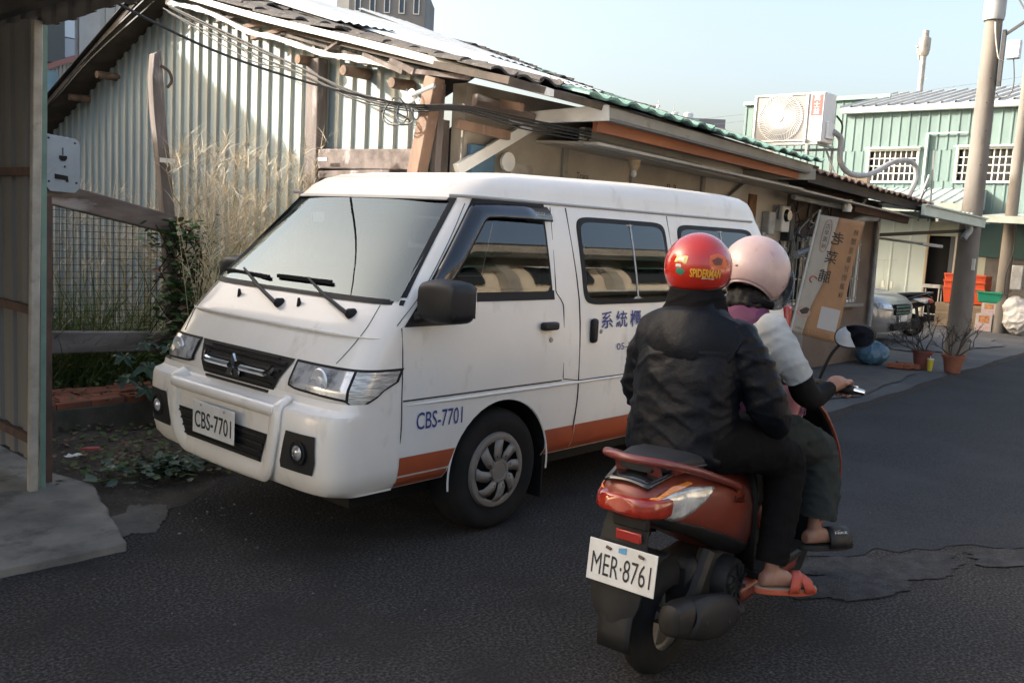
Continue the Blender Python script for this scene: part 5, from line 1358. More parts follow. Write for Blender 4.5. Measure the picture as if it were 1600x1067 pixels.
MB().add([plf(*p) - Vector((.0016, 0, 0)) for p in ((-.015, .044), (.015, .044), (.015, .066), (-.015, .060))], [(0, 1, 2, 3)]).build('plate_sticker', mat('sticker_blue', (.10, .30, .50), .5), pt)
# wheels
def swheel(cx):
    t = MB().lathe([(.118, .045), (.150, .050), (.185, .046), (.206, .028), (.215, 0), (.206, -.028), (.185, -.046), (.150, -.050), (.118, -.045)], 40, (cx, 0, .215), 'y').build('wheel', tyre_m, sco, smooth=True)
    MB().lathe([(.122, .04), (.128, .035), (.118, .022), (.105, .02), (.105, -.02), (.118, -.022), (.128, -.035), (.122, -.04)], 32, (cx, 0, .215), 'y').build('rim', s_rim, t, smooth=True)
    for k in range(5):
        a = 2 * PI * k / 5 + .3
        MB().beam((cx + .03 * math.cos(a), -.006, .215 + .03 * math.sin(a)), (cx + .115 * math.cos(a + .12), -.006, .215 + .115 * math.sin(a + .12)), .022, .03, up=(0, 1, 0)).build('spoke', s_rim, t, bevel=.004)
    MB().lathe([(0, -.05), (.035, -.05), (.04, .05), (0, .05)], 16, (cx, 0, .215), 'y').build('hub', s_metal, t, smooth=True)
    return t
swheel(.075); swheel(1.30)
# engine, swing arm, exhaust
MB().box(-.05, .45, .055, .15, .14, .34).build('transmission_case', s_metal, sco, bevel=.03)
MB().box(.12, .50, -.10, .08, .16, .42).build('engine_block', s_metal, sco, bevel=.03)
MB().lathe([(.0, -.165), (.05, -.165), (.055, -.155), (.085, -.155), (.09, -.14), (.095, -.10), (0, -.10)], 24, (.36, 0, .30), 'y').build('fan_cover', s_dark, sco, smooth=True)
for k in range(9):
    a = 2 * PI * k / 9
    MB().beam((.36 + .03 * math.cos(a), -.168, .30 + .03 * math.sin(a)), (.36 + .075 * math.cos(a + .3), -.168, .30 + .075 * math.sin(a + .3)), .008, .012).build('fan_fin', s_dark, sco)
MB().tube([(.02, -.085, .22), (.12, -.10, .30), (.22, -.10, .44)], [.028, .03, .032], 8).build('swing_arm', s_metal, sco, smooth=True)
MB().tube([(-.02, .12, .24), (.05, .12, .58)], [.03, .03], 10).build('shock_absorber', s_metal, sco, smooth=True)
rings = []
for x, z, ry, rz_ in ((-.215, .335, .024, .034), (-.205, .335, .038, .052), (-.15, .325, .048, .064), (-.03, .298, .052, .070), (.10, .265, .052, .070), (.21, .235, .046, .060), (.27, .22, .030, .040), (.33, .205, .020, .024)):
    rings.append([Vector((x, -.185 + ry * pw(math.cos(a), .8), z + rz_ * pw(math.sin(a), .8))) for a in [2 * PI * k / 24 for k in range(24)]])
MB().loft(rings).build('muffler', mat('muffler_black', (.014, .0135, .0135), .55, c2=(.028, .025, .022), ns=6., spec=.3), sco, smooth=True)
rings = []
for x, z, h, o_ in ((-.12, .322, .04, .0), (-.10, .317, .062, .006), (.0, .292, .076, .008), (.13, .260, .075, .008), (.20, .243, .06, .004), (.225, .235, .035, 0)):
    rings.append([Vector((x + .02 * math.sin(a), -.185 - (.055 + o_) * math.cos(a * .8), z + h * math.sin(a))) for a in [-1.5 + 3.0 * k / 10 for k in range(11)]])
mg = MB().loft(rings, closed=False, cap=False).build('muffler_guard', s_dark, sco, smooth=True, solid=.006)
for x, z in ((-.06, .30), (.12, .25)): MB().lathe([(.009, -.249), (.007, -.253), (0, -.253)], 8, (x, 0, z), 'y').build('guard_bolt', s_metal, mg)
MB().tube(spline([(.32, -.185, .205), (.42, -.16, .18), (.48, -.10, .19), (.50, -.05, .24)], 5), .02, 8).build('exhaust_pipe', s_metal, sco, smooth=True)
rings = []
for k in range(9):
    a = -.15 + 1.75 * k / 8
    rings.append([Vector((-.248 * math.cos(a) * .95, y, .225 + .248 * math.sin(a))) for y in (-.062, -.03, .03, .062)])
MB().loft(rings, closed=False, cap=False).build('inner_fender', s_dark, sco, smooth=True, solid=.006)
# floorboard, tunnel, leg shield, front
MB().box(.55, 1.06, -.19, .19, .255, .295).build('floorboard', s_dark, sco, bevel=.012)
MB().box(.45, 1.05, -.15, .15, .17, .26).build('belly_pan', s_red, sco, bevel=.03)
rings = []
for x, z, w in ((.52, .30, .16), (.50, .45, .165), (.50, .60, .16), (.50, .69, .14)):
    rings.append([Vector((x + .0, -w, z)), Vector((x + .035, -w * .6, z)), Vector((x + .045, 0, z)), Vector((x + .035, w * .6, z)), Vector((x, w, z))])
MB().loft(rings, closed=False, cap=False).build('inner_panel', s_dark, sco, smooth=True, solid=.01)
zl = [.20, .30, .40, .50, .60, .70, .80, .88, .93]
xl_ = [1.06, 1.16, 1.22, 1.24, 1.225, 1.17, 1.09, 1.01, .97]
wl_ = [.10, .16, .195, .215, .225, .225, .215, .20, .17]
def shield(off):
    return lambda u, v: (interp(zl[0] + (zl[-1] - zl[0]) * u, zl, xl_) + off + (.06) * (1 - (2 * v - 1) ** 2), (2 * v - 1) * (interp(zl[0] + (zl[-1] - zl[0]) * u, zl, wl_) + off * .3), zl[0] + (zl[-1] - zl[0]) * u)
MB().grid(shield(.02), 16, 12).build('leg_shield', s_red, sco, smooth=True, solid=.008)
MB().grid(shield(.0), 16, 12).build('leg_shield_lining', s_dark, sco, smooth=True, solid=.008)
MB().tube([(interp(z, zl, xl_) + .01, -interp(z, zl, wl_) - .004, z) for z in [.22 + .7 * k / 14 for k in range(15)]], .008, 6).build('shield_edge', s_red, sco, smooth=True)
MB().tube([(1.30, 0, .215), (1.05, 0, .86)], .03, 10).build('fork', s_metal, sco)
rings = []
for k in range(9):
    a = .1 + 2.7 * k / 8
    rings.append([Vector((1.30 + .25 * math.cos(a), y, .215 + .25 * math.sin(a) - .3 * y * y)) for y in (-.07, -.04, 0, .04, .07)])
MB().loft(rings, closed=False, cap=False).build('front_fender', s_red, sco, smooth=True, solid=.006)
rings = []
for x, w, zb, zt in ((.86, .05, .94, .99), (.89, .13, .93, 1.03), (.96, .17, .91, 1.06), (1.05, .14, .90, 1.04), (1.10, .08, .91, 1.0)):
    rings.append([Vector((x, w * pw(math.cos(a), .7), (zb + zt) / 2 + (zt - zb) / 2 * pw(math.sin(a), .7))) for a in [2 * PI * k / 20 for k in range(20)]])
MB().loft(rings).build('handlebar_cover', s_dark, sco, smooth=True)
for s_ in (1, -1):
    MB().tube([(.96, s_ * .13, 1.0), (.95, s_ * .2, 1.005), (.93, s_ * .345, .995)], .014, 8).build('handlebar', s_metal, sco)
    MB().tube([(.945, s_ * .23, 1.003), (.93, s_ * .35, .995)], .019, 12).build('grip', s_seat, sco, smooth=True)
    MB().tube([(.93, s_ * .35, .995), (.927, s_ * .392, .992)], [.016, .011], 10).build('bar_end', chrome, sco, smooth=True)
    MB().tube([(1.0, s_ * .2, 1.0), (1.0, s_ * .34, 1.0)], .006, 6).build('brake_lever', mat('lever_alu', (.55, .55, .55), .3, m=.8), sco)
    MB().tube(spline([(.97, s_ * .19, 1.02), (.965, s_ * .215, 1.09), (.96, s_ * .24, 1.14), (.955, s_ * .275, 1.185)], 5), .007, 8).build('mirror_stem', s_dark, sco)
    rings = []
    for x, k in ((.935, .93), (.94, 1.0), (.955, .95), (.975, .7), (.985, .3)):
        rings.append([Vector((x, s_ * .325 + s_ * .082 * k * pw(math.cos(a), .85), 1.212 + .05 * k * pw(math.sin(a), .85) + .12 * .082 * k * math.cos(a))) for a in [2 * PI * j / 28 for j in range(28)]])
    mm = MB().loft(rings).build('mirror', s_dark, sco, smooth=True, ang=50)
    ring = [Vector((.9335, s_ * .325 + s_ * .075 * pw(math.cos(a), .85), 1.212 + .044 * pw(math.sin(a), .85) + .12 * .075 * math.cos(a))) for a in [2 * PI * j / 28 for j in range(28)]]
    MB().add(ring, [tuple(range(28))]).build('mirror_glass', mat('mirror_silver', (.85, .86, .87), .02, m=1.), mm)
MB().box(1.08, 1.14, -.06, .06, .92, .99).build('headlamp', s_clear, sco, bevel=.02)

# small pink bag hanging from the front hook
pk = mat('pink_fabric', (.55, .26, .27), .7, c2=(.46, .20, .24), ns=6.)
bag = thing('tote_bag', 'pink tote bag with dark letters hanging behind the handlebars', 'bag', SO, SA, local=True)
rings = []
for z, x0, x1, y0_, y1_ in ((.815, .88, .96, -.10, .10), (.835, .85, .985, -.14, .13), (.90, .84, .985, -.155, .14), (.97, .84, .965, -.150, .135), (1.02, .86, .94, -.135, .12)):
    rings.append([Vector(((x0 + x1) / 2 + (x1 - x0) / 2 * pw(math.cos(a), .5), (y0_ + y1_) / 2 + (y1_ - y0_) / 2 * pw(math.sin(a), .5), z)) for a in [2 * PI * k / 24 for k in range(24)]])
bb = MB().loft(rings).build('bag_body', pk, bag, smooth=True)
bb.rotation_euler = (0, 0, 0)
text_part('ki', .085, .05, lambda u, v: (.915 + u * .75, -.158 + abs(u) * .05, .888 + v), 'bag_letters', mat('plum_ink', (.07, .015, .06), .7), bag, bold=.03)
MB().tube(spline([(.93, -.1, .98), (.95, -.04, 1.04), (.95, .04, 1.04), (.93, .1, .98)], 5), .008, 6).build('bag_strap', pk, bag)
# ---------------------------------------------------------------- riders
def limb(b, pts, rad, n=14, sub=5, flat=1.0):
    """tapered limb with rounded ends"""
    P = spline(pts, sub)
    m = len(P) - 1; R = []
    for i in range(m + 1):
        t = i / m * (len(rad) - 1); k = min(len(rad) - 2, int(t)); R.append(rad[k] + (rad[k + 1] - rad[k]) * (t - k))
    d0 = (P[0] - P[1]).normalized(); d1 = (P[-1] - P[-2]).normalized()
    head = [(P[0] + d0 * R[0] * math.sin(a), R[0] * max(.04, math.cos(a))) for a in (1.5, 1.1, .6)]
    tail = [(P[-1] + d1 * R[-1] * math.sin(a), R[-1] * max(.04, math.cos(a))) for a in (.6, 1.1, 1.5)]
    pts2 = [h[0] for h in head] + P + [t[0] for t in tail]; r2 = [h[1] for h in head] + R + [t[1] for t in tail]
    b.tube(pts2, r2, n, True, flat)
def torso(b, rows, n=28, e=.9):
    rings = [[Vector((cx + rx * pw(math.cos(a), e), cy + ry * pw(math.sin(a), e), z)) for a in [2 * PI * k / n for k in range(n)]] for cx, cy, z, rx, ry in rows]
    b.loft(rings)
def fuse(name, b, m_, parent, voxel=.011, it=5, wr=None, seed=0., clip=None, smf=.5):
    me = b.mesh(name + '_raw'); o = bpy.data.objects.new('raw', me); COL.objects.link(o)
    r = o.modifiers.new('r', 'REMESH'); r.mode = 'VOXEL'; r.voxel_size = voxel
    s = o.modifiers.new('s', 'SMOOTH'); s.factor = smf; s.iterations = it
    nm_ = bpy.data.meshes.new_from_object(o.evaluated_get(bpy.context.evaluated_depsgraph_get()))
    bpy.data.objects.remove(o); bpy.data.meshes.remove(me)
    if wr:
        nr = [v.normal.copy() for v in nm_.vertices]
        for v, n in zip(nm_.vertices, nr):
            d = 0.
            for amp, fx, fy, fz, sk in wr:
                c = v.co; q = Vector((c.x * fx, c.y * fy + c.z * sk, c.z * fz + c.y * sk)) + Vector((seed, seed * .3, 0))
                q += Vector((noise.noise(c * 7 + Vector((seed, 0, 0))), 0, noise.noise(c * 6))) * .5
                k = 1 - abs(noise.noise(q)) * 2
                d += amp * (k ** 3 if k > 0 else -.35 * k * k)
            v.co += n * d
    for pp0, nn0 in (clip or ()):
        pp0 = Vector(pp0); nn0 = Vector(nn0).normalized()
        for v in nm_.vertices:
            d = (v.co - pp0).dot(nn0)
            if 0 < d < .14 and (v.co - pp0).length < .30: v.co -= nn0 * d
    nm_.name = name
    nm_.materials.clear(); nm_.materials.append(m_)
    nm_.polygons.foreach_set('use_smooth', [True] * len(nm_.polygons))
    o = bpy.data.objects.new(name, nm_); COL.objects.link(o); o.parent = parent
    return o
skin = mat('skin', (.30, .165, .115), .55, c2=(.24, .12, .085), ns=14., sss=.15, bump=.15, bs=180.)
nylon = mat('black_nylon', (.0034, .0046, .0075), .45, c2=(.0055, .0068, .0105), ns=7., bump=.45, bs=22., bdist=.010, spec=.14)
nylon2 = mat('black_fleece', (.0065, .0065, .0075), .9, spec=.08)
blk_trouser = mat('black_trouser', (.0065, .006, .0065), .9, bump=.4, bs=28., bdist=.008, spec=.08)
grn_trouser = mat('dark_green_trouser', (.033, .038, .036), .85, c2=(.022, .026, .025), ns=7., bump=.4, bs=26., bdist=.008, spec=.1)
tee = mat('grey_tshirt', (.36, .38, .385), .85, c2=(.31, .33, .34), ns=8., bump=.3, bs=30., bdist=.006)
sleeve_m = mat('black_arm_sleeve', (.0085, .0085, .0095), .75, spec=.12)
vest_m = mat('plum_vest', (.11, .025, .075), .8, c2=(.08, .02, .055), ns=6.)

def foot(b, heel, d, L_=.225, w=.045, tilt=0.):
    d = Vector(d).normalized(); sd_ = Vector((0, 0, 1)).cross(d).normalized(); up_f = d.cross(sd_) * 1.0; h = Vector(heel)
    if up_f.z < 0: up_f = -up_f
    rings = []
    for t, hw, ht in ((-.02, .012, .028), (.0, .023, .046), (.10, .030, .060), (.22, .031, .070), (.36, .031, .066), (.52, .035, .050), (.66, .041, .037), (.76, .042, .029), (.83, .038, .022)):
        rings.append([h + d * (L_ * t) + sd_ * (hw * pw(math.cos(a), .8)) + up_f * (ht / 2 + ht / 2 * pw(math.sin(a), .8)) for a in [2 * PI * k / 18 for k in range(18)]])
    b.loft(rings)
    limb(b, [h + d * .036 + Vector((.006, .0, .125)), h + d * .042 + Vector((0, 0, .045))], [.024, .028], sub=2)
    inner = -1 if h.y > 0 else 1                                            # big toe on the inner side
    for o_, ln, r in ((.028, 1.0, .0120), (.010, .99, .0092), (-.006, .95, .0088), (-.020, .90, .0084), (-.032, .84, .0080)):
        o2 = o_ * inner * (1 if sd_.y > 0 else -1)
        limb(b, [h + d * L_ * .74 + sd_ * o2 + up_f * .014, h + d * L_ * .88 * ln + sd_ * o2 * 1.05 + up_f * .016, h + d * L_ * ln + sd_ * o2 * 1.06 + up_f * .009], [r * 1.1, r, r * .9], n=8, sub=2)
def fist(b, c, s_, wrist, rg=.019):
    """hand closed round a grip that runs along y at c"""
    c = Vector(c); w = Vector(wrist)
    k = c + Vector((-.028, 0, .022))
    limb(b, [w, (w + k) / 2 + Vector((0, 0, .006)), k], [.027, .033, .030], sub=3)
    for i in range(4):
        y = c.y + s_ * (-.032 + .0215 * i)
        p = []
        for a in (2.3, 1.5, .7, -.1, -.9, -1.8): p.append((c.x + (rg + .011) * math.cos(a), y, c.z + (rg + .011) * math.sin(a)))
        limb(b, [(k.x - .004, y, k.z + .004)] + p[1:], [.0115, .011, .010, .0095, .009, .0085], n=8, sub=2)
    limb(b, [k + Vector((0, -s_ * .028, -.012)), c + Vector((-.016, -s_ * .050, -.022)), c + Vector((.012, -s_ * .046, -.030))], [.013, .0115, .0095], n=8, sub=2)
def face(b, c, R):
    c = Vector(c)
    b.ell(c, R * .92, R * .80, R * 1.12, 18, 12)
    b.ell(c + Vector((R * .88, 0, -R * .12)), R * .20, R * .12, R * .24, 8, 6)
    b.ell(c + Vector((R * .45, 0, -R * .62)), R * .45, R * .5, R * .42, 10, 8)
    for s_ in (1, -1): b.ell(c + Vector((0, s_ * R * .80, -R * .1)), R * .18, R * .10, R * .28, 8, 6)

# ---- passenger
p1 = thing('person', 'passenger in black hooded jacket and red helmet, seen from behind', 'person', SO, SA, local=True)
b = MB()
torso(b, [(.20, .02, .80, .10, .13), (.20, .02, .90, .11, .14), (.21, .02, 1.05, .10, .14), (.235, .02, 1.18, .09, .15), (.26, .03, 1.26, .06, .10), (.27, .04, 1.30, .045, .05)])
limb(b, [(.265, .045, 1.27), (.28, .055, 1.37)], [.05, .048])
face(b, (.30, .065, 1.44), .095)
for s_ in (1, -1):
    limb(b, [(.25, .02 + s_ * .16, 1.20), (.29, .02 + s_ * .28, .99), (.46, .02 + s_ * .22, .885)], [.045, .04, .03])
    h = Vector((.50, .02 + s_ * .20, .875))
    for i in range(4): limb(b, [h + Vector((0, -s_ * .02 + s_ * .018 * (1 - i), .012 * (1.5 - i))), h + Vector((.05, -s_ * .03, .014 * (1.5 - i))), h + Vector((.075, -s_ * .05, .012 * (1.5 - i) - .01))], [.011, .010, .009], n=8, sub=2)
    limb(b, [h, h + Vector((.03, s_ * .01, .03))], [.013, .010], n=8, sub=2)
limb(b, [(.22, -.10, .85), (.55, -.22, .77), (.47, -.25, .56), (.39, -.27, .44)], [.07, .055, .042, .024])
limb(b, [(.22, .14, .85), (.55, .26, .77), (.50, .28, .55), (.44, .29, .36)], [.07, .055, .05, .035])
foot(b, (.345, -.262, .322), (.80, -.56, -.06), L_=.225)
foot(b, (.405, .29, .268), (.80, .50, -.06))
fuse('body', b, skin, p1, voxel=.0055, it=2)
b = MB()
torso(b, [(.205, .03, .765, .145, .180), (.20, .03, .80, .155, .198), (.205, .03, .88, .150, .200), (.21, .03, .98, .140, .195), (.215, .03, 1.08, .134, .192), (.23, .03, 1.17, .125, .192), (.24, .03, 1.235, .108, .172), (.255, .035, 1.285, .088, .130), (.27, .045, 1.325, .072, .092), (.28, .05, 1.36, .066, .076)], e=.85)
limb(b, [(.255, -.130, 1.212), (.28, -.200, 1.10), (.305, -.245, .985), (.40, -.235, .915), (.50, -.200, .885)], [.078, .072, .068, .060, .046])
limb(b, [(.255, .190, 1.202), (.26, .235, 1.09), (.275, .255, .98), (.38, .24, .91), (.48, .21, .885)], [.078, .071, .066, .060, .046])
fuse('jacket', b, nylon, p1, voxel=.009, it=7, wr=[(.0075, 3.5, 4, 9, 3.), (.0055, 6, 6, 16, -6.), (.0022, 14, 14, 30, 5.)], seed=3.1, clip=[((.20, .03, .772), (0, 0, -1)), ((.495, -.20, .885), (.95, .25, -.2)), ((.475, .21, .885), (.95, -.25, -.2))])
b = MB()
def hoodf(u, v):
    a = -1.15 + 2.3 * u
    wv = .205 * math.sin(a) / math.sin(1.15)
    zt = 1.315 - .06 * (wv / .2) ** 2
    dep = .215 * (math.cos(a * 1.28)) ** .8 if abs(a * 1.28) < PI / 2 else .0
    z = zt - (dep + .02) * v
    x = .25 - .085 - .045 * v - .036 * math.sin(PI * min(1, v * 1.02)) * (1 - (wv / .22) ** 2) + .075 * (wv / .205) ** 2 + .006 * noise.noise(Vector((wv * 20, z * 14, 0)))
    return (x, .03 + wv, z)
b.grid(hoodf, 30, 12)
o = b.build('hood', nylon, p1, smooth=True, solid=.030)
cb = MB(); torso(cb, [(.275, .05, 1.29, .100, .125), (.282, .053, 1.33, .094, .108), (.288, .057, 1.37, .092, .100), (.290, .058, 1.385, .080, .088), (.292, .058, 1.378, .06, .066)], e=.95)
fuse('collar', cb, nylon2, p1, voxel=.008, it=3, wr=[(.006, 9, 9, 20, 3.)], seed=7.)
b = MB()
limb(b, [(.20, -.10, .835), (.38, -.19, .815), (.545, -.235, .755)], [.10, .092, .076])
limb(b, [(.55, -.235, .75), (.475, -.262, .56), (.388, -.276, .40)], [.076, .066, .056])
limb(b, [(.20, .14, .835), (.38, .23, .815), (.545, .275, .755)], [.10, .092, .076])
limb(b, [(.55, .275, .75), (.50, .29, .56), (.445, .295, .37)], [.076, .066, .056])
torso(b, [(.21, .02, .78, .10, .15), (.21, .02, .84, .11, .16), (.21, .02, .89, .09, .13)])
fuse('trousers', b, blk_trouser, p1, voxel=.010, it=5, wr=[(.006, 9, 9, 20, 4.), (.003, 20, 20, 32, -6.)], seed=1.7, clip=[((.390, -.276, .402), (-.28, 0, -1)), ((.447, .295, .375), (-.28, 0, -1))])
def sandal(p, heel, d, m_sole, m_strap, m_foot, slide, name):
    d = Vector(d).normalized(); sd_ = Vector((0, 0, 1)).cross(d).normalized(); h = Vector(heel)
    n = 22; ring = []
    for k in range(n):
        a = 2 * PI * k / n; u = math.cos(a); w = math.sin(a)
        ring.append(h + d * (.108 + .132 * u) + sd_ * (w * (.046 if u > 0 else .038)))
    sole = MB().loft([[q + Vector((0, 0, -.026)) for q in ring], [q + Vector((0, 0, -.004)) for q in ring]]).build(name, m_sole, p, bevel=.004, smooth=True)
    MB().loft([[q * .985 + h * .015 + Vector((0, 0, -.0035)) for q in ring], [q * .985 + h * .015 + Vector((0, 0, -.001)) for q in ring]]).build('footbed', m_foot, sole)
    def st(c0, c1, wd, lift_=.058):
        def f(u, v):
            t = PI * u; base = h + d * (c0 + (c1 - c0) * u + wd * (v - .5))
            return base + sd_ * (.050 * math.cos(t)) + Vector((0, 0, -.012 + lift_ * math.sin(t) ** .7))
        return MB().grid(f, 12, 3).build('strap', m_strap, sole, smooth=True, solid=.006)
    if slide: st(.145, .145, .105, .072)
    else:
        st(.110, .180, .042, .060); st(.180, .110, .042, .064)
    return sole
or_sole = mat('orange_sole', (.42, .085, .04), .6); or_strap = mat('red_orange_strap', (.36, .055, .03), .55); tan_bed = mat('tan_footbed', (.30, .24, .19), .7)
sandal(p1, (.345, -.262, .322), (.80, -.56, -.06), or_sole, or_strap, tan_bed, False, 'sandal')
sandal(p1, (.405, .29, .268), (.80, .50, -.06), or_sole, or_strap, tan_bed, False, 'sandal')

# helmets -------------------------------------------------------
def helmet(parent, c, R, m_, cutf, tilt, name, nlat=20, nlon=48, rim=None):
    """dome whose lower edge cutf(lon) (radians below the equator) varies round the head; lon 0 = forward"""
    c = Vector(c); rot = Matrix.Rotation(tilt, 3, 'Y')
    def pt(lat, lon, r): return c + rot @ Vector((r * math.cos(lat) * math.cos(lon) * 1.06, r * math.cos(lat) * math.sin(lon) * .98, r * math.sin(lat) * 1.0))
    def f(u, v):
        lon = 2 * PI * u; lo_ = -cutf(lon); lat = lo_ + (PI / 2 - .001 - lo_) * v
        rr = R * (1 + (.03 * max(0, -lat) if lat < 0 else 0))
        return pt(lat, lon, rr)
    h = MB().grid(f, nlon, nlat).build(name, m_, parent, smooth=True, solid=.006)
    ring = [pt(-cutf(2 * PI * k / nlon), 2 * PI * k / nlon, R * 1.012) for k in range(nlon + 1)]
    MB().tube(ring, .006, 6).build('helmet_rim', rim or vrub, h, smooth=True)
    def g(u, v): 
        lon = 2 * PI * u; lo_ = -cutf(lon) + .02; lat = lo_ + (PI / 2 - .02 - lo_) * v
        return pt(lat, lon, R * .90)
    MB().grid(g, 24, 8).build('helmet_lining', nylon2, h, smooth=True)
    return h, pt
red_h = mat('red_helmet', (.42, .022, .012), .22, c2=(.36, .018, .012), ns=5., coat=.7, coatr=.08)
cut1 = lambda lon: .62 - .55 * max(0, math.cos(lon)) ** 1.0 + .12 * max(0, -math.cos(lon))
C1 = (.30, .065, 1.462); R1 = .121
hm, pt1 = helmet(p1, C1, R1, red_h, cut1, 0., 'helmet')
def decal(body, w, h, lat0, lon0, m_, nm_, pt, R, parent, bold=.0, shear=0.):
    V, F = text_box(body, w, h, bold)
    MB().add([pt(lat0 + (y + shear * x) / R, lon0 + x / (R * math.cos(lat0)), R * 1.045) for x, y in V], F).build(nm_, m_, parent)
yel = mat('helmet_yellow', (.62, .33, .03), .4); org = mat('helmet_orange', (.55, .10, .03), .35)
def patch(poly, m_, nm_, pt=pt1, R=R1, parent=hm, k=1.034):
    n = len(poly)
    cx = sum(p[0] for p in poly) / n; cy = sum(p[1] for p in poly) / n
    V = [pt(cy, cx, R * k)] + [pt(cy + (y - cy) * t, cx + (x - cx) * t, R * k) for t in (.5, 1) for x, y in poly]
    F = [(0, 1 + i, 1 + (i + 1) % n) for i in range(n)] + [(1 + i, 1 + n + i, 1 + n + (i + 1) % n, 1 + (i + 1) % n) for i in range(n)]
    MB().add(V, F).build(nm_, m_, parent)
# longitude that faces the camera is about pi + .65 (behind, to the right)
LC = PI + .62
patch([(LC + .62 + a, .0 + z) for a, z in ((-.42, .36), (-.12, .44), (.12, .36), (.22, .14), (.10, -.02), (-.22, -.04), (-.44, .10))], org, 'sticker')
patch([(LC + .42 + a, .16 + z) for a, z in ((-.16, .06), (.04, .16), (.22, .10), (.16, -.06), (-.06, -.08))], mat('sticker_dark', (.10, .02, .02), .4), 'sticker', k=1.040)
patch([(LC - .62 + a, .16 + z) for a, z in ((-.26, -.04), (.14, -.08), (.18, .14), (-.20, .18))], mat('sticker_yellow', (.60, .48, .16), .4), 'sticker')
patch([(LC - .62 + a, .165 + z) for a, z in ((-.16, .01), (.06, -.02), (.08, .09), (-.12, .11))], mat('sticker_pale', (.62, .62, .58), .4), 'sticker', k=1.040)
patch([(LC - .60 + a, -.12 + z) for a, z in ((-.22, -.06), (-.02, -.14), (.12, -.02), (.0, .07), (-.18, .07))], mat('sticker_green', (.02, .16, .10), .4), 'sticker')
patch([(LC - .72 + a, .02 + z) for a, z in ((-.1, -.04), (.10, -.04), (.08, .05), (-.1, .05))], mat('sticker_grey', (.42, .43, .42), .4), 'sticker')
patch([(LC + .12 + a, -.31 + z) for a, z in ((-.12, -.02), (.26, -.03), (.28, .015), (-.1, .03))], mat('sticker_silver', (.50, .47, .42), .3), 'sticker')
decal('SPIDERMAN', .112, .030, -.16, LC + .12, yel, 'helmet_lettering', lambda la, lo_, r: pt1(la, lo_, r), R1, hm, bold=.03)

# ---- driver
p2 = thing('person', 'driver in grey T-shirt, plum vest and pale pink helmet steering the scooter', 'person', SO, SA, local=True)
b = MB()
torso(b, [(.62, .02, .80, .10, .12), (.62, .02, .92, .10, .13), (.64, .02, 1.06, .08, .12), (.66, .02, 1.18, .07, .12), (.69, .03, 1.26, .05, .08), (.71, .035, 1.30, .045, .05)])
limb(b, [(.70, .035, 1.27), (.745, .045, 1.36)], [.05, .047])
face(b, (.79, .05, 1.42), .097)
limb(b, [(.64, -.10, 1.23), (.635, -.175, 1.12), (.685, -.222, 1.01), (.76, -.245, .978), (.865, -.275, 1.005)], [.036, .034, .033, .031, .026])
limb(b, [(.64, .14, 1.23), (.635, .215, 1.12), (.685, .262, 1.01), (.76, .285, .978), (.865, .285, 1.005)], [.036, .034, .033, .031, .026])
fist(b, (.937, -.292, .999), -1, (.86, -.275, 1.005))
fist(b, (.937, .292, .999), 1, (.86, .285, 1.005))
limb(b, [(.64, -.08, .83), (.98, -.20, .735), (.935, -.23, .56), (.878, -.255, .47)], [.07, .055, .042, .024])
limb(b, [(.64, .12, .83), (.98, .22, .735), (.96, .24, .55), (.90, .23, .38)], [.07, .055, .05, .036])
foot(b, (.83, -.240, .358), (.82, -.55, .0), L_=.225)
foot(b, (.86, .20, .325), (.95, .25, .0), L_=.25)
fuse('body', b, skin, p2, voxel=.0052, it=2)
b = MB()
torso(b, [(.62, .02, .82, .128, .165), (.62, .02, .92, .128, .17), (.632, .02, 1.04, .118, .165), (.648, .02, 1.13, .110, .155), (.665, .02, 1.20, .100, .125), (.685, .03, 1.27, .078, .105), (.705, .035, 1.305, .066, .080), (.72, .04, 1.32, .06, .066)])
fuse('vest', b, vest_m, p2, voxel=.010, it=5, wr=[(.005, 9, 9, 14, 3.)], seed=2.)
b = MB()
torso(b, [(.62, .02, .86, .115, .150), (.62, .02, .95, .115, .155), (.63, .02, 1.06, .105, .155), (.645, .02, 1.16, .095, .165), (.67, .025, 1.235, .080, .145), (.70, .035, 1.29, .058, .072), (.715, .04, 1.31, .052, .056)])
for s_, yo in ((-1, 0), (1, .04)):
    limb(b, [(.64, yo + s_ * .10, 1.235), (.630, yo + s_ * .172, 1.13), (.675, yo + s_ * .215, 1.04), (.70, yo + s_ * .228, .99)], [.060, .061, .058, .060])
fuse('tshirt', b, tee, p2, voxel=.009, it=5, wr=[(.006, 6, 6, 12, 4.), (.003, 12, 12, 22, -5.)], seed=5., clip=[((.672, -.213, 1.058), (.42, -.32, -.85)), ((.672, .253, 1.058), (.42, .32, -.85))])
for s_, yo in ((-1, 0), (1, .045)):
    b = MB()
    limb(b, [(.665, yo + s_ * .208, 1.075), (.70, yo + s_ * .228, 1.00), (.755, yo + s_ * .245, .972), (.85, yo + s_ * .272, 1.000)], [.050, .053, .048, .032])
    fuse('arm_sleeve', b, sleeve_m, p2, voxel=.008, it=4, wr=[(.002, 20, 20, 30, 4.)], seed=6.)
b = MB()
limb(b, [(.62, -.075, .815), (.80, -.155, .785), (.975, -.205, .715)], [.10, .092, .084])
limb(b, [(.975, -.205, .705), (.945, -.234, .58), (.885, -.256, .46)], [.084, .086, .082])
limb(b, [(.62, .115, .83), (.80, .18, .80), (.985, .225, .725)], [.105, .102, .093])
limb(b, [(.985, .225, .715), (.965, .24, .58), (.925, .24, .45)], [.093, .092, .088])
torso(b, [(.60, .02, .79, .12, .17), (.60, .02, .86, .13, .18), (.61, .02, .93, .11, .16)])
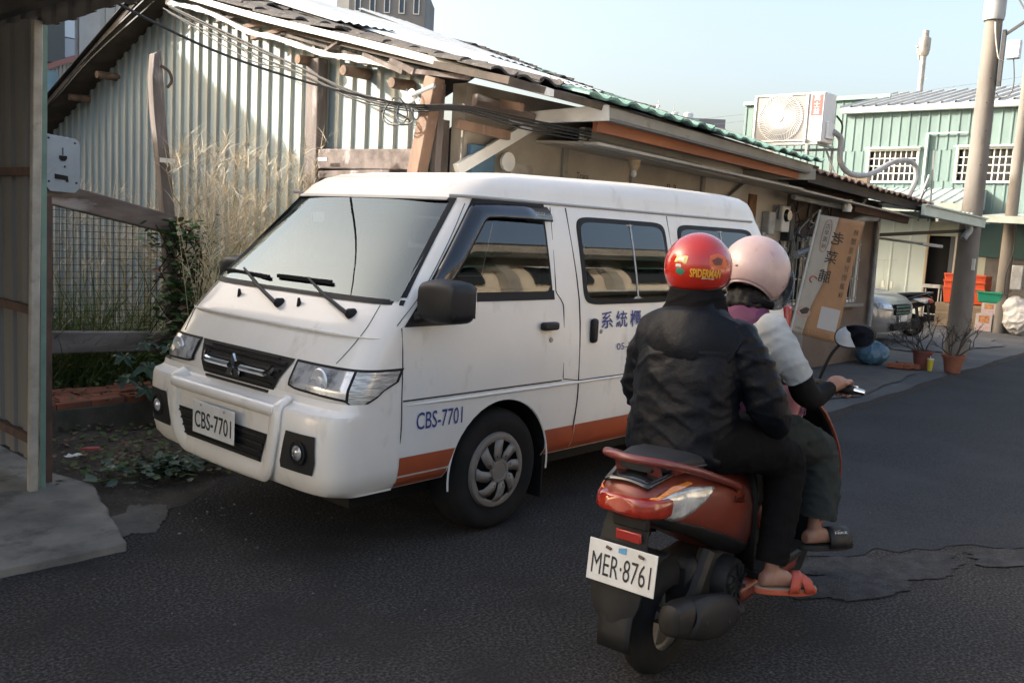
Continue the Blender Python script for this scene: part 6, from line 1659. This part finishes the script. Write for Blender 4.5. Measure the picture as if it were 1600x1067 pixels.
fuse('trousers', b, grn_trouser, p2, voxel=.010, it=5, wr=[(.008, 7, 7, 13, 5.), (.0045, 14, 14, 24, -6.)], seed=9., clip=[((.888, -.256, .458), (-.25, 0, -1)), ((.925, .24, .44), (-.25, 0, -1))])
sl_m = mat('slide_black', (.012, .013, .012), .6)
sd1 = sandal(p2, (.83, -.240, .358), (.82, -.55, .0), sl_m, sl_m, sl_m, True, 'slide_sandal')
sandal(p2, (.86, .20, .325), (.95, .25, .0), sl_m, sl_m, sl_m, True, 'slide_sandal')
def slf(u, v):
    h = Vector((.83, -.240, .358)); d = Vector((.82, -.55, 0)).normalized(); s2 = Vector((0, 0, 1)).cross(d)
    t = PI * (.83 + v * 4.2); t = PI - (PI - t)
    tt = PI * (.80 - v / .16)
    return h + d * (.145 + u) + s2 * (-.0545 * math.cos(PI * .24 + v * 9)) + Vector((0, 0, -.006 + .074 * math.sin(PI * .24 + v * 9) ** .7))
text_part('NIKE', .06, .020, slf, 'sandal_lettering', mat('pale_print', (.5, .5, .46), .6), sd1, bold=.02)
text_part('✓', .035, .016, lambda u, v: slf(u - .012, v + .022), 'sandal_mark', mat('orange_print', (.55, .22, .04), .6), sd1)
pink_h = mat('pink_helmet', (.52, .39, .38), .38, c2=(.44, .31, .30), ns=4., c3=(.24, .17, .16), ns3=16., ramp3=(.58, .70), coat=.25, coatr=.2, bump=.1, bs=30.)
cut2 = lambda lon: .74 - 1.0 * max(0, math.cos(lon)) ** 3 + .16 * math.sin(lon) ** 2 - .12 * max(0, -math.cos(lon))
hm2, pt2 = helmet(p2, (.785, .05, 1.450), .137, pink_h, cut2, .30, 'helmet', rim=pink_h)
LC2 = PI + .62
for a, z in ((LC2 - .75, -.20), (LC2 + 1.0, -.45)):
    MB().lathe([(.008, 0), (.006, .003), (0, .004)], 10, pt2(z, a, .138)).build('helmet_stud', rust_steel, hm2)
vis_m = mat('blue_visor', (.10, .14, .18), .12, alpha=.75, coat=.5)
def visf(u, v):
    lon = -1.45 + 2.9 * u; lat = .10 - .98 * v
    p = pt2(lat, lon, .144 + .034 * v)
    return p + Vector((.016 + .045 * v, 0, 0))
MB().grid(visf, 20, 10).build('visor', vis_m, hm2, smooth=True, solid=.003)
b = MB()
b.tube(spline([(.72, -.06, 1.315), (.68, -.03, 1.325), (.665, .03, 1.325), (.68, .10, 1.315)], 5), .016, 8)
b.build('collar', nylon2, p2, smooth=True)
b = MB(); b.ell((.735, .05, 1.335), .075, .085, .062, 16, 10); b.ell((.70, .05, 1.315), .06, .10, .035, 14, 8)
fuse('hair', b, mat('black_hair', (.007, .006, .006), .6, bump=.6, bs=60., spec=.2), p2, voxel=.008, it=2, wr=[(.008, 14, 30, 10, 3.), (.004, 40, 40, 20, 0.)], seed=2.5)
# ---------------------------------------------------------------- things beside the road on the right
# upright banner seen from behind, its print showing through reversed
bn = thing('banner', 'tan and cream vertical advertising banner on a leaning pole by the barred window', 'banner', (10.1, 4.5, 0))
TL = Vector((10.22, 4.50, 1.935)); TR = TL + Vector((.46, -.345, -.055)); BL = TL + Vector((-.27, .10, -1.36)); BR = TR + Vector((-.27, .10, -1.42))
nb = (TR - TL).cross(BL - TL).normalized()
if nb.dot(Vector((-.74, -.66, .12))) < 0: nb = -nb
def bp(u, v, o=0.): 
    p = (TL * (1 - u) + TR * u) * (1 - v) + (BL * (1 - u) + BR * u) * v
    return p + nb * (o + .012 * math.sin(v * 7 + u * 2) * u)
b_cream = mat('banner_cream', (.38, .355, .31), .8, c2=(.33, .31, .27), ns=5.)
b_tan = mat('banner_tan', (.36, .205, .105), .8, c2=(.31, .175, .09), ns=5.)
sp = lambda v: interp(v, [0, .25, .5, .75, 1.], [.42, .40, .46, .30, .25]) 
MB().grid(lambda u, v: bp(sp(v) * u, v), 6, 24).build('cloth_cream', b_cream, bn, smooth=True, solid=.002)
MB().grid(lambda u, v: bp(sp(v) + (1 - sp(v)) * u, v), 6, 24).build('cloth_tan', b_tan, bn, smooth=True, solid=.002)
MB().tube([TL + Vector((-.01, 0, .05)), BL + (BL - TL) * .28], .014, 8).build('pole', mat('pole_white', (.5, .5, .48), .4), bn)
ink = mat('banner_ink', (.035, .03, .028), .7)
def btext(ch, u0, v0, wu, hv, m_, nm_, bold=0., rot=0.):
    V, F = text_box(ch, 1, 1, bold)
    MB().add([bp(u0 - x * wu + y * rot * wu, v0 - y * hv, .004) for x, y in V], F).build(nm_, m_, bn)
for i, ch_ in enumerate('老菜脯'): btext(ch_, .50 - .035 * i, .17 + i * .16, .27, .105, ink, 'banner_character', .01)
for i, ch_ in enumerate('時間是最好的滋味'): btext(ch_, .86, .10 + i * .0735, .10, .05, ink, 'banner_character')
for i, ch_ in enumerate('古早風味'): btext(ch_, .235, .085 + i * .055, .10, .042, mat('banner_green_ink', (.06, .06, .04), .7), 'banner_character')
b = MB()
pts = [bp(.235 + .085 * pw(math.cos(a), .7), .165 + .135 * pw(math.sin(a), .8), .005) for a in [2 * PI * k / 28 for k in range(29)]]
b.tube(pts, .0025, 4).build('banner_outline', mat('banner_rust_ink', (.22, .05, .03), .7), bn)
b = MB()
pts = [bp(.20 + .075 * math.cos(a), .535 + .026 * math.sin(a), .005) for a in [PI * .55 + 1.35 * PI * k / 14 for k in range(15)]]
b.tube(pts, .007, 5).build('banner_seal', mat('banner_red', (.40, .03, .03), .6), bn)
def bpoly(poly, m_, nm_, o=.004):
    n = len(poly); MB().add([bp(u, v, o) for u, v in poly], [tuple(range(n))]).build(nm_, m_, bn)
bpoly([(.52, .735), (.94, .735), (.94, .915), (.52, .915)], mat('banner_panel', (.42, .42, .42), .7), 'banner_blank_panel')
bpoly([(.16 + .16 * math.cos(a), .815 + .045 * math.sin(a)) for a in [2 * PI * k / 20 for k in range(20)]], mat('banner_plate', (.42, .25, .2), .6), 'banner_dish')
bpoly([(.16 + .12 * math.cos(a), .812 + .032 * math.sin(a)) for a in [2 * PI * k / 20 for k in range(20)]], b_cream, 'banner_dish', .0055)
bpoly([(.06, .81), (.14, .785), (.20, .77), (.28, .78), (.25, .82), (.14, .835)], ink, 'banner_food', .007)
btext('@COSATTAS80', .46, .955, .78, .028, mat('banner_brown_ink', (.16, .12, .09), .7), 'banner_footer')

# terracotta pots with bare bougainvillea
terra = mat('terracotta', (.26, .10, .06), .75, c2=(.20, .075, .05), ns=6.)
bark = mat('dark_bark', (.045, .036, .030), .9, c2=(.07, .06, .05), ns=14.)
leafm = mat('dull_leaf', (.045, .060, .030), .7, c2=(.07, .075, .035), ns=9.)
def potted(x, y, r, h, label, lean, seed, m_, reach=1.):
    t = thing('potted_shrub', label, 'potted plant', (x, y, 0), group='terracotta pots by the pole')
    MB().lathe([(0, 0), (r * .66, 0), (r * .92, h * .86), (r * 1.04, h * .86), (r * 1.06, h), (r * .95, h), (r * .90, h * .90), (0, h * .90)], 24, (x, y, 0)).build('pot', m_, t, smooth=True, ang=30)
    R_ = random.Random(seed); tips = []
    bm2 = MB()
    def grow(p, d, ln, r_, lv):
        pts = [p]; q = p
        for k in range(4):
            d = (d + Vector((R_.uniform(-.35, .35), R_.uniform(-.35, .35), R_.uniform(-.25, .30)))).normalized()
            q = q + d * ln / 4; pts.append(q)
        bm2.tube(pts, [r_ * (1 - .12 * k) for k in range(5)], 5)
        tips.append(q)
        if lv > 0:
            for c in range(R_.choice((2, 3))):
                s0 = pts[R_.choice((2, 3, 4))]
                grow(s0, (d + Vector((R_.uniform(-.9, .9), R_.uniform(-.9, .9), R_.uniform(-.3, .7)))).normalized(), ln * R_.uniform(.55, .8), r_ * .62, lv - 1)
    for k in range(6):
        a = 2 * PI * k / 6 + R_.uniform(-.4, .4)
        grow(Vector((x + .04 * math.cos(a), y + .04 * math.sin(a), h * .88)), (Vector((math.cos(a) * .7, math.sin(a) * .7, .8)) + Vector(lean)).normalized(), .26 * reach, .011, 3)
    bm2.build('branches', bark, t)
    lf = MB()
    for p in tips:
        for k in range(R_.choice((1, 2, 2, 3))):
            c = p + Vector((R_.uniform(-.03, .03), R_.uniform(-.03, .03), R_.uniform(-.03, .02))); a = Vector((R_.uniform(-1, 1), R_.uniform(-1, 1), R_.uniform(-.6, .6))).normalized(); s2 = a.cross(Vector((.2, .3, 1))).normalized(); L_ = R_.uniform(.016, .032)
            lf.add([c, c + a * L_ * .5 + s2 * L_ * .3, c + a * L_, c + a * L_ * .5 - s2 * L_ * .3], [(0, 1, 2, 3)])
    if lf.f: lf.build('leaves', leafm, t)['kind'] = 'stuff'
potted(12.93, 4.06, .135, .25, 'dark red pot with long bare branches spreading left, behind the yellow cup', (-.35, .75, -.1), 5, mat('dark_terracotta', (.17, .055, .045), .75, c2=(.13, .045, .04), ns=6.), 1.15)
potted(12.97, 3.67, .145, .235, 'bright terracotta pot with sparse curved twigs next to the pole', (0, -.1, .1), 9, terra, .95)
cu_ = thing('drinking_cup', 'yellow paper cup with lid standing between the two pots', 'cup', (12.78, 3.90, 0))
MB().lathe([(0, 0), (.030, 0), (.042, .15), (.0, .15)], 18, (12.78, 3.90, .002)).build('cup', mat('yellow_cup', (.50, .42, .04), .5), cu_, smooth=True)
MB().lathe([(.045, .15), (.045, .162), (.034, .166), (0, .167)], 18, (12.78, 3.90, .002)).build('lid', mat('cup_lid', (.55, .53, .45), .4), cu_, smooth=True)
MB().tube([(12.78, 3.90, .165), (12.79, 3.91, .20)], .005, 6).build('straw', white_paint, cu_)
# blue refuse bag
bb_ = MB()
bb_.ell((12.72, 4.66, .145), .21, .22, .155, 24, 16)
bb_.ell((12.66, 4.58, .20), .10, .11, .10, 14, 10)
o = fuse('rubbish_bag', bb_, mat('blue_plastic_bag', (.10, .21, .31), .35, c2=(.07, .15, .23), ns=7., bump=.5, bs=20., bdist=.02), None, voxel=.014, it=3, wr=[(.02, 5, 5, 6, 2.), (.01, 12, 12, 12, 3.)], seed=4.)
tag(o, 'bulging blue plastic rubbish bag at the foot of the house corner', 'rubbish bag')
for i, (x, y, a, lb) in enumerate(((12.62, 4.30, .2, 'red brick lying nearest the blue bag'), (12.70, 4.20, -.1, 'red brick in the middle of the loose row by the pots'), (12.86, 4.26, .6, 'red brick lying behind the loose row, turned sideways'), (12.74, 4.06 + .10, .05, 'red brick lying nearest the dark red pot'))):
    if i == 3: x, y = 12.80, 4.13
    o = MB().box(-.055, .055, -.10, .10, 0, .06).build('brick', brick_m, None, bevel=.006)
    o.location = (x, y, .001 + (.0 if i != 3 else .0)); o.rotation_euler = (0, 0, a)
    tag(o, lb, 'brick', 'loose bricks by the pots')

# silver car nosing out from behind the house
car = thing('parked_car', 'silver car parked nose out beside the house, only its front showing', 'car', (16.0, 5.45, 0), -PI / 2, local=True)
silver = mat('silver_paint', (.42, .425, .43), .3, m=.4, c2=(.38, .385, .39), ns=2., coat=.6, coatr=.06)
CZ = [.20, .30, .45, .60, .70, .78, .83]
CF_ = [-.06, .0, .02, .01, -.03, -.10, -.25]
CW = [.76, .83, .85, .85, .83, .78, .70]
rings = []
for z, xf, w in zip(CZ, CF_, CW):
    half = [(xf - .45 + .45 * pw(math.cos(PI / 2 * k / 10), .5), w * pw(math.sin(PI / 2 * k / 10), .5)) for k in range(11)] + [(-1.5, w), (-2.5, w), (-3.6, w), (-4.1, w * .95), (-4.25, w * .8), (-4.3, 0)]
    rings.append([Vector((x, y, z + max(0, min(.14, (-x - .3) * .14)) * (z - .2) / .63)) for x, y in half] + [Vector((x, -y, z + max(0, min(.14, (-x - .3) * .14)) * (z - .2) / .63)) for x, y in reversed(half[1:-1])])
MB().loft(rings).build('body', silver, car, smooth=True, ang=35)
rings = []
for z, x0, x1, w in ((.90, -1.05, -4.1, .76), (1.05, -1.3, -4.0, .72), (1.3, -1.65, -3.75, .62), (1.42, -1.95, -3.5, .55), (1.45, -2.2, -3.2, .45)):
    rings.append([Vector(p) for p in ((x0, -w * .9, z), (x0 + .05, 0, z), (x0, w * .9, z), (x0 - .2, w, z), (x1 + .2, w, z), (x1, w * .9, z), (x1, -w * .9, z), (x1 + .2, -w, z), (x0 - .2, -w, z))])
MB().loft(rings).build('cabin_glass', vglass, car, smooth=True)
MB().grid(lambda u, v: (-1.95 - 1.5 * u, -.54 + 1.08 * v, 1.43 + .035 * math.sin(PI * v)), 4, 6).build('roof', silver, car, smooth=True, solid=.02)
for s_ in (1, -1):
    MB().grid(lambda u, v: (.035 - .15 * u * u - .05 * v, s_ * (.40 + .38 * u), .575 + .10 * v + .035 * u), 6, 4).build('headlamp', hl_glass, car, smooth=True, solid=.02)
    for cx in (-.85, -3.4):
        t = MB().lathe([(.19, .0), (.30, .01 * s_), (.31, -.04 * s_), (.31, -.17 * s_), (.19, -.18 * s_)], 28, (cx, s_ * .84, .31), 'y').build('wheel', tyre_m, car, smooth=True)
        MB().lathe([(0, .015 * s_), (.05, .015 * s_), (.19, .0)], 20, (cx, s_ * .84, .31), 'y').build('rim', s_rim, t, smooth=True)
g_ = MB().box(-.02, .045, -.36, .36, .50, .68).build('grille', vrub, car, bevel=.02)
for i in range(3): MB().box(.03, .06, -.34, .34, .525 + i * .055, .545 + i * .055).build('grille_bar', chrome, g_)
MB().box(-.01, .06, -.45, .45, .24, .36).build('lower_intake', vrub, car, bevel=.03)
MB().box(.03, .05, -.19, .19, .39, .49).build('number_plate', plate_w, car)

# dark scooter parked by the warehouse: a copy of the first one, without its plate
def copy_bare(o, parent, skip):
    c = o.copy(); COL.objects.link(c); c.parent = parent
    for ch_ in o.children:
        if ch_.name.split('.')[0] not in skip: copy_bare(ch_, c, skip)
    return c
ps = copy_bare(sco, None, ('number_plate', 'side_badge'))
ps.name = 'parked_scooter'
ps.location = (17.75, 5.75, 0); ps.rotation_euler = (0, 0, math.radians(118))
tag(ps, 'black motor scooter parked behind the silver car', 'scooter')
for d in ps.children_recursive:
    if d.type == 'MESH' and d.data.materials and d.data.materials[0] in (s_red, s_rail):
        d.material_slots[0].link = 'OBJECT'; d.material_slots[0].material = MATS['gloss_black']

# crates, cartons, sacks and stock by the warehouse door
def crate_stack(x, y, z, w, d, h, n, m_, label, nm):
    t = thing(nm, label, 'crate', (x, y, z))
    for k in range(n):
        b = MB(); z0 = z + k * h * .42
        b.loft([[Vector((x + sx * d * (.42), y + sy * w * .42, z0)) for sx, sy in ((-1, -1), (1, -1), (1, 1), (-1, 1))], [Vector((x + sx * d * .5, y + sy * w * .5, z0 + h)) for sx, sy in ((-1, -1), (1, -1), (1, 1), (-1, 1))]])
        b.build('crate_shell', m_, t, bevel=.02)
        MB().beam((x - d * .52, y - w * .5, z0 + h), (x - d * .52, y + w * .5, z0 + h), .03, .04).build('crate_rim', m_, t)
    return t
crate_stack(21.5, 6.2, .52, .40, .5, .34, 3, mat('orange_plastic', (.50, .07, .02), .45), 'stack of orange plastic crates left of the pole, on flat cartons', 'crate_stack')
crate_stack(21.4, 5.72, .52, .40, .5, .34, 3, MATS['orange_plastic'], 'stack of orange plastic crates right of the pole', 'crate_stack')
crate_stack(21.1, 5.36, .60, .50, .40, .22, 1, mat('green_plastic', (.01, .20, .12), .45), 'green plastic crate on top of the printed cartons', 'plastic_crate')
for i, (x, y, z, w, h, lb) in enumerate(((21.1, 5.42, 0, .32, .36, 'lower printed white carton under the green crate'), (21.12, 5.36, .362, .27, .235, 'upper printed white carton under the green crate'))):
    t = thing('carton', lb, 'carton', (x, y, z))
    MB().box(x - .18, x + .18, y - w / 2, y + w / 2, z, z + h).build('box', mat('carton_white', (.38, .35, .34), .8, c2=(.32, .29, .28), ns=5.), t)
    MB().box(x - .184, x - .181, y - w * .35, y + w * .3, z + h * .48, z + h * .92).build('printed_panel', mat('carton_print', (.30, .08, .04), .7, c2=(.40, .25, .10), ns=18.), t)
    MB().box(x - .184, x - .181, y - w * .42, y + w * .42, z + h * .08, z + h * .36).build('printed_panel', mat('carton_pink', (.38, .22, .25), .7, c2=(.42, .36, .36), ns=20.), t)
for j, yy in enumerate((6.28, 5.75)):
    for k in range(6):
        o = MB().box(-.25, .25, -.22, .22, 0, .082).build('flat_carton', mat('kraft', (.20, .15, .10), .85, c2=(.15, .115, .08), ns=4.), None, bevel=.004)
        o.location = (21.5 - .05 * j, yy + .008 * (k % 3), .085 * k); o.rotation_euler = (0, 0, .03 * ((k * 7) % 5 - 2))
        side_ = ('left', 'right')[j]
        tag(o, ['bottom flat brown carton of the pile %s of the pole', 'second lowest flat brown carton %s of the pole', 'third flat brown carton from the ground %s of the pole', 'fourth flat brown carton from the ground %s of the pole', 'fifth flat brown carton from the ground %s of the pole', 'topmost flat brown carton under the crates %s of the pole'][k] % side_, 'carton', 'flat cartons beside the pole')
sb = MB(); sb.ell((21.0, 4.70, .33), .32, .36, .36, 24, 16); sb.ell((20.95, 4.85, .55), .2, .22, .22, 16, 10)
o = fuse('white_sack', sb, mat('white_poly_sack', (.46, .46, .46), .5, c2=(.38, .38, .38), ns=5., bump=.5, bs=14., bdist=.02), None, voxel=.02, it=3, wr=[(.03, 4, 4, 5, 2.), (.015, 9, 9, 9, 3.)], seed=8.)
tag(o, 'large crumpled white sack at the right edge under the grey switch box', 'sack')
tbk = thing('work_table', 'small steel table standing just inside the dark doorway', 'table', (22.25, 6.95, 0))
MB().box(22.1, 22.35, 6.72, 7.12, .78, .86).build('tabletop', galv, tbk)
for x, y in ((22.12, 6.74), (22.12, 7.1), (22.33, 6.74), (22.33, 7.1)): MB().beam((x, y, 0), (x, y, .78), .025, .025, up=(1, 0, 0)).build('leg', galv, tbk)
MB().beam((22.12, 6.74, .18), (22.12, 7.1, .18), .02, .02).build('stretcher', galv, tbk)
rk = thing('hanging_rail', 'thin steel rail with hanging hooks against the pale wall', 'rail', (22.2, 8.1, 0))
MB().beam((22.2, 7.75, 1.36), (22.2, 8.6, 1.32), .012, .012).build('rail', galv, rk)
for y in (7.85, 8.05, 8.25, 8.5):
    MB().beam((22.2, y, 1.34), (22.2, y, .86), .008, .008, up=(1, 0, 0)).build('hook', galv, rk)
    MB().box(22.18, 22.22, y - .03, y + .03, .70, .86).build('hook_grip', white_paint, rk)

# ---------------------------------------------------------------- vegetation of the lot
def blade(b, p, d, ln, w, droop, n=4, r=None):
    d = Vector(d).normalized(); sd_ = d.cross(Vector((0, 0, 1)))
    if sd_.length < .05: sd_ = Vector((1, 0, 0))
    a = rnd.uniform(0, PI); sd_ = (Vector((math.cos(a), math.sin(a), 0))).normalized()
    q = Vector(p); V = []; F = []
    for k in range(n + 1):
        t = k / n; ww = w * (1 - t) ** .7 * (.7 + .3 * math.sin(PI * t))
        V += [q + sd_ * ww, q - sd_ * ww]
        if k: F.append((2 * k - 2, 2 * k - 1, 2 * k + 1, 2 * k))
        d = (d + Vector((d.x * .25, d.y * .25, -droop)) * (1 / n)).normalized()
        q = q + d * ln / n
    b.add(V, F)
straw = mat('dry_straw', (.56, .47, .31), .8, c2=(.46, .38, .23), ns=6., spec=.2)
plume_m = mat('dry_plume', (.74, .66, .51), .85, c2=(.64, .56, .42), ns=8., spec=.2)
green_b = mat('green_blade', (.11, .17, .05), .65, c2=(.16, .19, .065), ns=5., spec=.2)
weed_m = mat('weed_leaf', (.065, .115, .036), .65, c2=(.10, .125, .045), ns=9., spec=.2)
brown_l = mat('dry_leaf', (.20, .115, .07), .85, c2=(.13, .075, .045), ns=9.)
R_ = random.Random(31)
gs, gp, gg = MB(), MB(), MB()
for k in range(215):
    x = R_.uniform(3.45, 4.62); y = R_.uniform(5.9 + (x - 3.45) * .35, 8.1)
    if R_.random() < .12: x, y = R_.uniform(2.4, 3.4), R_.uniform(7.2, 9.0)
    if x < 3.9 and 6.7 < y < 7.3: continue
    h = R_.uniform(1.15, 2.05) * (1 if y < 7.4 else .85)
    d = Vector((R_.gauss(-.03, .10), R_.gauss(-.08, .10), 1)).normalized()
    top = Vector((x, y, .05)) + d * h
    bend = top + Vector((R_.gauss(-.02, .08), R_.gauss(-.14, .10), R_.uniform(.05, .18)))
    gs.tube([(x, y, .02), Vector((x, y, .05)) + d * h * .6, top, bend], [.0032, .0027, .002, .001], 3)
    for q in range(R_.randint(16, 26)):
        t = R_.random(); p = top.lerp(bend, t) - d * R_.uniform(0, .10)
        dd = Vector((R_.gauss(0, .45), R_.gauss(-.15, .45), R_.uniform(.35, 1.0)))
        blade(gp, p, dd, R_.uniform(.10, .26), R_.uniform(.0022, .0042), .55, 3)
    for q in range(5):
        z = R_.uniform(.1, h * .75)
        blade(gs if R_.random() < .55 else gg, Vector((x, y, .05)) + d * z, (R_.gauss(0, .5), R_.gauss(0, .5), 1.), R_.uniform(.35, .75), R_.uniform(.003, .0065), 1.3, 5)
for k in range(2600):
    c = R_.choice(((2.9, 7.35, .30), (3.25, 7.45, .22), (2.6, 7.6, .25), (4.2, 6.5, .3), (4.3, 5.7, .28), (3.2, 8.2, .5), (3.75, 7.7, .3)))
    x, y = R_.gauss(c[0], c[2]), R_.gauss(c[1], c[2] * .7)
    if x > 4.65 or x < 2.05 or y < 5.2 or (6.1 < y < 7.05): continue
    blade(gg, (x, y, .03), (R_.gauss(0, .32), R_.gauss(-.05, .32), 1), R_.uniform(.45, 1.25), R_.uniform(.004, .0095), 1.0, 5)
for o, lb in ((gs.build('dry_grass', straw), 'dry straw coloured stems of tall grass between van and metal gable'), (gp.build('grass_plumes', plume_m), 'pale feathery plumes of the tall grass against the gable'), (gg.build('green_grass', green_b), 'long green grass blades in the overgrown lot')):
    tag(o, lb, 'grass', kind='stuff')
def leaf(b, c, s, R_, up=.35):
    a = R_.uniform(0, 2 * PI); d = Vector((math.cos(a), math.sin(a), R_.uniform(-.4, .6))).normalized(); n = Vector((R_.uniform(-.6, .6), R_.uniform(-.6, .6), 1)); w = d.cross(n).normalized(); c = Vector(c)
    b.add([c, c + d * s * .35 + w * s * .33, c + d * s * .8 + w * s * .2, c + d * s, c + d * s * .8 - w * s * .2, c + d * s * .35 - w * s * .33, c + d * s * .5 - n.normalized() * s * .06], [(0, 1, 6), (1, 2, 6), (2, 3, 6), (3, 4, 6), (4, 5, 6), (5, 0, 6)])
wd = MB()
for k in range(4200):
    x, y = R_.uniform(2.1, 4.6), R_.uniform(6.9, 8.6)
    hh = .12 + .45 * max(0, noise.noise(Vector((x * 1.8, y * 1.8, 4)))) + (.30 if y > 7.1 else 0)
    leaf(wd, (x, y, .05 + R_.uniform(0, hh)), R_.uniform(.025, .06), R_)
for k in range(700):
    x = R_.gauss(2.9, .55); y = R_.gauss(5.9, .35) if R_.random() < .6 else R_.gauss(5.15, .22)
    if x < 2.15 or x > 4.4: continue
    leaf(wd, (x, y, .02 + R_.uniform(0, .07) + (.2 if 6.2 < y < 6.75 else 0)), R_.uniform(.02, .055), R_)
tag(wd.build('ground_weeds', weed_m), 'low leafy weeds covering the ground of the lot', 'weeds', kind='stuff')
dl = MB()
for k in range(900):
    x, y = R_.uniform(2.1, 4.4), R_.uniform(5.0, 8.6)
    leaf(dl, (x, y, .04 + R_.uniform(0, .05) + (.2 if 6.2 < y < 6.75 else 0) + (R_.uniform(0, .35) if y > 6.9 and R_.random() < .5 else 0)), R_.uniform(.02, .045), R_)
tag(dl.build('dead_leaves', brown_l), 'brown dead leaves and dry weeds on the soil', 'leaves', kind='stuff')
# vine on the fence post
vn = thing('climbing_vine', 'vine with green and withered brown leaves climbing the fence post', 'vine', (3.62, 6.9, 0))
vs_, vg, vb = MB(), MB(), MB()
for k in range(9):
    x0 = 3.62 + R_.uniform(-.12, .12); pts = []
    for j in range(9):
        z = .05 + 1.40 * j / 8
        pts.append((3.62 + .14 * math.sin(j * 1.2 + k) + (x0 - 3.62), 6.84 + .05 * math.cos(j * 1.7 + k * 2), z))
    vs_.tube(pts, .006, 4)
vs_.build('vine_stems', bark, vn)
for k in range(820):
    z = R_.uniform(.15, 1.5); x = R_.gauss(3.62, .12 + .05 * math.sin(z * 5)); y = R_.gauss(6.80, .07)
    leaf(vg if R_.random() < .85 else vb, (x, y, z), R_.uniform(.045, .10), R_)
for k in range(230):
    c = R_.choice(((3.85, 6.75, 1.32), (3.80, 6.8, 1.05), (3.42, 6.8, 1.12), (3.9, 6.75, .8), (2.45, 6.85, 1.30), (2.3, 6.9, .95)))
    leaf(vb, (R_.gauss(c[0], .10), R_.gauss(c[1], .08), R_.gauss(c[2], .10)), R_.uniform(.02, .05), R_)
vg.build('vine_leaves', mat('vine_leaf', (.055, .125, .045), .6, c2=(.08, .14, .05), ns=8., spec=.3), vn)['kind'] = 'stuff'
vb.build('withered_leaves', brown_l, vn)['kind'] = 'stuff'
# broad-leaved plant beside the headlamp
bl = thing('broad_leaf_plant', 'dark green plant with large lobed leaves in front of the fence', 'plant', (3.05, 6.1, 0))
big = mat('broad_leaf', (.022, .055, .030), .5, c2=(.03, .07, .035), ns=5.)
stm = MB()
for k in range(13):
    a = R_.uniform(0, 2 * PI); c = Vector((3.12 + R_.gauss(0, .14), 6.12 + R_.gauss(0, .12), R_.uniform(.25, .66)))
    stm.tube([(3.12, 6.12, .0), (3.12, 6.12, .15), c], .006, 4)
    s = R_.uniform(.14, .24); V = []; n = 18; tl_ = Vector((R_.uniform(-.35, .1), R_.uniform(-.7, -.1), 1)).normalized(); e1 = tl_.orthogonal().normalized(); e2 = tl_.cross(e1)
    for j in range(n):
        t = 2 * PI * j / n; rr = s * (.72 + .26 * math.cos(t * 5)) * (1 if j else .5)
        V.append(c + e1 * rr * math.cos(t + a) * .5 + e2 * rr * math.sin(t + a) * .5 - tl_ * .02 * math.cos(t * 5))
    V.append(c + tl_ * .012)
    MB().add(V, [(j, (j + 1) % n, n) for j in range(n)]).build('leaf', big, bl)
stm.build('stem', weed_m, bl)
# roadside weed and scraps by the slab
rw = thing('roadside_weed', 'flat dark green weed sprawling on the soil beside the slab', 'weed', (2.55, 5.0, 0))
b = MB(); sb_ = MB()
for k in range(240):
    a = R_.uniform(0, 2 * PI); rr = abs(R_.gauss(0, .22)); c = (2.62 + rr * math.cos(a) * 1.3, 5.05 + rr * math.sin(a) * .6, .02 + R_.uniform(0, .07))
    leaf(b, c, R_.uniform(.04, .09), R_)
b.build('leaves', big, rw)['kind'] = 'stuff'
for k in range(10): sb_.tube([(2.6, 5.05, .01), (2.62 + R_.gauss(0, .3), 5.05 + R_.gauss(0, .12), .03)], .004, 4)
sb_.build('stem', weed_m, rw)
o = MB().box(-.055, .055, -.02, .02, 0, .012).build('plastic_scrap', mat('red_scrap', (.45, .08, .07), .5)); o.location = (2.40, 5.62, .06); o.rotation_euler = (0, 0, -.5); tag(o, 'small red plastic scrap on the soil near the carport post', 'scrap')
o = MB().grid(lambda u, v: (-.05 + .10 * u, -.025 + .05 * v, .006 + .018 * noise.noise(Vector((u * 4, v * 4, 1)))), 6, 4).build('paper_scrap', white_paint, smooth=True); o.location = (2.25, 5.50, .065); tag(o, 'crumpled white scrap of paper on the soil near the carport post', 'scrap')
